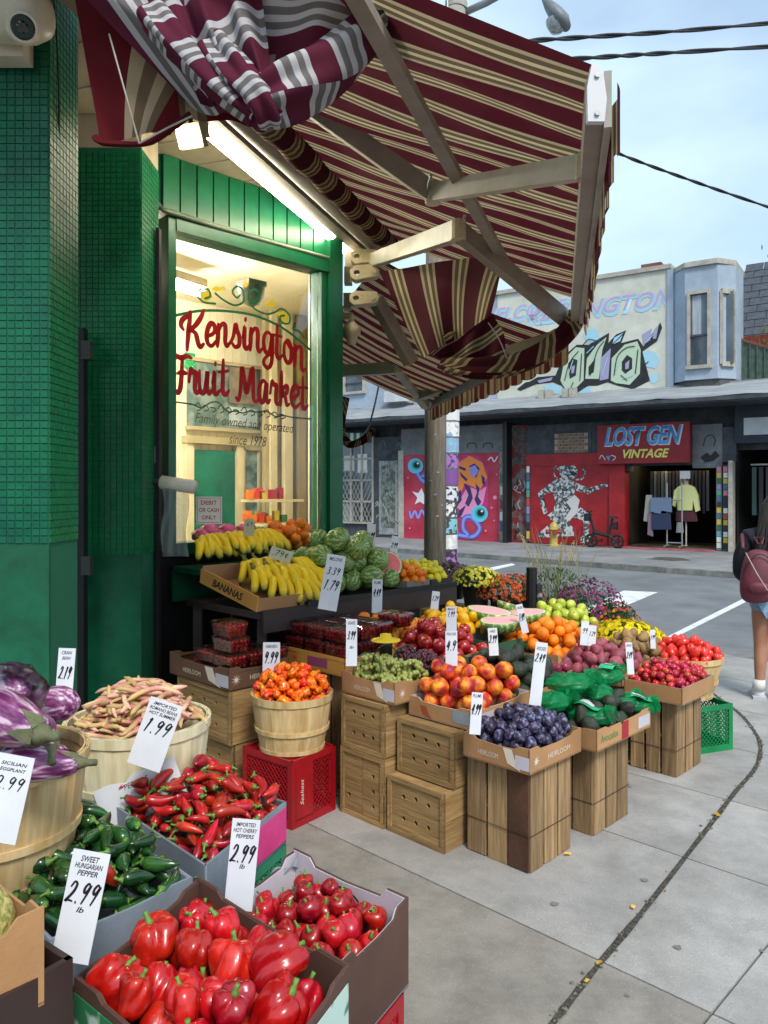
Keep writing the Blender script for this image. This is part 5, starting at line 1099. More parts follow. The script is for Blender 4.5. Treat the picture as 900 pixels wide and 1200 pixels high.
def holebox(label, F, w, u, z0, h, vertical=False, group='wooden boxes with round holes'):
    q = Q(F, w, u); c = sum(q, Vector())/4; c.z = z0; t = thing('wooden_box', label, 'wooden box', c, group=group); q = [p-Vector((c.x, c.y, 0)) for p in q]
    th = .012
    for i in (0, 1, 2, 3):
        a, b = q[i], q[(i+1) % 4]; L = (b-a).length; M_ = frame2(a, b); holed = i in (3, 1)
        e = .022
        for j in range(2):
            if vertical and holed:
                x0, x1 = (e+j*(L-2*e)/2+.002, e+(j+1)*(L-2*e)/2-.002); out = [(x0, e), (x1, e), (x1, h-e), (x0, h-e)]
                hs = [((x0+x1)/2+.01, h*(.25+.22*k)) for k in range(3)] if j == 1 else [((x0+x1)/2-.03, h*.3)]
            else:
                z_0, z_1 = (e*holed+j*(h-2*e*holed)/2+.0015, e*holed+(j+1)*(h-2*e*holed)/2-.0015); x0, x1 = (e, L-e) if holed else (0, L)
                out = [(x0, z_0), (x1, z_0), (x1, z_1), (x0, z_1)]; hs = [(L*(.28+.22*k), (z_0+z_1)/2+rng.uniform(-.006, .006)) for k in range(3)] if holed else []
            holes = [[(hx_+.0105*math.cos(s*PI/6), hy+.0105*math.sin(s*PI/6)) for s in range(12)] for hx_, hy in hs]
            MB().plate(out, holes, M_ @ Matrix.Translation((0, 0, -th-(.008 if holed else 0))), th).obj('plank', m_woody, t)
        if holed:
            for out in ([(0, 0), (L, 0), (L, e), (0, e)], [(0, h-e), (L, h-e), (L, h), (0, h)], [(0, e+.001), (e, e+.001), (e, h-e-.001), (0, h-e-.001)], [(L-e, e+.001), (L, e+.001), (L, h-e-.001), (L-e, h-e-.001)]):
                MB().plate(out, [], M_ @ Matrix.Translation((0, 0, -th-.0005)), th).obj('frame_board', m_woody, t)
    ins = MB(); qq = [p*.93 for p in q]; ins.add([(p.x, p.y, h-.004) for p in qq]+[(p.x, p.y, h-.01) for p in qq], [(0, 1, 2, 3), (7, 6, 5, 4)]); ins.obj('lid', m_woody, t)
    ins = MB(); ins.add([(p.x, p.y, .006) for p in qq], [(0, 1, 2, 3)]); ins.obj('bottom', m_woody, t)
    ins = MB(); qi = [p*.86 for p in q]; ins.add([(p.x, p.y, .01) for p in qi]+[(p.x, p.y, h-.012) for p in qi], [(i, (i+1) % 4, 4+(i+1) % 4, 4+i) for i in range(4)]); ins.obj('inner_lining', m_dark, t)
    return t
def slatcrate(label, F, w, u, z0, h, ns=(4, 4), group='tall slatted wooden crates', dark=(), skip=()):
    q = Q(F, w, u); c = sum(q, Vector())/4; c.z = z0; t = thing('slatted_crate', label, 'crate', c, group=group); q = [p-Vector((c.x, c.y, 0)) for p in q]
    for i in range(4):
        a, b = q[i], q[(i+1) % 4]; L = (b-a).length; M_ = frame2(a, b); n = ns[i % 2]; g = .006
        for j in range(n):
            if (i, j) in skip: continue
            x0 = L*j/n+g*rng.uniform(.5, 1.6); x1 = L*(j+1)/n-g*rng.uniform(.5, 1.6)
            MB().plate([(x0, rng.uniform(0, .006)), (x1, rng.uniform(0, .006)), (x1+rng.uniform(-.003, .003), h-.002), (x0+rng.uniform(-.003, .003), h-.002)], [], M_ @ Matrix.Translation((0, 0, -.008+rng.uniform(-.0015, .0015))), .008).obj('slat', m_woodd if (i, j) in dark else m_wood, t)
        for fz in (.36, .62)[:1]:
            MB().beam(M_ @ Vector((0, h*fz, .003)), M_ @ Vector((L, h*fz, .003)), .002, .002).obj('wire', m_wire, t)
    for zz in (.012, h*.5, h-.016):
        MB().add([(p.x*.93, p.y*.93, zz) for p in q]+[(p.x*.93, p.y*.93, zz+.012) for p in q], [(3, 2, 1, 0), (4, 5, 6, 7)]+[(i, (i+1) % 4, 4+(i+1) % 4, 4+i) for i in range(4)]).obj('end_board', m_wood, t)
    return t
_stave = {}
def bushel(label, c, z0, rt, rb, h, m, n=20, group=None, wall=None):
    t = thing('bushel_basket', label, 'basket', (c[0], c[1], z0), group=group)
    key = (rt, rb, h, m.name, n)
    if key not in _stave:
        s = MB(); wt, wb = 2*rt*math.sin(PI/n)*1.04, 2*rb*math.sin(PI/n)*1.04; vs = []
        K = 4
        for j in range(K+1):
            f = j/K; r = rb+(rt-rb)*f+.006*math.sin(PI*f); w = wb+(wt-wb)*f
            vs += [(r, -w/2, h*f), (r, w/2, h*f), (r-.004, w/2, h*f), (r-.004, -w/2, h*f)]
        fs = []
        for j in range(K):
            b = j*4; fs += [(b+a, b+(a+1) % 4, b+4+(a+1) % 4, b+4+a) for a in range(4)]
        fs += [(3, 2, 1, 0), (K*4, K*4+1, K*4+2, K*4+3)]
        _stave[key] = s.add(vs, fs).mesh('stave', m)
    a0 = rng.random()
    for k in range(n): link('stave', _stave[key], t, (0, 0, 0), (0, 0, a0+2*PI*k/n))
    for (f, hh, dr) in ((1.0, .032, .005), (.42, .02, .006), (.06, .018, .004)):
        r = rb+(rt-rb)*f+.006*math.sin(PI*f); z = h*f
        MB().lathe([(r+.0008, z-hh), (r+dr, z-hh), (r+dr+.002, z), (r+.001, z)], 40).obj('hoop', m, t, smooth=True, angle=.6)
    MB().lathe([(rt-.0045, h-.03), (rt-.009, h-.03), (rt-.009, h), (rt-.0045, h)], 40).obj('inner_hoop', m, t, smooth=True, angle=.6)
    MB().lathe([(0, .012), (rb-.004, .012)], 20).obj('bottom', m, t)
    return t
def milkcrate(label, quad, z0, h, m, solid_top=False, brand=False, group=None):
    c = sum(quad, Vector())/4; c.z = z0; t = thing('milk_crate', label, 'milk crate', c, group=group); q = [p-Vector((c.x, c.y, 0)) for p in quad]
    for i in range(4):
        a, b = q[i], q[(i+1) % 4]; L = (b-a).length; M_ = frame2(a, b); w = MB(); w.M = M_; e = .03
        for (x0, x1, y0, y1) in ((0, L, 0, e), (0, L, h-e, h), (0, e, e, h-e), (L-e, L, e, h-e), (e, L-e, h*.0+e, e+.008)):
            w.box(((x0+x1)/2, (y0+y1)/2, -.006), (x1-x0, y1-y0, .012))
        if brand and i == 0: w.box((L*.27, h/2, -.004), (L*.4, h-2*e, .008)); lx0 = L*.48; w.box((L*.86, h*.55, -.004), (.012, h*.5, .01))
        else: lx0 = e
        H = h-2*e; st = .028
        for s in (1, -1):
            k = lx0-H
            while k < L:
                x0, x1 = max(lx0, k), min(L-e, k+H)
                if x1-x0 > .006:
                    y0, y1 = (x0-k, x1-k) if s == 1 else (H-(x0-k), H-(x1-k)); w.beam((x0, e+y0, -.006), (x1, e+y1, -.006), .0035, .007, up=(0, 0, 1))
                k += st
        wo_ = w.obj('crate_wall', m, t)
        if brand and i == 0:
            rot = Matrix((M_.col[0].xyz, -M_.col[2].xyz, M_.col[1].xyz)).transposed().to_euler(); rr_ = (Matrix((M_.col[0].xyz, -M_.col[2].xyz, M_.col[1].xyz)).transposed() @ Euler((0, -PI/2, 0)).to_matrix()).to_euler()
            link('lettering', text_mesh('Sealtest', m_print, shear=.4), wo_, M_ @ Vector((L*.22, h*.5, .0015)), rr_, (.12, 1, .022))
    MB().box((0, 0, .01), (.2, .2, .01)).obj('floor', m, t)
    s = MB(); zz = h-.006 if solid_top else .004; s.add([(p.x*.97, p.y*.97, zz-.004) for p in q]+[(p.x*.97, p.y*.97, zz) for p in q], [(3, 2, 1, 0), (4, 5, 6, 7)]+[(i, (i+1) % 4, 4+(i+1) % 4, 4+i) for i in range(4)]); s.obj('base_panel', m, t)
    return t
# ------------------------------------------------------------------ fruit shapes
def ball(fr, nu=14, nv=10, fz=None):
    """fr(theta, phi) -> radius factor; returns MB with unit sphere-ish"""
    mb = MB(); vs = [(0, 0, (fz(0) if fz else 1)*fr(0, 0))]; 
    for j in range(1, nv):
        ph = PI*j/nv
        for i in range(nu):
            th = 2*PI*i/nu; r = fr(th, ph); vs.append((r*math.sin(ph)*math.cos(th), r*math.sin(ph)*math.sin(th), (fz(ph) if fz else math.cos(ph))*r))
    vs.append((0, 0, (fz(PI) if fz else -1)*fr(0, PI))); fs = []; N_ = len(vs)-1
    for i in range(nu): fs.append((0, 1+i, 1+(i+1) % nu)); fs.append((N_, 1+(nv-2)*nu+(i+1) % nu, 1+(nv-2)*nu+i))
    for j in range(nv-2):
        for i in range(nu): a = 1+j*nu; fs.append((a+i, a+nu+i, a+nu+(i+1) % nu, a+(i+1) % nu))
    return mb.add(vs, fs)
def _dirt(): pass
def uvramp(name, stops, rough=.4, rnd=.1, coat=0, nscale=12, namt=.12, bump=.05):
    m = bpy.data.materials.new(name); m.use_nodes = True; t = m.node_tree; N = t.nodes; L = t.links; b = N['Principled BSDF']; b.inputs['Roughness'].default_value = rough
    if coat: b.inputs['Coat Weight'].default_value = coat
    uv = N.new('ShaderNodeUVMap'); uv.uv_map = 'UVMap'; sp = N.new('ShaderNodeSeparateXYZ'); L.new(uv.outputs[0], sp.inputs[0])
    n = N.new('ShaderNodeTexNoise'); n.inputs['Scale'].default_value = nscale; tcn = N.new('ShaderNodeTexCoord'); L.new(tcn.outputs['Object'], n.inputs[0])
    a = N.new('ShaderNodeMath'); a.operation = 'MULTIPLY_ADD'; a.inputs[1].default_value = namt; L.new(n.outputs[0], a.inputs[0]); L.new(sp.outputs[1], a.inputs[2])
    rp = N.new('ShaderNodeValToRGB'); e = rp.color_ramp.elements; e[0].position = stops[0][0]; e[0].color = hx(stops[0][1]); e[1].position = stops[1][0]; e[1].color = hx(stops[1][1])
    for p_, c_ in stops[2:]: q_ = e.new(p_); q_.color = hx(c_)
    L.new(a.outputs[0], rp.inputs[0]); hs = N.new('ShaderNodeHueSaturation'); oi = N.new('ShaderNodeObjectInfo'); r = N.new('ShaderNodeMapRange'); r.inputs[3].default_value = 1-rnd; r.inputs[4].default_value = 1+rnd
    L.new(oi.outputs['Random'], r.inputs[0]); L.new(r.outputs[0], hs.inputs['Value']); L.new(rp.outputs[0], hs.inputs['Color']); L.new(hs.outputs[0], b.inputs['Base Color']); return m
def tubeuv(pts, rad, n, mt, name):
    """tapered tube with uv v along its length"""
    mb = MB(); pts = [Vector(p) for p in pts]; m_ = len(pts)-1; prev = None; rings = []
    for i, p in enumerate(pts):
        t = (pts[min(i+1, m_)]-pts[max(i-1, 0)]).normalized(); x = t.cross(Vector((0, 0, 1))) if prev is None else prev-t*prev.dot(t)
        if x.length < .05: x = t.cross(Vector((0, 1, 0)))
        x.normalize(); prev = x; y = t.cross(x); rings.append([p+(x*math.cos(2*PI*k/n)+y*math.sin(2*PI*k/n))*rad[i] for k in range(n)])
    vs = [v for r in rings for v in r]; fs, uvs = [], []
    for i in range(m_):
        for k in range(n): fs.append((i*n+k, i*n+(k+1) % n, (i+1)*n+(k+1) % n, (i+1)*n+k)); uvs.append([(k/n, i/m_), ((k+1)/n, i/m_), ((k+1)/n, (i+1)/m_), (k/n, (i+1)/m_)])
    fs.append(tuple(range(n-1, -1, -1))); uvs.append([(0, 0)]*n); fs.append(tuple(m_*n+k for k in range(n))); uvs.append([(0, 1)]*n)
    mb.add(vs, fs, uvs); return mb.mesh(name, mt, smooth=True)
m_stem = mat('green_stem', '4f7a2a', '6c9440', scale=20, rough=.6); m_stemb = mat('brown_stem', '5a4a30', rough=.8)
m_bell = mat('bell_red', 'a80a10', 'bf1512', scale=1.12, rough=.28, rnd=.25, coat=.35, dirt=.25, lo=.4, hi=.6, huernd=.004, bump=.05, bscale=1.2)
m_cher = mat('cherry_pepper_red', '960a14', 'b41418', scale=2.00, rough=.3, rnd=.35, coat=.3, dirt=.2, huernd=.004)
m_longr = mat('long_pepper_red', '9c0d12', 'c4201a', scale=1.25, rough=.32, rnd=.3, coat=.2, dirt=.25, huernd=.008)
m_jal = mat('jalapeno_green', '123a17', '24551f', scale=1.50, rough=.25, rnd=.35, coat=.4, huernd=.02, c3='1a4519')
m_hab = mat('habanero_orange', 'd82e08', 'f39a12', scale=2.75, rough=.28, rnd=.12, coat=.3, huernd=.022, c3='ea5a0c')
m_peach = mat('peach_skin', 'f0a023', '9c1626', scale=0.88, rough=.5, rnd=.12, huernd=.015, lo=.36, hi=.62, c3='dc5a1e', detail=3)
m_nect = mat('nectarine_skin', 'd9541c', '93101f', scale=1.00, rough=.28, rnd=.15, lo=.3, hi=.5, coat=.2, detail=3)
m_oran = mat('orange_skin', 'f08a10', 'ea7a0a', scale=1.12, rough=.38, rnd=.08, bump=.25, bscale=21.7, huernd=.008)
m_apri = mat('apricot_skin', 'f4a92c', 'ee7f1c', scale=1.12, rough=.4, rnd=.08, huernd=.012)
m_mang = mat('yellow_mango_skin', 'f0bf16', 'e6a312', scale=1.00, rough=.35, rnd=.08)
m_lem = mat('lemon_skin', 'e9d21c', 'c8c62a', scale=1.12, rough=.4, rnd=.1, bump=.1, bscale=16.7)
m_lime = mat('pale_green_skin', 'a9bd3c', 'c3c94c', scale=1.12, rough=.35, rnd=.12)
m_plum = mat('plum_skin', '1f1a34', '6f7aa0', scale=1.62, rough=.42, rnd=.3, lo=.36, hi=.68, c3='33263f', detail=4)
m_avo = mat('avocado_skin', '1d231a', '2f3a22', scale=1.75, rough=.4, rnd=.3, bump=.5, bscale=9.2)
m_pot = mat('red_potato_skin', '8f3a4a', '7a4a52', scale=1.50, rough=.6, rnd=.18, c3='a34c5c', dirt=.2)
m_potw = mat('brown_potato_skin', 'a08050', '8a6c42', scale=1.75, rough=.75, rnd=.15, dirt=.2)
m_onion = mat('red_onion_skin', '6d1830', '9a3a52', scale=1.25, rough=.35, rnd=.2, coat=.2)
m_tom = mat('tomato_red', 'd2201c', 'e0402c', scale=1.12, rough=.2, rnd=.12, coat=.3)
m_smallr = mat('crab_apple_skin', 'a8102c', 'd8483c', scale=1.38, rough=.28, rnd=.25, lo=.45, hi=.75, huernd=.015)
m_grapeg = mat('green_grape', '8b9648', 'a3a65a', scale=20, rough=.3, rnd=.1, sss=.1); m_grapeb = mat('red_grape', '3a1626', '5c2838', scale=20, rough=.35, rnd=.15)
m_ban = uvramp('banana_skin', [(.0, '4a5a1a'), (.14, '8f9f22'), (.36, 'ecc818'), (.86, 'efc91a'), (.97, '9aa02a'), (1.0, '3a2c14')], rough=.42, rnd=.06)
m_bean = uvramp('bean_pod', [(.0, 'c8b078'), (.3, 'd79a8e'), (.55, 'dcbd92'), (.8, 'c47a74'), (1, 'c0a26a')], rough=.6, rnd=.2, nscale=40, namt=.5)
m_egg = mat('striped_eggplant', '5f2152', 'cbb2c2', scale=15, rough=.3, rnd=.1, coat=.25, lo=.40, hi=.62, c3='8a4a78', detail=8, stretch=(.14, 1, 1))
m_calyx = mat('eggplant_calyx', '5b6440', '6f6c50', scale=12, rough=.7, dirt=.3)
m_melon = mat('cantaloupe_net', '8a8b46', 'c4b46e', scale=5.50, rough=.75, bump=.5, bscale=5.8, lo=.45, hi=.58, detail=6)
def watermat():
    m = bpy.data.materials.new('watermelon_rind'); m.use_nodes = True; t = m.node_tree; N = t.nodes; L = t.links; b = N['Principled BSDF']; b.inputs['Roughness'].default_value = .3
    tcn = N.new('ShaderNodeTexCoord'); sp = N.new('ShaderNodeSeparateXYZ'); L.new(tcn.outputs['Object'], sp.inputs[0]); at = N.new('ShaderNodeMath'); at.operation = 'ARCTAN2'; L.new(sp.outputs[0], at.inputs[0]); L.new(sp.outputs[1], at.inputs[1])
    n = N.new('ShaderNodeTexNoise'); n.inputs['Scale'].default_value = 3.2; n.inputs['Detail'].default_value = 5; L.new(tcn.outputs['Object'], n.inputs[0])
    a = N.new('ShaderNodeMath'); a.operation = 'MULTIPLY_ADD'; a.inputs[1].default_value = 1.1; L.new(n.outputs[0], a.inputs[0]); L.new(at.outputs[0], a.inputs[2])
    ml = N.new('ShaderNodeMath'); ml.operation = 'MULTIPLY'; ml.inputs[1].default_value = 13; L.new(a.outputs[0], ml.inputs[0]); sn = N.new('ShaderNodeMath'); sn.operation = 'SINE'; L.new(ml.outputs[0], sn.inputs[0])
    rp = N.new('ShaderNodeValToRGB'); e = rp.color_ramp.elements; e[0].position = .2; e[0].color = hx('587f40'); e[1].position = .6; e[1].color = hx('a9ba6c'); L.new(sn.outputs[0], rp.inputs[0]); L.new(rp.outputs[0], b.inputs['Base Color']); return m
m_wm = watermat(); m_pink = mat('melon_flesh', 'dd4a4e', 'd0363f', scale=12, rough=.35, sss=.1, c3='e8797a'); m_palepink = mat('pale_melon_flesh', 'ecb0ac', 'e39a9c', scale=10, rough=.35, sss=.1); m_rindw = mat('rind_white', 'cfd6a6', rough=.5)
def cleft(d=.12): return lambda th, ph: 1-.10*math.exp(-(ph/.35)**2)-d*.6*math.exp(-((abs(((th+PI) % (2*PI))-PI))/.22)**2)*math.sin(ph)
ME = {}
ME['peach'] = ball(cleft(.14)).mesh('peach', m_peach, True); ME['nectarine'] = ball(cleft(.1)).mesh('nectarine', m_nect, True)
ME['orange'] = ball(lambda t, p: 1-.05*math.exp(-(p/.3)**2)).mesh('orange', m_oran, True); ME['apricot'] = ball(cleft(.12)).mesh('apricot', m_apri, True)
def ell(name, m, sx, k=0, nu=12, nv=9, ptip=0):
    mb = ball(lambda t, p: 1+k*math.sin(2.3*p+t)*.5, nu, nv); mb.v = [(z*sx+(ptip*abs(z)**6*(1 if z > 0 else -1)), y, x) for x, y, z in mb.v]; return mb.mesh(name, m, True)
ME['mango'] = ell('yellow_mango', m_mang, 1.35, .1); ME['lemon'] = ell('lemon', m_lem, 1.15, 0, ptip=.25); ME['plum'] = ell('plum', m_plum, 1.2); ME['potato'] = ell('red_potato', m_pot, 1.3, .22); ME['potatow'] = ell('brown_potato', m_potw, 1.35, .2)
ME['onion'] = ball(lambda t, p: 1, 12, 9, fz=lambda p: math.cos(p)+(.35*math.exp(-(p/.25)**2))).mesh('red_onion', m_onion, True); ME['tomato'] = ell('tomato', m_tom, 1.35, .06); ME['smallred'] = ball(cleft(.06), 10, 8).mesh('small_red_apple', m_smallr, True)
ME['pear'] = ell('green_apple', m_lime, 1.12, .05); ME['avocado'] = (lambda mb: (setattr(mb, 'v', [((z*1.35), y*(1-.28*z), x*(1-.28*z)) for x, y, z in mb.v]), mb)[1])(ball(lambda t, p: 1, 12, 10)).mesh('avocado', m_avo, True)
def variants(me, k, amp, scar=None, seed=3):
    out = []; ms = bpy.data.materials.get('stem_scar') or mat('stem_scar', '4a4a26', rough=.8)
    for i in range(k):
        m2 = me.copy(); r = random.Random(seed+i); off = Vector((r.random()*9, r.random()*9, r.random()*9)); sx, sy, sz = (1+r.uniform(-amp, amp)*1.2 for _ in range(3))
        for v in m2.vertices:
            n_ = noise.noise(v.co*1.1+off)*amp*2+noise.noise(v.co*3+off)*amp*.5; v.co = Vector((v.co.x*sx, v.co.y*sy, v.co.z*sz))*(1+n_)
        if scar:
            b_ = bmesh.new(); b_.from_mesh(m2); m2.materials.append(ms); tv = max(b_.verts, key=lambda v: v.co.z); c_ = tv.co.copy(); vs = [b_.verts.new(c_+Vector((scar*math.cos(q*PI/3), scar*math.sin(q*PI/3), .012))) for q in range(6)]
            f = b_.faces.new(vs); f.material_index = 1; b_.to_mesh(m2); b_.free()
        m2.update(); out.append(m2)
    return out
def lobed(n, a, sq=.2, dim=.22, nu=28, nv=14): return ball(lambda th, ph: (1.04-1.9*a*math.exp(-(abs(math.sin(n*(th+.25*math.sin(2*ph+n))/2))/.38)**2)*math.sin(ph)**.6+.03*math.sin(2*th+4*ph))*(1-dim*math.exp(-(ph/.42)**2)-dim*.5*math.exp(-((PI-ph)/.4)**2)+.06*math.sin(3*ph+th)), nu, nv)
def scaled(mb, sx, sy, sz, taper=0): mb.v = [(x*sx*(1+taper*z), y*sy*(1+taper*z), z*sz) for x, y, z in mb.v]; return mb
BELLS = [scaled(lobed(4, .10, nu=40, nv=18), 1, .95, 1.1, .12).mesh('bell_pepper', m_bell, True), scaled(lobed(3, .12, nu=40, nv=18), 1.02, .92, 1.2, .14).mesh('bell_pepper', m_bell, True), scaled(lobed(4, .12, nu=40, nv=18), .95, 1.0, .98, .08).mesh('bell_pepper', m_bell, True)]
ST_BELL = MB().tube([(0, 0, .72), (.01, 0, .9), (.05, .02, 1.1), (.12, .03, 1.28)], [.26, .13, .09, .11], 8).mesh('stem', m_stem, True)
CHERS = [scaled(lobed(3, .05, nu=16, nv=10), 1, 1, .95).mesh('cherry_pepper', m_cher, True), scaled(lobed(4, .07, nu=16, nv=10), 1, .95, 1.05, .1).mesh('cherry_pepper', m_cher, True)]
ST_CH = MB().tube([(0, 0, .74), (0, .02, .9), (.08, .05, 1.3)], [.3, .1, .09], 7).mesh('stem', m_stem, True)
def pepmesh(m, name, bend, L, r, sh=1.0): # along x, unit length
    pts = [(L*(t-.5), bend*math.sin(PI*t)*L, .02*math.sin(5*t)) for t in [i/8 for i in range(9)]]; rad = [r*s for s in (.55, .92, 1, .97, .9, .78, .62, .4, .08)]
    return MB().tube(pts, rad, 9).mesh(name, m, True)
LONGS = [pepmesh(m_longr, 'long_red_pepper', b, 1, w_) for b, w_ in ((.05, .17), (.14, .16), (.22, .15), (-.12, .18))]; LONGB = [pepmesh(m_longr, 'long_red_pepper', b, .8, .23) for b in (.05, .1)]
JALS = [pepmesh(m_jal, 'green_pepper', b, 1, .19) for b in (.03, .1, .17)]
ST_L = MB().tube([(-.5, 0, 0), (-.54, 0, 0), (-.62, 0, .03), (-.72, .02, .08)], [.13, .05, .035, .04], 6).mesh('stem', m_stem, True)
HABS = [scaled(lobed(3, .16, dim=.35, nu=16, nv=10), .9, .85, 1.35, .3).mesh('orange_hot_pepper', m_hab, True), scaled(lobed(4, .18, dim=.25, nu=16, nv=10), 1.1, .9, 1.1, .15).mesh('orange_hot_pepper', m_hab, True)]
EGG = MB().tube([(x, .02*math.sin(x*5), 0) for x in (-.5, -.44, -.34, -.2, -.05, .1, .22, .32, .4, .44)], [.10, .13, .165, .2, .235, .245, .23, .18, .1, .02], 18).mesh('eggplant', m_egg, True)
def calyxm():
    mb = MB(); mb.tube([(-.47, 0, 0), (-.55, 0, 0), (-.62, .01, .02), (-.72, .03, .06)], [.13, .09, .055, .05], 10)
    for k in range(5):
        a = k*2*PI/5; d_ = Vector((0, math.cos(a), math.sin(a))); s_ = Vector((0, -math.sin(a), math.cos(a)))
        mb.add([Vector((-.5, 0, 0))+d_*.11+s_*.08, Vector((-.5, 0, 0))+d_*.11-s_*.08, Vector((-.42, 0, 0))+d_*.165-s_*.06, Vector((-.28, 0, 0))+d_*.215, Vector((-.42, 0, 0))+d_*.165+s_*.06], [(0, 1, 2, 3, 4)])
    return mb.mesh('calyx', m_calyx, True)
CAL = calyxm()
BEANS = []
for b, wv in ((.05, .03), (.16, .02), (-.1, .05), (.02, .06)):
    pts = [((t-.5), b*math.sin(PI*t), .02*math.sin(9*t)) for t in [i/10 for i in range(11)]]; rad = [.012]+[.042*(1+wv*6*abs(math.sin(i*1.3))) for i in range(9)]+[.008]
    BEANS.append(tubeuv(pts, rad, 6, m_bean, 'bean_pod'))
def banana():
    pts, rad = [], []
    for i in range(15):
        t = i/14; a = t*1.55; pts.append((.015+.155*math.sin(a*.82), 0, -.125*(1-math.cos(a*.98))+.012*math.sin(PI*t))); rad.append(.007+.0160*min(1, max(0, (t-.06)*5))*min(1, (1-t)*5+.15))
    rad[-1] = .004; return tubeuv(pts, rad, 8, m_ban, 'banana')
BAN = banana()
WMB = ball(lambda t, p: 1, 24, 16); WMM = scaled(WMB, 1, 1, 1.1).mesh('watermelon', m_wm, True)
for k_, a_, sc_ in (('peach', .05, .12), ('nectarine', .05, .10), ('orange', .04, .10), ('apricot', .06, .10), ('mango', .08, .08), ('lemon', .07, None), ('plum', .07, .10), ('potato', .16, None), ('potatow', .16, None), ('onion', .06, None), ('tomato', .08, .12), ('smallred', .06, .14), ('pear', .06, .12), ('avocado', .07, .10)): ME[k_] = variants(ME[k_], 4, a_, sc_)
BELLS = variants(BELLS[0], 2, .07)+variants(BELLS[1], 2, .07, seed=9)+variants(BELLS[2], 2, .07, seed=19); CHERS = variants(CHERS[0], 3, .06)+variants(CHERS[1], 3, .06, seed=9); HABS = variants(HABS[0], 3, .14)+variants(HABS[1], 3, .14, seed=7)
WML = variants(WMM, 3, .05)
# ------------------------------------------------------------------ piling
def heap(n, poly, z0, dome, body, seed=1, tries=60, stop=0, rpad=.8, E0=None):
    r = np.random.default_rng(seed); P_ = np.array([(p.x, p.y) if hasattr(p, 'x') else p for p in poly]); lo, hi = P_.min(0), P_.max(0)
    Am = [(P_[i], P_[(i+1) % len(P_)]) for i in range(len(P_))]
    E_ = np.zeros((0, 4)) if E0 is None else E0; out = []
    area = sum(a[0]*b[1]-b[0]*a[1] for a, b in Am); sg = 1 if area > 0 else -1
    for k in range(n):
        offs, rot, sc, mi = body(r, k); offs = np.array(offs)
        C_ = lo+(hi-lo)*r.random((tries, 2)); ok = np.ones(tries, bool)
        for a, b in Am:
            d = b-a; nrm = np.array([-d[1], d[0]])*sg/np.linalg.norm(d)
            for o in offs: ok &= ((C_+o[:2]-a) @ nrm) >= o[3]*rpad
        C_ = C_[ok]
        if len(C_) == 0: continue
        Z = np.full(len(C_), -9.0)
        for o in offs:
            Z = np.maximum(Z, z0+o[3]-o[2])
            if len(E_):
                pos = C_+o[:2]; d2 = ((pos[:, None, :]-E_[None, :, :2])**2).sum(2); rs = (o[3]+E_[:, 3])[None, :]; q = rs**2-d2
                zz = np.where(q > 0, E_[None, :, 2]+np.sqrt(np.maximum(q, 0))-o[2], -9); Z = np.maximum(Z, zz.max(1))
        D_ = np.array([dome(c[0], c[1]) for c in C_]); ex = Z-D_; i = int(ex.argmin())
        if ex[i] > stop: continue
        E_ = np.vstack([E_, np.column_stack([offs[:, 0]+C_[i, 0], offs[:, 1]+C_[i, 1], offs[:, 2]+Z[i], offs[:, 3]*.97])])
        out.append(((C_[i, 0], C_[i, 1], Z[i]), rot, sc, mi))
    return out
def domef(poly, ze, zc, p=2.0):
    c = sum(poly, Vector())/len(poly); R_ = sum((q-c).length for q in poly)/len(poly)
    return lambda x, y: ze+(zc-ze)*max(0, 1-(math.hypot(x-c.x, y-c.y)/R_)**p)
def circ_poly(c, r, n=14): return [Vector((c[0]+r*math.cos(2*PI*k/n), c[1]+r*math.sin(2*PI*k/n), 0)) for k in range(n)]
def sphere_body(r0, r1, nm=1, upright=.0):
    def f(r, k):
        s = r.uniform(r0, r1)
        e = (r.normal(0, .5), r.normal(0, .5), r.uniform(0, 6.28)) if upright else tuple(r.uniform(0, 6.28, 3))
        return [(0, 0, 0, s)], e, s, int(r.integers(nm))
    return f
def long_body(L0, L1, rr_, nm=1, k3=3, tilt=.25, yaw=None):
    def f(r, k):
        L = r.uniform(L0, L1); a = r.uniform(0, 6.28) if yaw is None else yaw+r.normal(0, .5); t = r.normal(0, tilt); offs = []
        for s in np.linspace(-.38, .38, k3): offs.append((L*s*math.cos(a)*math.cos(t), L*s*math.sin(a)*math.cos(t), -L*s*math.sin(t), L*rr_*(1 if abs(s) < .3 else .85)))
        return offs, (r.uniform(0, 6.28), t, a), L, int(r.integers(nm))
    return f
def pile(name, label, cat, group, meshes, n, poly, z0, ze, zc, body, seed, stem=None, stop=0, pad=.8, p=2.0, tries=60, stemp=1.0):
    if not isinstance(meshes, list): meshes = [meshes]
    res = heap(n, poly, z0, domef(poly, ze, zc, p), body, seed, tries, stop, pad); outs = []
    for pos, rot, sc, mi in res:
        o = link(name, meshes[rng.randrange(len(meshes))], None, pos, rot, sc); tag(o, label, cat, group); outs.append(o)
        if stem is not None and rng.random() < stemp: link('stem', stem, o)
    return outs
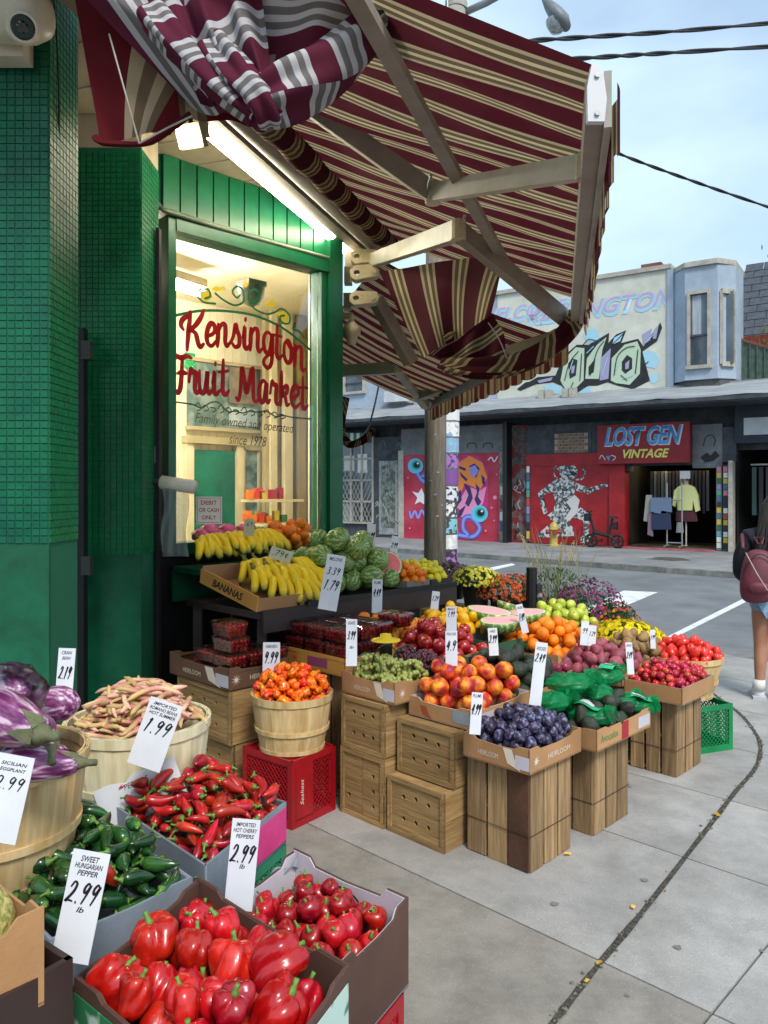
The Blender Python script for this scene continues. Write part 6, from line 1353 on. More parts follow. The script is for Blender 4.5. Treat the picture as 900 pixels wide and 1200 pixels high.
# ------------------------------------------------------------------ price cards
DG = {'0': [[(.5, 1), (.15, .8), (.1, .3), (.4, 0), (.8, .25), (.85, .75), (.5, 1)]], '1': [[(.35, .85), (.6, 1), (.5, .5), (.42, 0)]], '2': [[(.1, .75), (.35, 1), (.75, .9), (.7, .55), (.3, .2), (.05, .02), (.35, .08), (.95, .05)]],
 '3': [[(.15, .9), (.5, 1), (.8, .8), (.4, .55), (.8, .35), (.55, .02), (.1, .12)]], '4': [[(.4, 1), (.25, .6), (.1, .4), (.5, .42), (.9, .5)], [(.75, .9), (.65, .4), (.6, 0)]], '5': [[(.85, 1), (.35, .95), (.25, .6), (.6, .62), (.8, .35), (.5, .02), (.1, .1)]],
 '6': [[(.8, 1), (.35, .7), (.12, .3), (.4, .0), (.75, .2), (.6, .45), (.2, .35)]], '7': [[(.1, .92), (.5, .95), (.95, 1), (.6, .5), (.4, 0)]], '8': [[(.8, .85), (.4, 1), (.25, .75), (.7, .4), (.6, .05), (.2, .05), (.25, .4), (.8, .8)]],
 '9': [[(.85, .85), (.5, 1), (.2, .8), (.3, .55), (.65, .6), (.88, .92), (.75, .5), (.5, 0)]], '.': [[(.4, .05), (.5, .0)]], '\u00a2': [[(.8, .7), (.45, .8), (.25, .5), (.5, .25), (.85, .35)], [(.6, 1), (.5, .05)]]}
def digits(sx, w, h, m, par, c):
    """price written by hand with a broad marker, as strokes on the card"""
    tot = sum(.4 if q == '.' else 1 for q in sx); x = -w/2; cw = w/tot; mb = MB(); jr_ = rng.uniform(-.06, .06)
    for q in sx:
        for st in DG[q]:
            k = .4 if q == '.' else 1; pts = [Vector((x+cw*(.1+.78*a*k)+.22*h*(b-.5), h*(b-.5)+jr_*h*rng.uniform(0, 1), 0)) for a, b in st]
            if len(pts) > 2: pts = catmull(pts, 4)
            mb.ribbon([(p.x+c[0], p.y+c[2]) for p in pts], h*.085, M=lambda v: (v[0], c[1]+v[1], v[2]), w2=h*.14)
        x += cw*(.4 if q == '.' else 1)
    return mb.obj('handwritten_price', m, par)
m_cardp = mat('price_card', 'd9dbe0', 'cfd1d8', scale=6, rough=.5, dirt=.05); m_cardo = mat('old_price_card', 'cdc9a8', 'bfb994', scale=8, rough=.6, dirt=.1); m_mark = mat('marker_ink', '14141a', rough=.6); m_gmark = mat('green_marker', '2f8a4a', rough=.6)
def card(x, y0, y1, w, Y, lean, label, lines, m=None, yaw=0, pitch=.12, group=None, inkm=None):
    """x centre, y0 top, y1 bottom rows; lines: (text, height fraction from top, width frac, height frac)"""
    c = P(x, (y0+y1)/2, Y); s = Y/FOC; ww, hh = w*s, (y1-y0)*s
    t = thing('price_card', label, 'price card', c, group=group); t.rotation_euler = (-pitch, lean, yaw)
    MB().box((0, 0, 0), (ww, .0022, hh)).obj('card', m or m_cardp, t)
    for (tx, fy, fw, fh) in lines:
        if all(q in DG for q in tx): digits(tx, ww*fw, hh*fh*1.1, inkm or m_mark, t, (0, -.0016, hh*(.5-fy))); continue
        text(tx, inkm or m_mark, t, (0, -.0016, hh*(.5-fy)), ww*fw, hh*fh, shear=.25, bold=.015 if fh < .12 else .0)
    return t
# ================================================================== the near group, lower left
def supp(label, c, z, w=.34): return slatcrate(label, (c[0], c[1]-w*.5*1.2), w, w, 0, z, group='slatted crates under the baskets and trays')
# eggplant basket
ce = (-.985, 1.93); bushel('bushel basket heaped with striped eggplants at the left edge', ce, .595, .225, .18, .30, m_bask); supp('slatted crate under the eggplant basket', ce, .59)
pile('eggplant', 'purple and white striped eggplant in the bushel basket at the left edge', 'eggplant', 'striped eggplants in the left basket', EGG, 22, circ_poly(ce, .20), .80, .88, 1.02, long_body(.19, .24, .22, 1, 3, .2), 5, CAL, stop=.01, pad=.6)
for (a, b, Y, r_, ya) in ((4, 842, 1.68, .25, -.5), (44, 862, 1.78, .19, -.9), (14, 808, 1.92, .21, 2.4), (58, 826, 1.98, .19, 2.9), (40, 893, 1.70, .18, .3)):
    o = link('eggplant', EGG, None, P(a, b, Y), (rng.random()*6, -.12, ya+PI), r_); tag(o, 'purple and white striped eggplant in the bushel basket at the left edge', 'eggplant', 'striped eggplants in the left basket'); link('calyx', CAL, o, sc=(1, .85, .85))
def wrap(c, r, par=None):
    return ball(lambda t, p: 1+.06*math.sin(5*t+3*p)+.05*math.sin(9*p+t), 20, 12)
pb = scaled(wrap(None, 1), .10, .09, .07).obj('plastic_bag', glass('clear_film', 'fbfcfd', .2, .0), None, smooth=True, loc=P(2, 812, 1.80)); tag(pb, 'clear plastic bag wrapped over eggplants at the left edge', 'plastic bag')
# bean basket
cb = (-.812, 2.54); bushel('pale bushel basket heaped with pink and tan bean pods', cb, .50, .228, .185, .30, m_baskp); supp('slatted crate under the bean basket', cb, .495)
pile('bean_pod', 'pink and tan cranberry bean pod in the pale bushel basket', 'bean pod', 'bean pods in the pale basket', BEANS, 295, circ_poly(cb, .238), .785, .805, .985, long_body(.11, .19, .045, 4, 4, .2), 9, stop=.012, pad=.5, tries=110, p=2.2)
# long red peppers tray
ql = V2((-.455, 1.955), (-.30, 2.36), (-.70, 2.62), (-.955, 2.47))
tl = tray('grey tray of long red peppers with a pink printed end', ql, .47, .125, m_cardg, rz=0, minner=mat('grey_lining', '5c6064'), name='pepper_tray', cat='tray'); 
M_ = frame2(ql[0], ql[1]); a = (ql[1]-ql[0]).length
mp_ = MB(); mp_.plate([(a*.55, .01), (a-.005, .01), (a-.005, .11), (a*.55, .11)], [], M_ @ Matrix.Translation((0, 0, .001)), .002)
o = mp_.obj('pink_label', mat('pink_print', 'c4246c', 'd03a7c', scale=9, rough=.5), None); o.parent = tl; o.location = -tl.location+Vector((0, 0, .47))
for k, z in enumerate((.02, .14)):
    milkcrate('green plastic crate under the long red pepper tray, %s' % ('lower' if k == 0 else 'upper'), [p+Vector((0, 0, 0)) for p in ql], .0 if k == 0 else .235, .23, mat('crate_green', '0d6b4a', '10805a', scale=5, rough=.4, dirt=.2))
pile('long_red_pepper', 'long glossy red pepper in the grey tray', 'red pepper', 'long red peppers in the grey tray', LONGS+LONGB, 190, shrink(ql, .01), .545, .61, .685, long_body(.06, .10, .2, 5, 3, .3), 4, ST_L, stop=.01, pad=.5, tries=90)
# jalapeno tray
qj = V2((-.705, 1.62), (-.47, 1.885), (-.875, 2.30), (-1.12, 2.03))
tray('grey blue tray full of dark green peppers', qj, .48, .115, m_cardg, rz=.006, minner=m_cardg, name='pepper_tray', cat='tray'); slatcrate('slatted crate under the green pepper tray', (-.72, 1.66), .42, .3, 0, .475, group='slatted crates under the baskets and trays')
jl_ = pile('green_pepper', 'dark green hot pepper in the grey blue tray', 'green pepper', 'dark green peppers in the tray', JALS, 190, shrink(qj, .01), .55, .605, .665, long_body(.075, .115, .19, 3, 3, .22), 14, ST_L, stop=.012, pad=.5, tries=90)
o = link('long_red_pepper', LONGB[0], None, P(128, 1028, 1.80), (0, .9, .5), .08); tag(o, 'single red pepper lying among the dark green peppers', 'red pepper'); link('stem', ST_L, o)
o = link('orange_pepper', HABS[0], None, P(88, 966, 2.2), (0, .4, 0), .024); tag(o, 'single orange pepper at the back of the green pepper tray', 'orange pepper')
# bell pepper box
qb = V2((-.215, 1.14), (-.066, 1.485), (-.44, 1.825), (-.585, 1.45))
bt = tray('dark brown cardboard box of large red bell peppers', qb, .44, .18, m_cardb, rz=.012, minner=m_cardb, th=.006)
M_ = frame2(qb[0], qb[1]); a = (qb[1]-qb[0]).length; mp_ = MB(); mp_.plate([(.004, .0), (a-.012, .0), (a-.012, .165), (.004, .165)], [], M_ @ Matrix.Translation((0, 0, .001)), .002)
o = mp_.obj('printed_side', mat('printed_card', 'b7cfc4', '2c7a50', scale=9, rough=.5, lo=.52, hi=.56, detail=2), None); o.parent = bt; o.location = -bt.location+Vector((0, 0, .44))
mp_ = MB()
for cx_, cy_, r__ in ((a*.72, .10, .035), (a*.4, .08, .03)): mp_.plate([(cx_+r__*math.cos(k*PI/6)*(1+.15*math.cos(k*PI/3*2)), cy_+r__*1.2*math.sin(k*PI/6)) for k in range(12)], [], M_ @ Matrix.Translation((0, 0, .0035)), .0006)
o2 = mp_.obj('pepper_print', mat('pepper_print', 'c8546a'), o)
mp_ = MB(); M3 = frame2(qb[3], qb[0]); a3 = (qb[0]-qb[3]).length; mp_.plate([(.004, 0), (a3-.004, 0), (a3-.004, .165), (.004, .165)], [], M3 @ Matrix.Translation((0, 0, .001)), .002); o = mp_.obj('printed_side', mat('printed_card_green', '2c7a50', 'b7cfc4', scale=9, rough=.5, lo=.5, hi=.54, detail=2), None); o.parent = bt; o.location = -bt.location+Vector((0, 0, .44))
pile('bell_pepper', 'large glossy red bell pepper in the dark brown box', 'bell pepper', 'red bell peppers in the brown box', BELLS, 70, shrink(qb, .012), .44, .565, .64, sphere_body(.034, .051, 3, 1), 23, ST_BELL, stop=.015, pad=.75, tries=200)
slatcrate('slatted crate under the bell pepper box', (-.24, 1.22), .36, .3, 0, .435, group='slatted crates under the baskets and trays')
# cherry pepper box
qc = V2((-.093, 1.665), (.062, 1.94), (-.256, 2.205), (-.41, 1.93))
ct = tray('torn cardboard box with white inside full of round red cherry peppers', qc, .30, .20, m_cardb, rz=.022, minner=m_cardw, th=.006)
pile('cherry_pepper', 'small round red cherry pepper in the white lined box', 'cherry pepper', 'cherry peppers in the white lined box', CHERS, 95, shrink(qc, .012), .335, .445, .505, sphere_body(.024, .031, 2, 1), 31, ST_CH, stop=.008, pad=.85, tries=160)
for k in range(2):
    q_ = [P(325+k*2, 1005, 2.16+k*.01), P(345, 996, 2.2), P(352, 1006, 2.15), P(300, 1040, 2.05)]
fw = MB().grid(lambda u, v: P(298+50*u, 1046-44*u+10*v, 2.06+.12*u)+Vector((.01*math.sin(9*u), 0, .012*math.sin(14*u+3*v))), 12, 4).obj('foil_flap', mat('torn_foil', '9fb0bb', 'c3ccd2', scale=18, rough=.35, metal=.3), None); fw.parent = ct; fw.matrix_parent_inverse = Matrix.Translation(-ct.location)
wl = MB().tube(catmull([P(392, 1045, 2.06), P(394, 1040, 2.06), P(404, 1041, 2.05), P(416, 1052, 2.03), P(424, 1064, 2.0)], 5), .0025, 5).obj('black_tie', m_black, None); wl.parent = ct; wl.matrix_parent_inverse = Matrix.Translation(-ct.location)
q_ = V2((-.11, 1.62), (.05, 1.92), (-.24, 2.15), (-.40, 1.90)); milkcrate('red plastic crate under the cherry pepper box', q_, .0, .295, mat('crate_red2', '9c1420', rough=.4))
# melon box and dark tray in the near corner
qt = V2((-.70, 1.09), (-.54, 1.333), (-.83, 1.545), (-1.0, 1.28)); tray('dark brown plastic tray in the lower left corner', qt, .60, .14, mat('dark_tray', '2e1f1c', '3a2a26', scale=4, rough=.5), rz=0, name='dark_tray', cat='tray', th=.012); slatcrate('slatted crate under the dark corner tray', (-.74, 1.14), .32, .26, 0, .595, group='slatted crates under the baskets and trays')
qm = V2((-.75, 1.09), (-.569, 1.286), (-.80, 1.50), (-.98, 1.30)); tray('kraft box of netted melons at the left edge', qm, .69, .14, m_kraft, rz=.02, prints=[(0, 'MELON', .6, .35, .25, .14, m_printb)])
ml_ = MB(); 
MEL = scaled(ball(lambda t, p: 1+.02*math.cos(10*t), 30, 14), 1, 1, 1.05).mesh('netted_melon', m_melon, True)
for k, (x, y, z) in enumerate(((-.70, 1.32, .80), (-.80, 1.24, .79), (-.80, 1.37, .86), (-.69, 1.22, .78))): tag(link('netted_melon', MEL, None, (x, y, z), (rng.random()*3, rng.random()*3, 0), .062), 'green netted melon in the kraft box at the left edge', 'melon', 'netted melons in the kraft box')
# ================================================================== red crate with orange peppers
qr = V2((-.42, 3.5), (-.235, 3.735), (-.50, 3.96), (-.685, 3.72)); milkcrate('red milk crate under the basket of orange peppers', qr, 0, .312, mat('crate_red', 'a30f1c', '8d0c18', scale=4, rough=.35, dirt=.2), solid_top=True, brand=True)
ch = (-.445, 3.72); bushel('small bushel basket of orange hot peppers on the red milk crate', ch, .316, .192, .15, .262, m_bask, n=18)
pile('orange_hot_pepper', 'wrinkled orange and red hot pepper in the small basket', 'hot pepper', 'orange hot peppers in the basket', HABS, 190, circ_poly(ch, .195), .545, .59, .70, sphere_body(.018, .026, 2, 0), 41, None, stop=.006, pad=.7, tries=120)
# ================================================================== boxes with round holes
holebox('box with three holes in a column, bottom of the left stack', (-.004, 3.51), .29, .25, 0, .318, vertical=True); holebox('box with two rows of holes, top of the left stack', (-.0, 3.51), .29, .25, .322, .245)
holebox('box with two rows of holes, bottom of the right stack', (.254, 3.27), .335, .24, 0, .258); holebox('box with two rows of holes, top of the right stack', (.30, 3.305), .335, .24, .262, .245)
# grape box
gq = Q((.047, 3.50), .355, .44); tray('HEIRLOOM printed kraft box holding baskets of grapes', gq, .57, .09, m_kraft, rz=.012, prints=HEIR)
def bunch(m, name):
    mb = MB(); r = random.Random(4)
    for k in range(46):
        d_ = Vector((r.gauss(0, 1), r.gauss(0, 1), r.gauss(0, 1))).normalized(); c_ = Vector((d_.x*.055, d_.y*.04, d_.z*.032)); b_ = ball(lambda t, p: 1, 7, 5); s_ = r.uniform(.0105, .0135); mb.add([c_+Vector(v)*s_ for v in b_.v], b_.f)
    return mb.mesh(name, m, True)
GG, GB = bunch(m_grapeg, 'grape_bunch'), bunch(m_grapeb, 'grape_bunch')
pile('green_grape_bunch', 'bunch of green grapes in the front printed box', 'grapes', 'green grape bunches in the printed box', GG, 16, shrink(Q((.06, 3.53), .33, .25), .0), .61, .67, .73, lambda r, k: ([(0, 0, 0, .036)], (0, 0, r.uniform(0, 6)), 1, 0), 3, stop=.01, pad=.6)
pile('dark_grape_bunch', 'bunch of dark red grapes at the back of the printed box', 'grapes', 'dark grape bunches in the printed box', GB, 14, Q((.235, 3.70), .33, .2), .61, .67, .72, lambda r, k: ([(0, 0, 0, .036)], (0, 0, r.uniform(0, 6)), 1, 0), 6, stop=.01, pad=.6)
m_hand = mat('handle_green', '1f4f48', rough=.4)
for k, (px, py, Y) in enumerate(((430, 775, 3.62), (452, 765, 3.7), (475, 765, 3.75))):
    c_ = P(px, py, Y); q_ = []
    for i in range(13): a = PI*i/12; q_.append(c_+Vector((.065*math.cos(a), .02*math.cos(a), .10*math.sin(a)-.06)))
    e = tag(MB().tube(q_, .006, 6, flat=.4).obj('basket_handle', m_hand if k != 1 else m_black, None, smooth=True), ('green', 'black', 'green')[k]+' arched basket handle standing up from the grapes, '+('nearest the card', 'middle one', 'beside the peaches')[k], 'handle')
jr = thing('lidded_jar', 'small black jar with yellow brimmed lid behind the grape baskets', 'jar', P(452, 757, 3.85)); MB().lathe([(.0, -.05), (.032, -.05), (.034, .02), (.03, .03)], 16).obj('jar', m_black, jr, smooth=True); MB().lathe([(.034, -.07), (.036, -.052), (.0, -.05)], 16).obj('label', m_cardw, jr); MB().lathe([(.075, .028), (.072, .034), (.03, .038), (.028, .06), (0, .064)], 18).obj('lid', mat('lid_yellow', 'd8b81c'), jr, smooth=True)
# nectarine / peach box
pq = Q((.372, 3.325), .36, .46); tray('kraft box of big peaches with a grey printed corner', pq, .51, .075, m_kraft, rz=.012, minner=m_cardw, prints=[(3, '#label', .86, .6, .26, .7, m_cardg), (3, '#swirl', .3, .4, .2, .7, mat('peach_print', '9a4a28')), (0, '#label', .3, .5, .3, .5, m_cardw)])
pile('peach', 'large yellow and red peach in the front peach box', 'peach', 'peaches in the front box', ME['peach'], 62, shrink(pq, .005), .545, .605, .75, sphere_body(.037, .043), 8, None, stop=.008, pad=.75, tries=160)
# plum box on tall crate
slatcrate('tall slatted crate with one dark slat, under the plum box', (.586, 3.10), .32, .32, 0, .415, ns=(3, 3), dark=((3, 2),))
plq = Q((.576, 3.045), .335, .40); tray('HEIRLOOM printed kraft box of purple plums', plq, .42, .088, m_kraft, rz=.014, prints=HEIR)
pile('plum', 'dusky purple plum with grey bloom in the front box', 'plum', 'plums in the front box', ME['plum'], 160, shrink(plq, .012), .45, .515, .60, sphere_body(.0205, .026), 12, None, stop=.006, pad=1.0, tries=160)
# avocado box with green mesh bags
slatcrate('tall slatted crate under the box of green mesh bags', (.938, 3.44), .33, .33, 0, .405, ns=(3, 3))
aq = Q((.925, 3.34), .38, .52); tray('kraft box with green lettering holding green mesh bags of avocados', aq, .41, .088, m_kraft, rz=.008, prints=[(3, 'DEL MONTE', .3, .5, .4, .3, m_prg), (0, 'Avocados', .22, .55, .3, .4, m_prg), (0, '#label', .5, .5, .12, .9, m_prr), (0, '#label', .86, .5, .22, .6, m_cardw)])
pile('avocado', 'dark avocado among the green mesh bags', 'avocado', 'avocados in the bag box', ME['avocado'], 46, shrink(aq, .0), .45, .505, .60, sphere_body(.032, .037), 15, None, stop=.006, pad=.7, tries=120)
m_net = mat('green_net', '0d8a4e', '12a35e', scale=30, rough=.35, transl=.35, alpha=.72); m_netl = mat('green_bag_label', '1aa36a', '35b880', scale=12, rough=.3)
for k, (px, py, Y, s1, ya, hl) in enumerate(((668, 800, 3.62, .12, .3, 0), (690, 838, 3.5, .10, -.6, 1), (712, 792, 3.95, .10, .9, 1), (728, 822, 3.75, .09, .2, 0), (648, 822, 3.5, .09, .5, 0), (748, 828, 3.75, .08, -.2, 1), (700, 812, 3.7, .10, 1.4, 0))):
    c_ = P(px, py, Y); bag = thing('mesh_bag', 'green net bag of avocados in the open box', 'net bag', c_, ya, group='green net bags of avocados')
    mb = scaled(ball(lambda t, p: 1+.10*math.sin(6*t+2*p)+.07*math.sin(11*p+3*t)+.05*math.sin(13*t), 28, 16), s1, s1*.72, .042); mb.obj('net', m_net, bag, smooth=True)
    MB().grid(lambda u, v: Vector((s1*(.7+.5*u), (v-.5)*.09*(.4+u), .02+.035*math.sin(3*u+8*v))), 10, 8).obj('gathered_end', m_net, bag, smooth=True)
    if hl: MB().grid(lambda u, v: Vector((-.06+.12*u, -.05+.075*v, .052+.012*math.sin(5*u))), 8, 4).obj('tag', m_netl, bag, smooth=True); MB().grid(lambda u, v: Vector((-.03+.06*u, -.035+.04*v, .056+.012*math.sin(5*(u*.5+.25)))), 4, 2).obj('paper_label', m_cardw, bag)
# small red apples on the far tall crate
slatcrate('tall slatted crate with a missing slat, farthest right', (1.578, 4.14), .36, .33, 0, .405, ns=(3, 4), skip=((3, 0),))
sq = Q((1.58, 4.07), .33, .43); tray('kraft tray of small red apples with blue lining', sq, .408, .09, m_kraftd if 0 else m_kraft, rz=0, minner=mat('blue_lining', '7fa3a8'))
pile('small_red_apple', 'small red apple in the blue lined tray', 'apple', 'small red apples in the tray', ME['smallred'], 170, shrink(sq, .006), .44, .50, .585, sphere_body(.018, .024), 16, None, stop=.005, pad=1.0, tries=120)
# tomato basket on the green milk crate
gc = V2((1.82, 4.50), (2.09, 4.60), (1.985, 4.905), (1.70, 4.80)); milkcrate('green milk crate under the basket of red tomatoes', gc, 0, .275, mat('crate_green2', '0d8a4c', '0a7a44', scale=4, rough=.35, dirt=.15))
ctm = (1.885, 4.80); bushel('bushel basket of long red tomatoes on the green milk crate', ctm, .279, .215, .15, .25, m_bask, n=18)
pile('long_red_tomato', 'long red tomato in the basket on the green crate', 'tomato', 'long red tomatoes in the basket', ME['tomato'], 90, circ_poly(ctm, .22), .50, .535, .62, sphere_body(.024, .029), 17, None, stop=.006, pad=.7, tries=120)
# ================================================================== second row
def stand(label, q, z): 
    c = sum(q, Vector())/4; slatcrate(label, ((q[0]*.8+c*.2).x, (q[0]*.8+c*.2).y), (q[3]-q[0]).length*.8, (q[1]-q[0]).length*.8, 0, z-.004, group='slatted crates in the second row of the stand')
avq = Q((.60, 3.62), .40, .44); tray('printed kraft box of dark avocados behind the plums', avq, .47, .10, m_kraft, rz=.015, prints=HEIR); stand('crate under the avocado box', avq, .47)
pile('avocado', 'large dark avocado in the box behind the plums', 'avocado', 'avocados in the printed box', ME['avocado'], 56, shrink(avq, -.01), .54, .60, .72, sphere_body(.036, .042), 18, None, stop=.006, pad=.7, tries=140)
nq = Q((.30, 3.98), .36, .40); tray('kraft box of red nectarines behind the peaches', nq, .58, .09, m_kraft, rz=.01); stand('crate under the nectarine box', nq, .58)
pile('nectarine', 'shiny red nectarine in the box behind the peaches', 'nectarine', 'red nectarines in the box', ME['nectarine'], 52, shrink(nq, -.01), .63, .69, .82, sphere_body(.034, .04), 19, None, stop=.006, pad=.7, tries=140)
apq = Q((.02, 4.18), .40, .38); tray('kraft box of apricots beside the strawberry packs', apq, .60, .09, m_kraft, rz=.01); stand('crate under the apricot box', apq, .60)
pile('apricot', 'yellow orange apricot in the box beside the strawberry packs', 'apricot', 'apricots in the box', ME['apricot'], 62, shrink(apq, -.01), .66, .72, .84, sphere_body(.031, .037), 20, None, stop=.006, pad=.7, tries=140)
mq_ = Q((.42, 4.52), .38, .46); tray('dark tray of yellow mangoes', mq_, .64, .075, mat('grey_tray', '4c4f52'), rz=0); stand('crate under the mango tray', mq_, .64)
pile('yellow_mango', 'small yellow mango in the dark tray', 'mango', 'yellow mangoes in the dark tray', ME['mango'], 52, shrink(mq_, -.01), .68, .735, .86, sphere_body(.03, .036), 21, None, stop=.006, pad=.7, tries=140)
# cut watermelons on a kraft box
wq = Q((.66, 4.42), .42, .42); tray('dark green printed box under the cut pink melons', wq, .52, .15, mat('dark_green_card', '1f4a32', '2a5a3e', scale=5, rough=.7), rz=0); stand('crate under the cut melon box', wq, .52)
HM = (lambda: (lambda mb: mb)(MB()))()
def halfmelon(flesh, L=1.25):
    rind = MB(); rind.lathe([(0, -1), (.35, -.94), (.65, -.76), (.87, -.5), (.97, -.25), (1, 0), (.93, .0)], 24); rind.v = [(x*L, y, z) for x, y, z in rind.v]
    fl = MB(); fl.lathe([(0, .012), (.5, .012), (.86, .008)], 24); fl.v = [(x*L, y, z) for x, y, z in fl.v]
    wr = MB(); wr.lathe([(.86, .006), (.94, .004)], 24); wr.v = [(x*L, y, z) for x, y, z in wr.v]
    return rind.mesh('rind', m_wm, True), fl.mesh('flesh', flesh, True), wr.mesh('white_rind', m_rindw, True)
hmr, hmf, hmw = halfmelon(m_palepink, 1.5)
def half(c, s, rot, meshes, label, group=None):
    t = thing('cut_melon', label, 'melon', c, group=group); t.rotation_euler = rot; t.scale = (s, s, s)
    link('rind', meshes[0], t); link('flesh', meshes[1], t); link('white_rind', meshes[2], t); return t
half(P(574, 715, 4.75), .095, (.10, .12, -.3), (hmr, hmf, hmw), 'cut pink melon half, leftmost on the dark green box'); half(P(588, 726, 4.6), .09, (.16, -.05, .1), (hmr, hmf, hmw), 'cut pink melon half lying lowest in front on the green box')
half(P(600, 708, 4.95), .085, (.18, .25, .9), (hmr, hmf, hmw), 'cut pink melon half at the back, tilted, of the three by the card'); half(P(617, 717, 4.8), .085, (.1, -.05, .1), (hmr, hmf, hmw), 'cut pink melon half, rightmost of the group by the oranges')
# oranges, onions, potatoes
oq = Q((1.0, 4.42), .44, .46); tray('kraft box of bright oranges', oq, .50, .09, m_kraft, rz=.01); stand('crate under the orange box', oq, .50)
pile('orange', 'round orange in the box before the flowers', 'orange', 'oranges in the big box', ME['orange'], 78, shrink(oq, -.02), .56, .61, .79, sphere_body(.034, .039), 22, None, stop=.006, pad=.7, tries=160)
onq = Q((.86, 4.02), .28, .24); tray('small kraft box of red onions', onq, .47, .09, m_kraft, rz=.01); stand('crate under the onion box', onq, .47)
pile('red_onion', 'dark red onion in the small kraft box', 'onion', 'red onions in the small box', ME['onion'], 22, shrink(onq, -.01), .51, .57, .61, sphere_body(.03, .034), 24, None, stop=.006, pad=.7)
ptq = Q((1.37, 4.42), .34, .46); tray('kraft box of red skinned potatoes', ptq, .42, .10, m_kraft, rz=.012, prints=[(3, '#label', .7, .5, .4, .5, m_cardw)]); stand('crate under the potato box', ptq, .42)
pile('red_potato', 'purple red potato in the kraft box', 'potato', 'red potatoes in the box', ME['potato'], 70, shrink(Q((1.22, 4.22), .42, .56), -.0), .50, .55, .68, sphere_body(.029, .036), 25, None, stop=.006, pad=.7, tries=140)
wpq = Q((1.62, 4.66), .34, .36); tray('kraft box of brown potatoes by the yellow flowers', wpq, .42, .10, m_kraft, rz=.01); stand('crate under the brown potato box', wpq, .42)
pile('brown_potato', 'brown potato in the box by the yellow flowers', 'potato', 'brown potatoes in the box', ME['potatow'], 50, shrink(wpq, -.02), .48, .54, .66, sphere_body(.028, .036), 26, None, stop=.006, pad=.7, tries=120)
gpq = Q((1.22, 5.0), .36, .36); tray('kraft box of green apples behind the oranges', gpq, .56, .09, m_kraft, rz=.01); stand('crate under the green apple box', gpq, .56)
pile('green_apple', 'pale green apple in the box behind the oranges', 'apple', 'green apples in the box', ME['pear'], 40, shrink(gpq, -.01), .62, .68, .80, sphere_body(.032, .038), 27, None, stop=.006, pad=.7)
# ================================================================== strawberry packs
m_clear = glass('clear_plastic', 'eef2f2', .14, .17); m_berry = mat('berry_red', 'a81824', 'e23c3c', scale=40, rough=.35, rnd=.2, lo=.4, hi=.6)
def pack_meshes():
    a, b, h = .082, .058, .062; t = MB(); k = .88
    vs = [(-a*k, -b*k, 0), (a*k, -b*k, 0), (a*k, b*k, 0), (-a*k, b*k, 0), (-a, -b, h), (a, -b, h), (a, b, h), (-a, b, h)]
    t.add(vs, [(3, 2, 1, 0), (0, 1, 5, 4), (1, 2, 6, 5), (2, 3, 7, 6), (3, 0, 4, 7)])
    l = MB(); z = h+.002; l.add([(-a-.006, -b-.006, z), (a+.006, -b-.006, z), (a+.006, b+.006, z), (-a-.006, b+.006, z), (-a*.9, -b*.88, z+.012), (a*.9, -b*.88, z+.012), (a*.9, b*.88, z+.012), (-a*.9, b*.88, z+.012)], [(4, 5, 6, 7), (0, 1, 5, 4), (1, 2, 6, 5), (2, 3, 7, 6), (3, 0, 4, 7)])
    s = MB(); r = random.Random(8)
    for i in range(6):
        for j in range(4):
            for kz in range(3):
                c_ = Vector((-a*.76+i*a*.30+r.uniform(-.003, .003), -b*.7+j*b*.46+r.uniform(-.003, .003), .012+kz*.018)); q_ = ball(lambda t_, p_: 1, 6, 4); sc_ = r.uniform(.011, .0135); s.add([c_+Vector(v)*sc_ for v in q_.v], q_.f)
    return t.mesh('tub', m_clear), l.mesh('lid', m_clear), s.mesh('berries', m_berry, True)
PK = pack_meshes()
def packs(origin, nw, nu, layers, label, group, extra=(), jw=.172, ju=.122):
    for L_ in range(layers):
        for i in range(nw):
            for j in range(nu):
                if L_ and (i, j, L_) in extra: continue
                p = Vector(origin)+W*(jw*(i+.5)+rng.uniform(-.006, .006))+U*(ju*(j+.5)+rng.uniform(-.005, .005)); p.z += L_*.078
                t = thing('berry_pack', label, 'berry pack', p, math.atan2(W.y, W.x)+rng.uniform(-.05, .05), group=group)
                link('tub', PK[0], t); link('lid', PK[1], t); link('berries', PK[2], t, kind='stuff')
hq = Q((-.77, 3.80), .56, .38); tray('HEIRLOOM printed box of strawberry packs beside the orange peppers', hq, .555, .10, m_kraftd, rz=.015, prints=HEIR); 
packs((-.76, 3.81, .575), 3, 3, 1, 'clear pack of red strawberries in the HEIRLOOM box at the left', 'strawberry packs in the left box'); packs((-.76, 3.81, .655), 2, 3, 1, 'clear pack of red strawberries in the HEIRLOOM box at the left', 'strawberry packs in the left box')
packs((-.765, 3.82, .735), 1, 1, 2, 'clear strawberry pack stacked highest on the left box', 'top strawberry packs on the left box')
holebox('box with holes under the strawberry box, upper', (-.76, 3.80), .50, .34, .285, .265, group='boxes stacked under the strawberries'); holebox('box with holes under the strawberry box, lower', (-.75, 3.82), .50, .34, .0, .28, group='boxes stacked under the strawberries')
cq = Q((-.20, 3.90), .53, .46); tray('orange and yellow printed box full of berry packs', cq, .60, .095, m_cardy, rz=.0, prints=[(3, '#star', .25, .5, .2, .6, mat('print_orange', 'e0521c')), (3, '#label', .6, .5, .3, .5, mat('print_purple', '9a4a6a'))]); stand('crate under the orange berry box', cq, .60)
packs((-.20, 3.905, .61), 3, 3, 3, 'clear pack of dark red cherries in the orange box', 'berry packs in the orange box'); 
packs((.08, 4.18, .80), 1, 1, 1, 'clear pack of dark cherries beside the apricots', 'cherry pack beside the apricots')
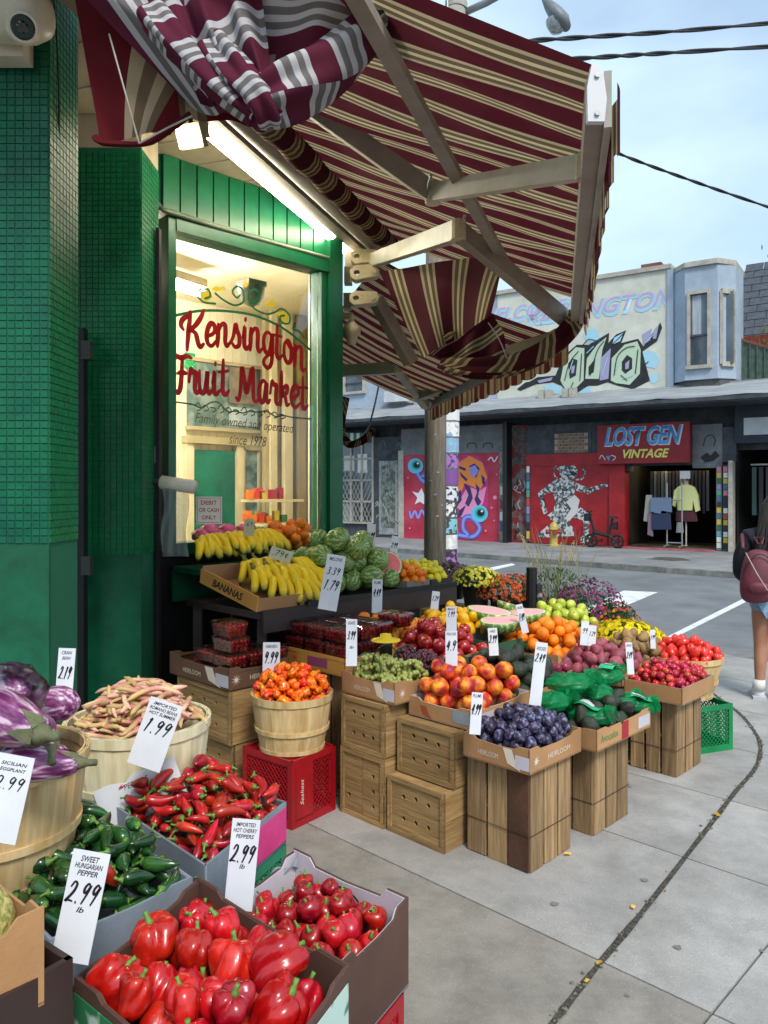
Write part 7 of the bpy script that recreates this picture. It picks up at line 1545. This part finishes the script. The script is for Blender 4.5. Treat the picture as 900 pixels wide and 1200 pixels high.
# ================================================================== upper shelf: bananas, watermelons, trays
shq = Q((-.66, 4.10), .74, 1.62); c_ = sum(shq, Vector())/4
sh = thing('display_shelf', 'dark brown display shelf carrying bananas and watermelons', 'shelf')
extr([(p.x, p.y) for p in shq], .86, .90).obj('board', m_shelf, sh); a_, b_ = shq[0]-W*.02, shq[1]-W*.02
MB().beam(a_+Vector((0, 0, .85)), b_+Vector((0, 0, .85)), .02, .12).obj('front_rail', m_shelf, sh); MB().beam(a_+U*.3+W*.0+Vector((0, 0, .915)), b_+Vector((0, 0, .915)), .03, .03).obj('lip', m_black, sh)
for p in (shq[0]+U*.05+W*.05, shq[1]-U*.05+W*.05, shq[2]-U*.05-W*.05, shq[3]+U*.05-W*.05): MB().beam(p, p+Vector((0, 0, .86)), .05, .05, up=(0, 1, 0)).obj('leg', m_shelf, sh)
MB().beam(shq[0]+U*.02+W*.3+Vector((0, 0, .45)), shq[1]-U*.02+W*.3+Vector((0, 0, .45)), .02, .8).obj('back_panel', m_black, sh)
# tilted banana box
bb = thing('banana_box', 'yellow and brown cardboard box of bananas tilted on the shelf end', 'box', (-.68, 4.08, .905)); bb.rotation_euler = Euler((0, 0, math.atan2(U.y, U.x))); bb.rotation_euler = (Matrix((U, W, Vector((0, 0, 1)))).transposed() @ Matrix.Rotation(.2, 3, 'X')).to_euler()
for (x0, x1, y0, y1, z0, z1, m__) in ((0, .008, 0, .56, 0, .085, m_cardy), (.48, .488, 0, .56, 0, .085, m_cardy), (.009, .479, 0, .008, 0, .07, m_kraft), (.009, .479, .552, .56, 0, .1, m_kraft), (.009, .479, .009, .551, 0, .006, m_kraft)):
    o = MB().box(((x0+x1)/2, (y0+y1)/2, (z0+z1)/2), (x1-x0, y1-y0, z1-z0)).obj('side_panel', m__, bb)
text('BANANAS', m_printb, bb, (-.001, .28, .04), .3, .045, rot=(0, 0, -PI/2), shear=.3, bold=.03)
def bunch_ban(c, n, ya, label, group, s=1.0):
    t = thing('banana_bunch', label, 'bananas', c, group=group); t.rotation_euler = (0, 0, ya)
    for k in range(n):
        a = (k-(n-1)/2); link('banana', BAN, t, (0, a*.014, -.002*abs(a)), (rng.uniform(-.1, .1)+a*.12, rng.uniform(-.12, .06), a*.27), s*rng.uniform(.92, 1.06))
    MB().tube([(.03, 0, -.006), (0, 0, .004), (-.02, 0, .022), (-.028, 0, .04)], [.022, .019, .012, .011], 8, flat=.7).obj('crown', mat('banana_crown', '7a7a26', '5a4a24', scale=30, rough=.7) if 'banana_crown' not in bpy.data.materials else bpy.data.materials['banana_crown'], t)
lb = 'bunch of yellow bananas on the upper ledge before the window'; lg = 'banana bunches on the upper ledge'
def sp(px, py, Y, s): return P(px, py, Y)
for k in range(9):
    c_ = P(233+k*9.6, 633-k*.9-(k % 2)*4, 4.72+k*.04); bunch_ban(c_, 5, -.65+rng.uniform(-.55, .55), lb, lg, 1.0)
lb = 'bunch of yellow bananas with green tips in the tilted box'; lg = 'banana bunches in the tilted box'
for k, (px, py, Y, ya) in enumerate(((288, 658, 4.60, -.7), (300, 656, 4.60, -.5), (298, 668, 4.45, -.6), (312, 663, 4.50, -.9), (318, 652, 4.68, -.3), (330, 664, 4.50, -.5), (340, 656, 4.64, -.2), (352, 668, 4.55, -.8), (366, 670, 4.62, -.3), (322, 676, 4.42, -.7), (346, 680, 4.45, -.5))):
    bunch_ban(P(px, py, Y), 5, ya, lb, lg, 1.02)
ldg = thing('window_ledge', 'green ledge board under the window carrying bananas', 'shelf', W0, WROT); MB().box((WL*.5, -.22, 1.06), (WL-.1, .34, .035)).obj('board', m_dgreen, ldg); MB().box((WL*.5, -.04, .95), (WL-.1, .03, .19)).obj('bracket', m_dgreen, ldg)
# pink wrapped packs and mandarins behind
m_pinkw = mat('pink_wrap', 'd8407c', 'e8709c', scale=22, rough=.3)
for k in range(7):
    c_ = P(236+k*10, 628-(k % 2)*6, 4.78+k*.04); tag(scaled(ball(lambda t, p: 1+.12*math.sin(7*t+4*p), 12, 8), .06, .05, .045).obj('pink_wrapped_pack', m_pinkw, None, smooth=True, loc=c_), 'pink wrapped fruit pack behind the bananas', 'pack', 'pink packs behind the bananas')
res = []
for (c0, n_, r0) in (((334, 625), 24, .042),):
    q_ = [P(308, 640, 5.0), P(362, 640, 5.35), P(356, 640, 5.6), P(305, 640, 5.25)]; q_ = [Vector((p.x, p.y, 0)) for p in q_]
    pile('orange', 'orange piled against the window behind the bananas', 'orange', 'oranges against the window', ME['orange'], 34, q_, 1.14, 1.24, 1.36, sphere_body(.036, .042), 33, stop=.01, pad=.2, tries=140)
# watermelons
wmq = [shq[0]+U*.62+W*.03, shq[0]+U*1.17+W*.03, shq[0]+U*1.17+W*.60, shq[0]+U*.48+W*.60]
pile('watermelon', 'small striped watermelon piled on the shelf', 'watermelon', 'small watermelons on the shelf', WML, 40, wmq, .92, 1.03, 1.27, sphere_body(.066, .076), 35, stop=.02, pad=.75, tries=220)
rm_, fm_, wm2 = halfmelon(m_pink, 1.0)
half(P(456, 661, 4.95), .09, (1.15, .3, .2), (rm_, fm_, wm2), 'cut red watermelon half facing out at the right of the pile')
pq2 = [shq[0]+U*1.0+W*.45, shq[0]+U*1.2+W*.45, shq[0]+U*1.2+W*.7, shq[0]+U*1.0+W*.7]
for k in range(9): tag(link('papaya', ell('papaya', mat('papaya_orange', 'e0601c', 'd84818', scale=8, rough=.4), 1.5) if k == 0 else bpy.data.objects['papaya'].data, None, P(404+(k % 5)*8+k, 646+(k//3)*6-(k % 2)*4, 5.5-.04*k), (0, rng.random(), rng.random()*3), .05), 'orange papaya behind the watermelons', 'papaya', 'papayas behind the watermelons')
# trays of mandarins and lemons on the shelf end
mtq = [shq[0]+U*1.17+W*.02, shq[0]+U*1.40+W*.02, shq[0]+U*1.40+W*.34, shq[0]+U*1.17+W*.34]
tray('grey cardboard tray of mandarins at the right end of the shelf', mtq, .915, .05, mat('grey_card', '77746c', '858279', scale=4, rough=.8), rz=0)
pile('mandarin', 'small orange mandarin in the grey tray on the shelf', 'mandarin', 'mandarins in the grey shelf tray', ME['orange'], 40, shrink(mtq, -.01), .93, .97, 1.08, sphere_body(.027, .031), 36, stop=.01, pad=.7, tries=120)
ltq = [shq[0]+U*1.41+W*.02, shq[0]+U*1.64+W*.02, shq[0]+U*1.64+W*.40, shq[0]+U*1.41+W*.40]
tray('dark tray of lemons at the far end of the shelf', ltq, .915, .04, m_shelf, rz=0)
pile('lemon', 'yellow green lemon in the tray at the far end of the shelf', 'lemon', 'lemons in the far shelf tray', ME['lemon'], 44, shrink(ltq, -.01), .93, .96, 1.07, sphere_body(.026, .031), 37, stop=.01, pad=.7, tries=120)
pile('lemon', 'bright yellow lemon behind the mandarins', 'lemon', 'lemons behind the mandarins', ME['lemon'], 26, [p+W*.33 for p in mtq], .95, 1.0, 1.13, sphere_body(.028, .032), 38, stop=.01, pad=.6, tries=120)
# ================================================================== bag roll, debit sign
rl_ = thing('bag_roll', 'roll of clear produce bags hanging from the black post', 'bag roll'); a_, b_ = P(190, 565, 4.3), P(228, 571, 4.25)
MB().tube([a_, b_], .038, 18).obj('roll', mat('roll_plastic', 'd9d5c4', 'c9c4b0', scale=6, rough=.35), rl_, smooth=True); MB().tube([a_-Vector((.05, 0, 0)), a_], .02, 10).obj('spindle', m_black, rl_)
MB().grid(lambda u, v: P(190+30*u+2*math.sin(v*7), 572+80*v, 4.26)+Vector((0, .004*math.sin(u*9+v*4), 0)), 12, 16).obj('hanging_bag', glass('cloudy_film', 'c3c9ca', .45, .16), rl_, smooth=True)
ds = thing('debit_sign', 'white card reading DEBIT OR CASH ONLY in red behind the bananas', 'sign', P(245, 598, 4.5)); ww, hh = 30*4.5/900, 32*4.5/900
MB().box((0, 0, 0), (ww, .006, hh)).obj('card', mat('sign_card', 'e6ddd0', rough=.5), ds)
for k, s_ in enumerate(('DEBIT', 'OR CASH', 'ONLY')): text(s_, m_redl, ds, (0, -.004, hh*(.28-.27*k)), ww*(.62, .78, .56)[k], hh*.15, bold=.01)
for (x0, x1, z0, z1) in ((-.46, .46, .44, .455), (-.46, .46, -.455, -.44), (-.46, -.445, -.44, .44), (.445, .46, -.44, .44)): MB().box(((x0+x1)/2*ww, -.0035, (z0+z1)/2*hh), ((x1-x0)*ww, .0005, (z1-z0)*hh)).obj('border', m_redl, ds)
# ================================================================== price cards
card(8, 886, 985, 44, 1.45, .18, 'large white price card ending in 99 at the left edge', [('SICILIAN', .1, .7, .04), ('EGGPLANT', .17, .7, .04), ('2.99', .32, .8, .13)])
card(77, 760, 812, 20, 2.6, .03, 'small white card reading 2.19 between eggplants and beans', [('CRAN', .1, .6, .08), ('BEAN', .22, .5, .07), ('2.19', .55, .7, .24)])
card(182, 821, 900, 40, 2.18, .33, 'tall leaning card reading 1.99 before the bean basket', [('IMPORTED', .07, .7, .05), ('ROMANO BEANS', .14, .85, .05), ('HOT SUMMER', .21, .8, .05), ('1.99', .40, .8, .19)]); 
card(165, 906, 956, 104, 2.32, -.42, 'wide blank white card lying behind the long red peppers', [('PEPPERS', .2, .3, .12)])
card(95, 1000, 1124, 44, 1.42, .17, 'price card reading SWEET HUNGARIAN PEPPER 2.99 among the green peppers', [('SWEET', .07, .5, .055), ('HUNGARIAN', .135, .75, .05), ('PEPPER', .20, .55, .05), ('2.99', .38, .85, .17), ('lb', .53, .2, .05)])
card(284, 962, 1064, 33, 1.80, .08, 'price card reading IMPORTED HOT CHERRY PEPPERS 2.99', [('IMPORTED', .06, .7, .045), ('HOT CHERRY', .125, .85, .045), ('PEPPERS', .19, .65, .045), ('2.99', .38, .85, .17), ('lb', .52, .2, .05)])
card(318, 753, 792, 20, 3.82, 0, 'white card reading 9.99 behind the orange peppers', [('HABANERO', .12, .7, .1), ('9.99', .45, .8, .3)])
card(389, 650, 715, 22, 4.05, .17, 'tall card reading 1.79 in front of the watermelons', [('MELONS', .08, .7, .06), ('1.79', .55, .8, .16), ('3.39', .3, .7, .12)])
card(412, 726, 780, 13, 3.5, 0, 'narrow card standing in front of the berry packs', [('GRAPES', .08, .7, .07), ('3.99', .35, .7, .16), ('lb', .6, .4, .06)])
card(442, 679, 718, 12, 4.3, .02, 'narrow card hanging on the shelf rail below the watermelons', [('PLUMS', .1, .7, .09), ('4.49', .4, .7, .2)])
card(529, 740, 780, 14, 3.6, .0, 'card reading 4.9 over the peaches', [('PEACHES', .08, .8, .08), ('4.9', .42, .8, .26)])
card(529, 711, 740, 12, 4.1, .0, 'card between mangoes and nectarines', [('1.99', .3, .7, .2), ('MANGO', .1, .7, .1)])
card(558, 812, 860, 13, 3.15, .08, 'card reading 4.99 at the left corner of the plum box', [('PLUMS', .08, .8, .08), ('4.99', .4, .8, .22)])
card(631, 753, 826, 14, 3.4, .14, 'tall narrow leaning card between avocados and mesh bags', [('AVOCADO', .1, .8, .06), ('2.49', .25, .8, .12)])
card(578, 736, 768, 11, 3.75, -.05, 'small card at the left of the dark avocados', [('2.99', .4, .8, .25), ('HASS', .12, .6, .1)])
card(462, 628, 655, 9, 5.0, .14, 'small card above the cut red watermelon', [('2.99', .4, .8, .2)]); card(435, 614, 648, 10, 5.3, .02, 'pale card standing behind the watermelon pile', [('3.99', .4, .8, .2)])
card(510, 693, 714, 9, 4.5, .12, 'small card at the right end under the shelf rail', [('1.29', .4, .8, .25)]); card(612, 708, 742, 8, 4.5, -.22, 'narrow card leaning between the cut melons and oranges', [('ORANGES', .12, .8, .08), ('1.49', .45, .8, .22)])
card(738, 753, 790, 8, 4.0, -.04, 'narrow card between potatoes and small red apples', [('APPLES', .1, .8, .07), ('2.49', .4, .8, .18)]); card(765, 738, 760, 6, 4.7, 0, 'tiny card in front of the tomato basket', [('1.99', .4, .8, .2)])
card(685, 728, 756, 9, 4.35, .1, 'narrow card at the right of the oranges, left of two', [('.99', .4, .8, .2)]); card(694, 733, 757, 9, 4.5, .08, 'narrow card at the right of the oranges, right of two', [('1.29', .4, .8, .2)])
card(329, 643, 657, 26, 4.35, .3, 'faded cream card reading 79¢ on the banana bunches', [('.79¢', .45, .75, .45)], m=m_cardo)
card(292, 608, 628, 12, 4.75, .0, 'pale card standing behind the upper bananas', [('.69', .3, .8, .2)], m=m_cardo); card(385, 628, 645, 20, 5.1, 0, 'blank pale card at the back left of the watermelons', [('MELON', .4, .6, .2)], m=m_cardo)
# ================================================================== flowers by the kerb
m_potb = mat('black_pot', '151515', '1f1f20', scale=6, rough=.5); m_fol = mat('mum_foliage', '2c4a1e', '41602a', scale=14, rough=.7, rnd=.1, transl=.2)
def flowerpot(label, px, py, Y, R_, cols, nb=170, pot=True, hgt=.7, fol=None, br=.014, zb=None):
    c_ = P(px, py, Y); t = thing('flower_pot', label, 'potted flowers', c_)
    hp_ = .13 if zb is None else c_.z-zb-.06*R_
    MB().lathe([(0, -hp_-.02), (R_*.45, -hp_-.02), (R_*.6, -.02), (R_*.64, -.02), (R_*.64, 0), (R_*.5, 0)], 18).obj('pot', m_potb, t, smooth=True, angle=.6)
    r = random.Random(int(px*7)); mb = MB(); fm2 = fol or m_fol
    for k in range(900):
        a = r.uniform(0, 2*PI); e = math.asin(r.random()); q = R_*r.uniform(.55, 1.0); d_ = Vector((math.cos(a)*math.cos(e), math.sin(a)*math.cos(e), math.sin(e)*hgt)); p = d_*q; s_ = r.uniform(.008, .018); Rm = Euler((r.random()*6, r.random()*6, r.random()*6)).to_matrix()
        mb.add([p+Rm@Vector(v) for v in ((-s_, 0, 0), (0, -s_*.4, 0), (s_, 0, 0), (0, s_*.4, 0))], [(0, 1, 2, 3)])
    mb.obj('foliage', fm2, t, kind='stuff')
    ms = [mat('blossom', c, rough=.7, transl=.2) for c in cols]; mb = MB()
    for k in range(nb):
        a = r.uniform(0, 2*PI); e = math.asin(r.uniform(.0, 1)); d_ = Vector((math.cos(a)*math.cos(e), math.sin(a)*math.cos(e), math.sin(e)*hgt)); p = d_*R_*r.uniform(.97, 1.1); nrm = d_.normalized(); x = nrm.cross(Vector((0, 0, 1))); x.normalize(); y = nrm.cross(x); mb.cur = r.randrange(len(ms)); b_ = br*r.uniform(.7, 1.2)
        for ring_, (rr1, up1, n1) in enumerate(((1.0, .15, 9), (.6, .45, 7))):
            for i in range(n1):
                a1 = 2*PI*i/n1+ring_*.3; d1 = x*math.cos(a1)+y*math.sin(a1); d2 = x*math.cos(a1+.32)+y*math.sin(a1+.32); d3 = x*math.cos(a1-.32)+y*math.sin(a1-.32)
                mb.add([p, p+d3*b_*rr1*.7+nrm*b_*up1*.6, p+d1*b_*rr1+nrm*b_*up1, p+d2*b_*rr1*.7+nrm*b_*up1*.6], [(0, 1, 2, 3)])
    mb.obj('blossoms', ms, t, kind='stuff'); return t
flowerpot('small purple chrysanthemum pot at the left, behind the lemons', 530, 680, 6.4, .20, ['6d4a62', '7d5570', '5a3a52'], 320)
flowerpot('pale yellow chrysanthemum in a black pot beside the wooden pole', 558, 684, 6.1, .19, ['e3d84a', 'cfcf3c', 'efe86a'], 320, zb=.6)
flowerpot('rust orange chrysanthemum beside the black post', 597, 700, 6.0, .25, ['c8561c', 'd86a24', 'b04818'], 420, zb=.3)
flowerpot('magenta aster bush in a black pot', 692, 722, 5.9, .27, ['8c2a72', 'a23a84', '74245e'], 260, hgt=1.0, zb=.1, br=.016)
flowerpot('bright yellow chrysanthemum mound behind the potatoes', 733, 755, 5.3, .27, ['f0dc10', 'e6d00c', 'f6e620'], 520, hgt=.55, zb=.1, br=.021)
flowerpot('small orange and red flowers behind the yellow mound', 718, 727, 5.75, .19, ['c8481c', 'd8a024', 'b0282c'], 90, zb=.1)
# crate under the two back pots
slatcrate('wooden slatted crate holding the chrysanthemum pots by the pole', (.62, 5.85), .5, .5, 0, .60, group='slatted crates under the flowers')
gs = thing('ornamental_grass', 'dark green bushy plant with dry grass plumes behind the stand', 'plant', P(650, 740, 6.2)); r = random.Random(2)
MB().lathe([(0, -.25), (.12, -.25), (.16, 0), (.13, 0)], 16).obj('pot', m_potb, gs); mb = MB()
for k in range(1500):
    x = r.gauss(0, .17); y = r.gauss(0, .12); z = r.uniform(-.1, .52)*(1-.5*abs(x)); s_ = r.uniform(.012, .028); Rm = Euler((r.random()*6, r.random()*6, r.random()*6)).to_matrix(); mb.add([Vector((x, y, z))+Rm@Vector(v) for v in ((-s_, 0, 0), (0, -s_*.3, 0), (s_, 0, 0), (0, s_*.3, 0))], [(0, 1, 2, 3)])
mb.obj('foliage', mat('dark_foliage', '35503a', '4c6a48', scale=10, rough=.7, transl=.2), gs, kind='stuff')
mb = MB(); pl_ = MB()
for k in range(70):
    a = r.uniform(-.5, .5); b = r.uniform(-.3, .3); h_ = r.uniform(.45, .85); x = r.gauss(0, .12); y = r.gauss(0, .08); p0 = Vector((x, y, 0)); p1 = p0+Vector((a*.15, b*.1, h_*.6)); p2 = p0+Vector((a*.45, b*.3, h_)); mb.tube([p0, p1, p2], [.003, .002, .001], 4)
    if k % 7 == 0:
        for i in range(40): q = p1.lerp(p2, .5+.5*i/40)+Vector((r.gauss(0, .008), r.gauss(0, .008), r.gauss(0, .008))); pl_.add([q, q+Vector((.004, 0, .014)), q+Vector((-.003, .003, .012))], [(0, 1, 2)])
mb.obj('grass_blades', mat('grass_blade', '6f7a4a', '8a8a58', scale=9, rough=.7), gs, kind='stuff'); pl_.obj('plumes', mat('plume', 'c3b08c', rough=.9, transl=.3), gs, kind='stuff')
bp_ = thing('black_bollard', 'black post with a white stained side rising among the flowers', 'post', P(623, 735, 5.75)); q = P(623, 665, 5.75)-P(623, 735, 5.75)
MB().tube([(0, 0, -.52), (0, 0, q.z)], .04, 10).obj('post', m_black, bp_); MB().box((.055, 0, q.z/2-.1), (.04, .05, q.z*.95)).obj('side_board', mat('stained_board', '1f2422', '8f938f', scale=14, rough=.8, lo=.55, hi=.7), bp_)
# ================================================================== pedestrian at the right edge
pe = thing('person', 'person in navy jacket and denim shorts carrying a maroon backpack at the right edge', 'person', (2.90, 5.72, 0), math.radians(-20))
m_skin = mat('skin', 'a37258', 'b07e64', scale=8, rough=.5, sss=.1); m_navy = mat('navy_jacket', '11141d', '191d28', scale=9, rough=.85, bump=.3, bscale=18); m_den = mat('denim', '6b8aa8', '86a2bc', scale=60, rough=.85, bump=.2, bscale=120); m_hair = mat('dark_hair', '17110f', '2c211c', scale=30, rough=.55, stretch=(6, 6, .4)); m_maroon = mat('maroon_pack', '5c2430', '6d2c3a', scale=6, rough=.6, bump=.2, bscale=30)
def skin(name, verts, edges, radii, m, par, sub=2, root=0):
    me = bpy.data.meshes.new(name); me.from_pydata(verts, edges, []); o = link(name, me, par); o.modifiers.new('s', 'SKIN'); 
    for i, r_ in enumerate(radii): me.skin_vertices[0].data[i].radius = r_ if isinstance(r_, tuple) else (r_, r_)
    me.skin_vertices[0].data[root].use_root = True; sb = o.modifiers.new('d', 'SUBSURF'); sb.levels = sub; sb.render_levels = sub; me.materials.append(m); o.modifiers['s'].use_smooth_shade = True
    bpy.context.view_layer.update(); dg = bpy.context.evaluated_depsgraph_get(); me2 = bpy.data.meshes.new_from_object(o.evaluated_get(dg)); o.modifiers.clear(); o.data = me2; return o
# figure faces away and a little to the right; x right, y forward (away)
V_ = [(0, 0, .86), (0, .0, 1.02), (0, .0, 1.18), (0, -.01, 1.30), (0, 0, 1.36), (0, .02, 1.43), (0, .03, 1.52), (0, .03, 1.58),
      (-.085, .0, .82), (-.09, .01, .62), (-.09, .02, .44), (-.095, -.01, .25), (-.10, -.02, .09), (-.10, .05, .04), (-.10, .13, .03),
      (.085, 0, .82), (.095, -.02, .62), (.10, -.04, .44), (.105, -.09, .25), (.11, -.12, .09), (.11, -.05, .04), (.11, .03, .03),
      (-.16, 0, 1.28), (-.22, -.02, 1.12), (-.23, .02, .98), (-.17, .14, .93), (-.12, .22, .95), (.16, 0, 1.28), (.22, -.02, 1.12), (.23, .03, .98), (.17, .15, .95), (.13, .22, .98)]
E_ = [(0, 1), (1, 2), (2, 3), (3, 4), (4, 5), (5, 6), (6, 7), (0, 8), (8, 9), (9, 10), (10, 11), (11, 12), (12, 13), (13, 14), (0, 15), (15, 16), (16, 17), (17, 18), (18, 19), (19, 20), (20, 21), (3, 22), (22, 23), (23, 24), (24, 25), (25, 26), (3, 27), (27, 28), (28, 29), (29, 30), (30, 31)]
Rd = [(.14, .11), (.12, .09), (.135, .10), (.13, .09), .05, .06, .085, .06, .085, .072, .055, .05, .034, .035, .025, .085, .072, .055, .05, .034, .035, .025, .055, .042, .036, .028, .022, .055, .042, .036, .028, .022]
skin('body', V_, E_, Rd, m_skin, pe)
skin('jacket', [(0, 0, .80), (0, 0, .95), (0, 0, 1.18), (0, -.01, 1.31), (0, 0, 1.37), (-.17, 0, 1.28), (-.235, -.02, 1.12), (-.24, .02, .98), (-.18, .13, .93), (.17, 0, 1.28), (.235, -.02, 1.12), (.24, .03, .98), (.18, .14, .95)], [(0, 1), (1, 2), (2, 3), (3, 4), (3, 5), (5, 6), (6, 7), (7, 8), (3, 9), (9, 10), (10, 11), (11, 12)], [(.185, .14), (.18, .14), (.175, .13), (.16, .12), .075, .08, .068, .06, .045, .08, .068, .06, .045], m_navy, pe)
skin('shorts', [(0, 0, .84), (-.09, 0, .79), (-.095, .0, .665), (.09, 0, .79), (.098, -.01, .665)], [(0, 1), (1, 2), (0, 3), (3, 4)], [(.165, .13), .105, .098, .105, .098], m_den, pe)
for s_, yo in ((-1, 0), (1, -.10)):
    x = s_*.105; MB().tube([(x, -.02+yo, .07), (x, -.02+yo, .15)], [.05, .045], 12).obj('sock', mat('white_sock', 'd4d2cf', rough=.9), pe, smooth=True)
    skin('shoe', [(x, -.06+yo, .045), (x, .03+yo, .045), (x, .13+yo, .038), (x, .17+yo, .032)], [(0, 1), (1, 2), (2, 3)], [(.048, .045), (.05, .045), (.048, .035), (.03, .025)], mat('white_shoe', 'd8d8da', 'c6c6c8', scale=9, rough=.6), pe); MB().box((x, .05+yo, .012), (.095, .26, .024), taper=1.02).obj('sole', mat('sole', 'bfbfc2'), pe)
hair = skin('hair', [(0, .02, 1.60), (0, -.02, 1.55), (-.01, -.06, 1.44), (-.03, -.10, 1.30), (-.05, -.12, 1.18), (-.06, -.13, 1.08)], [(0, 1), (1, 2), (2, 3), (3, 4), (4, 5)], [(.06, .065), (.088, .092), (.088, .075), (.075, .045), (.055, .025), (.02, .01)], m_hair, pe)
mb = MB(); r = random.Random(6)
for k in range(160):
    a = r.uniform(0, 2*PI); q = [Vector((.09*math.cos(a), -.03+.09*math.sin(a), 1.55)), Vector((.10*math.cos(a)-.01, -.07+.07*math.sin(a), 1.42)), Vector((.10*math.cos(a)-.03+r.gauss(0, .01), -.11+.04*math.sin(a), 1.26)), Vector((.08*math.cos(a)-.06+r.gauss(0, .02), -.14+.02*math.sin(a), 1.10+r.uniform(-.08, .05)))]; mb.tube(q, [.004, .005, .004, .001], 4)
mb.obj('hair_strands', m_hair, hair, kind='stuff')
MB().tube([(0, .105, 1.52), (0, .14, 1.505), (0, .13, 1.49)], [.01, .014, .008], 8).obj('nose', m_skin, pe, smooth=True)
bpk = skin('backpack', [(-.02, -.19, 1.28), (-.02, -.21, 1.17), (-.03, -.23, 1.03), (-.03, -.22, .92), (-.02, -.20, .86)], [(0, 1), (1, 2), (2, 3), (3, 4)], [(.085, .05), (.125, .075), (.14, .09), (.14, .085), (.11, .06)], m_maroon, None); bpk.location = pe.location; bpk.rotation_euler = pe.rotation_euler; bpk.location += Vector((-.10, .02, -.07)); bpk.scale = (.94, .94, .94); pe.scale = (.94, .94, .94); tag(bpk, 'maroon backpack worn by the person at the right edge', 'backpack')
skin('pocket', [(-.03, -.31, 1.04), (-.03, -.31, .93)], [(0, 1)], [(.10, .03), (.10, .03)], m_maroon, bpk); MB().tube(catmull([(-.13, -.27, 1.10), (-.08, -.29, 1.20), (-.02, -.285, 1.24), (.05, -.28, 1.20), (.10, -.26, 1.10)], 5), .004, 5).obj('zip', m_black, bpk)
MB().tube([(-.02, -.19, 1.31), (-.05, -.16, 1.36), (.02, -.16, 1.36), (.0, -.19, 1.31)], .008, 6).obj('grab_loop', m_maroon, bpk); MB().tube([(-.13, -.17, 1.27), (-.12, -.02, 1.37), (-.12, .1, 1.25), (-.14, .09, 1.05)], .016, 7).obj('strap', m_maroon, bpk, smooth=True); MB().tube(catmull([(-.12, -.30, 1.25), (-.05, -.37, 1.1), (.02, -.39, .98)], 5), .004, 5).obj('cord', m_trim, bpk)
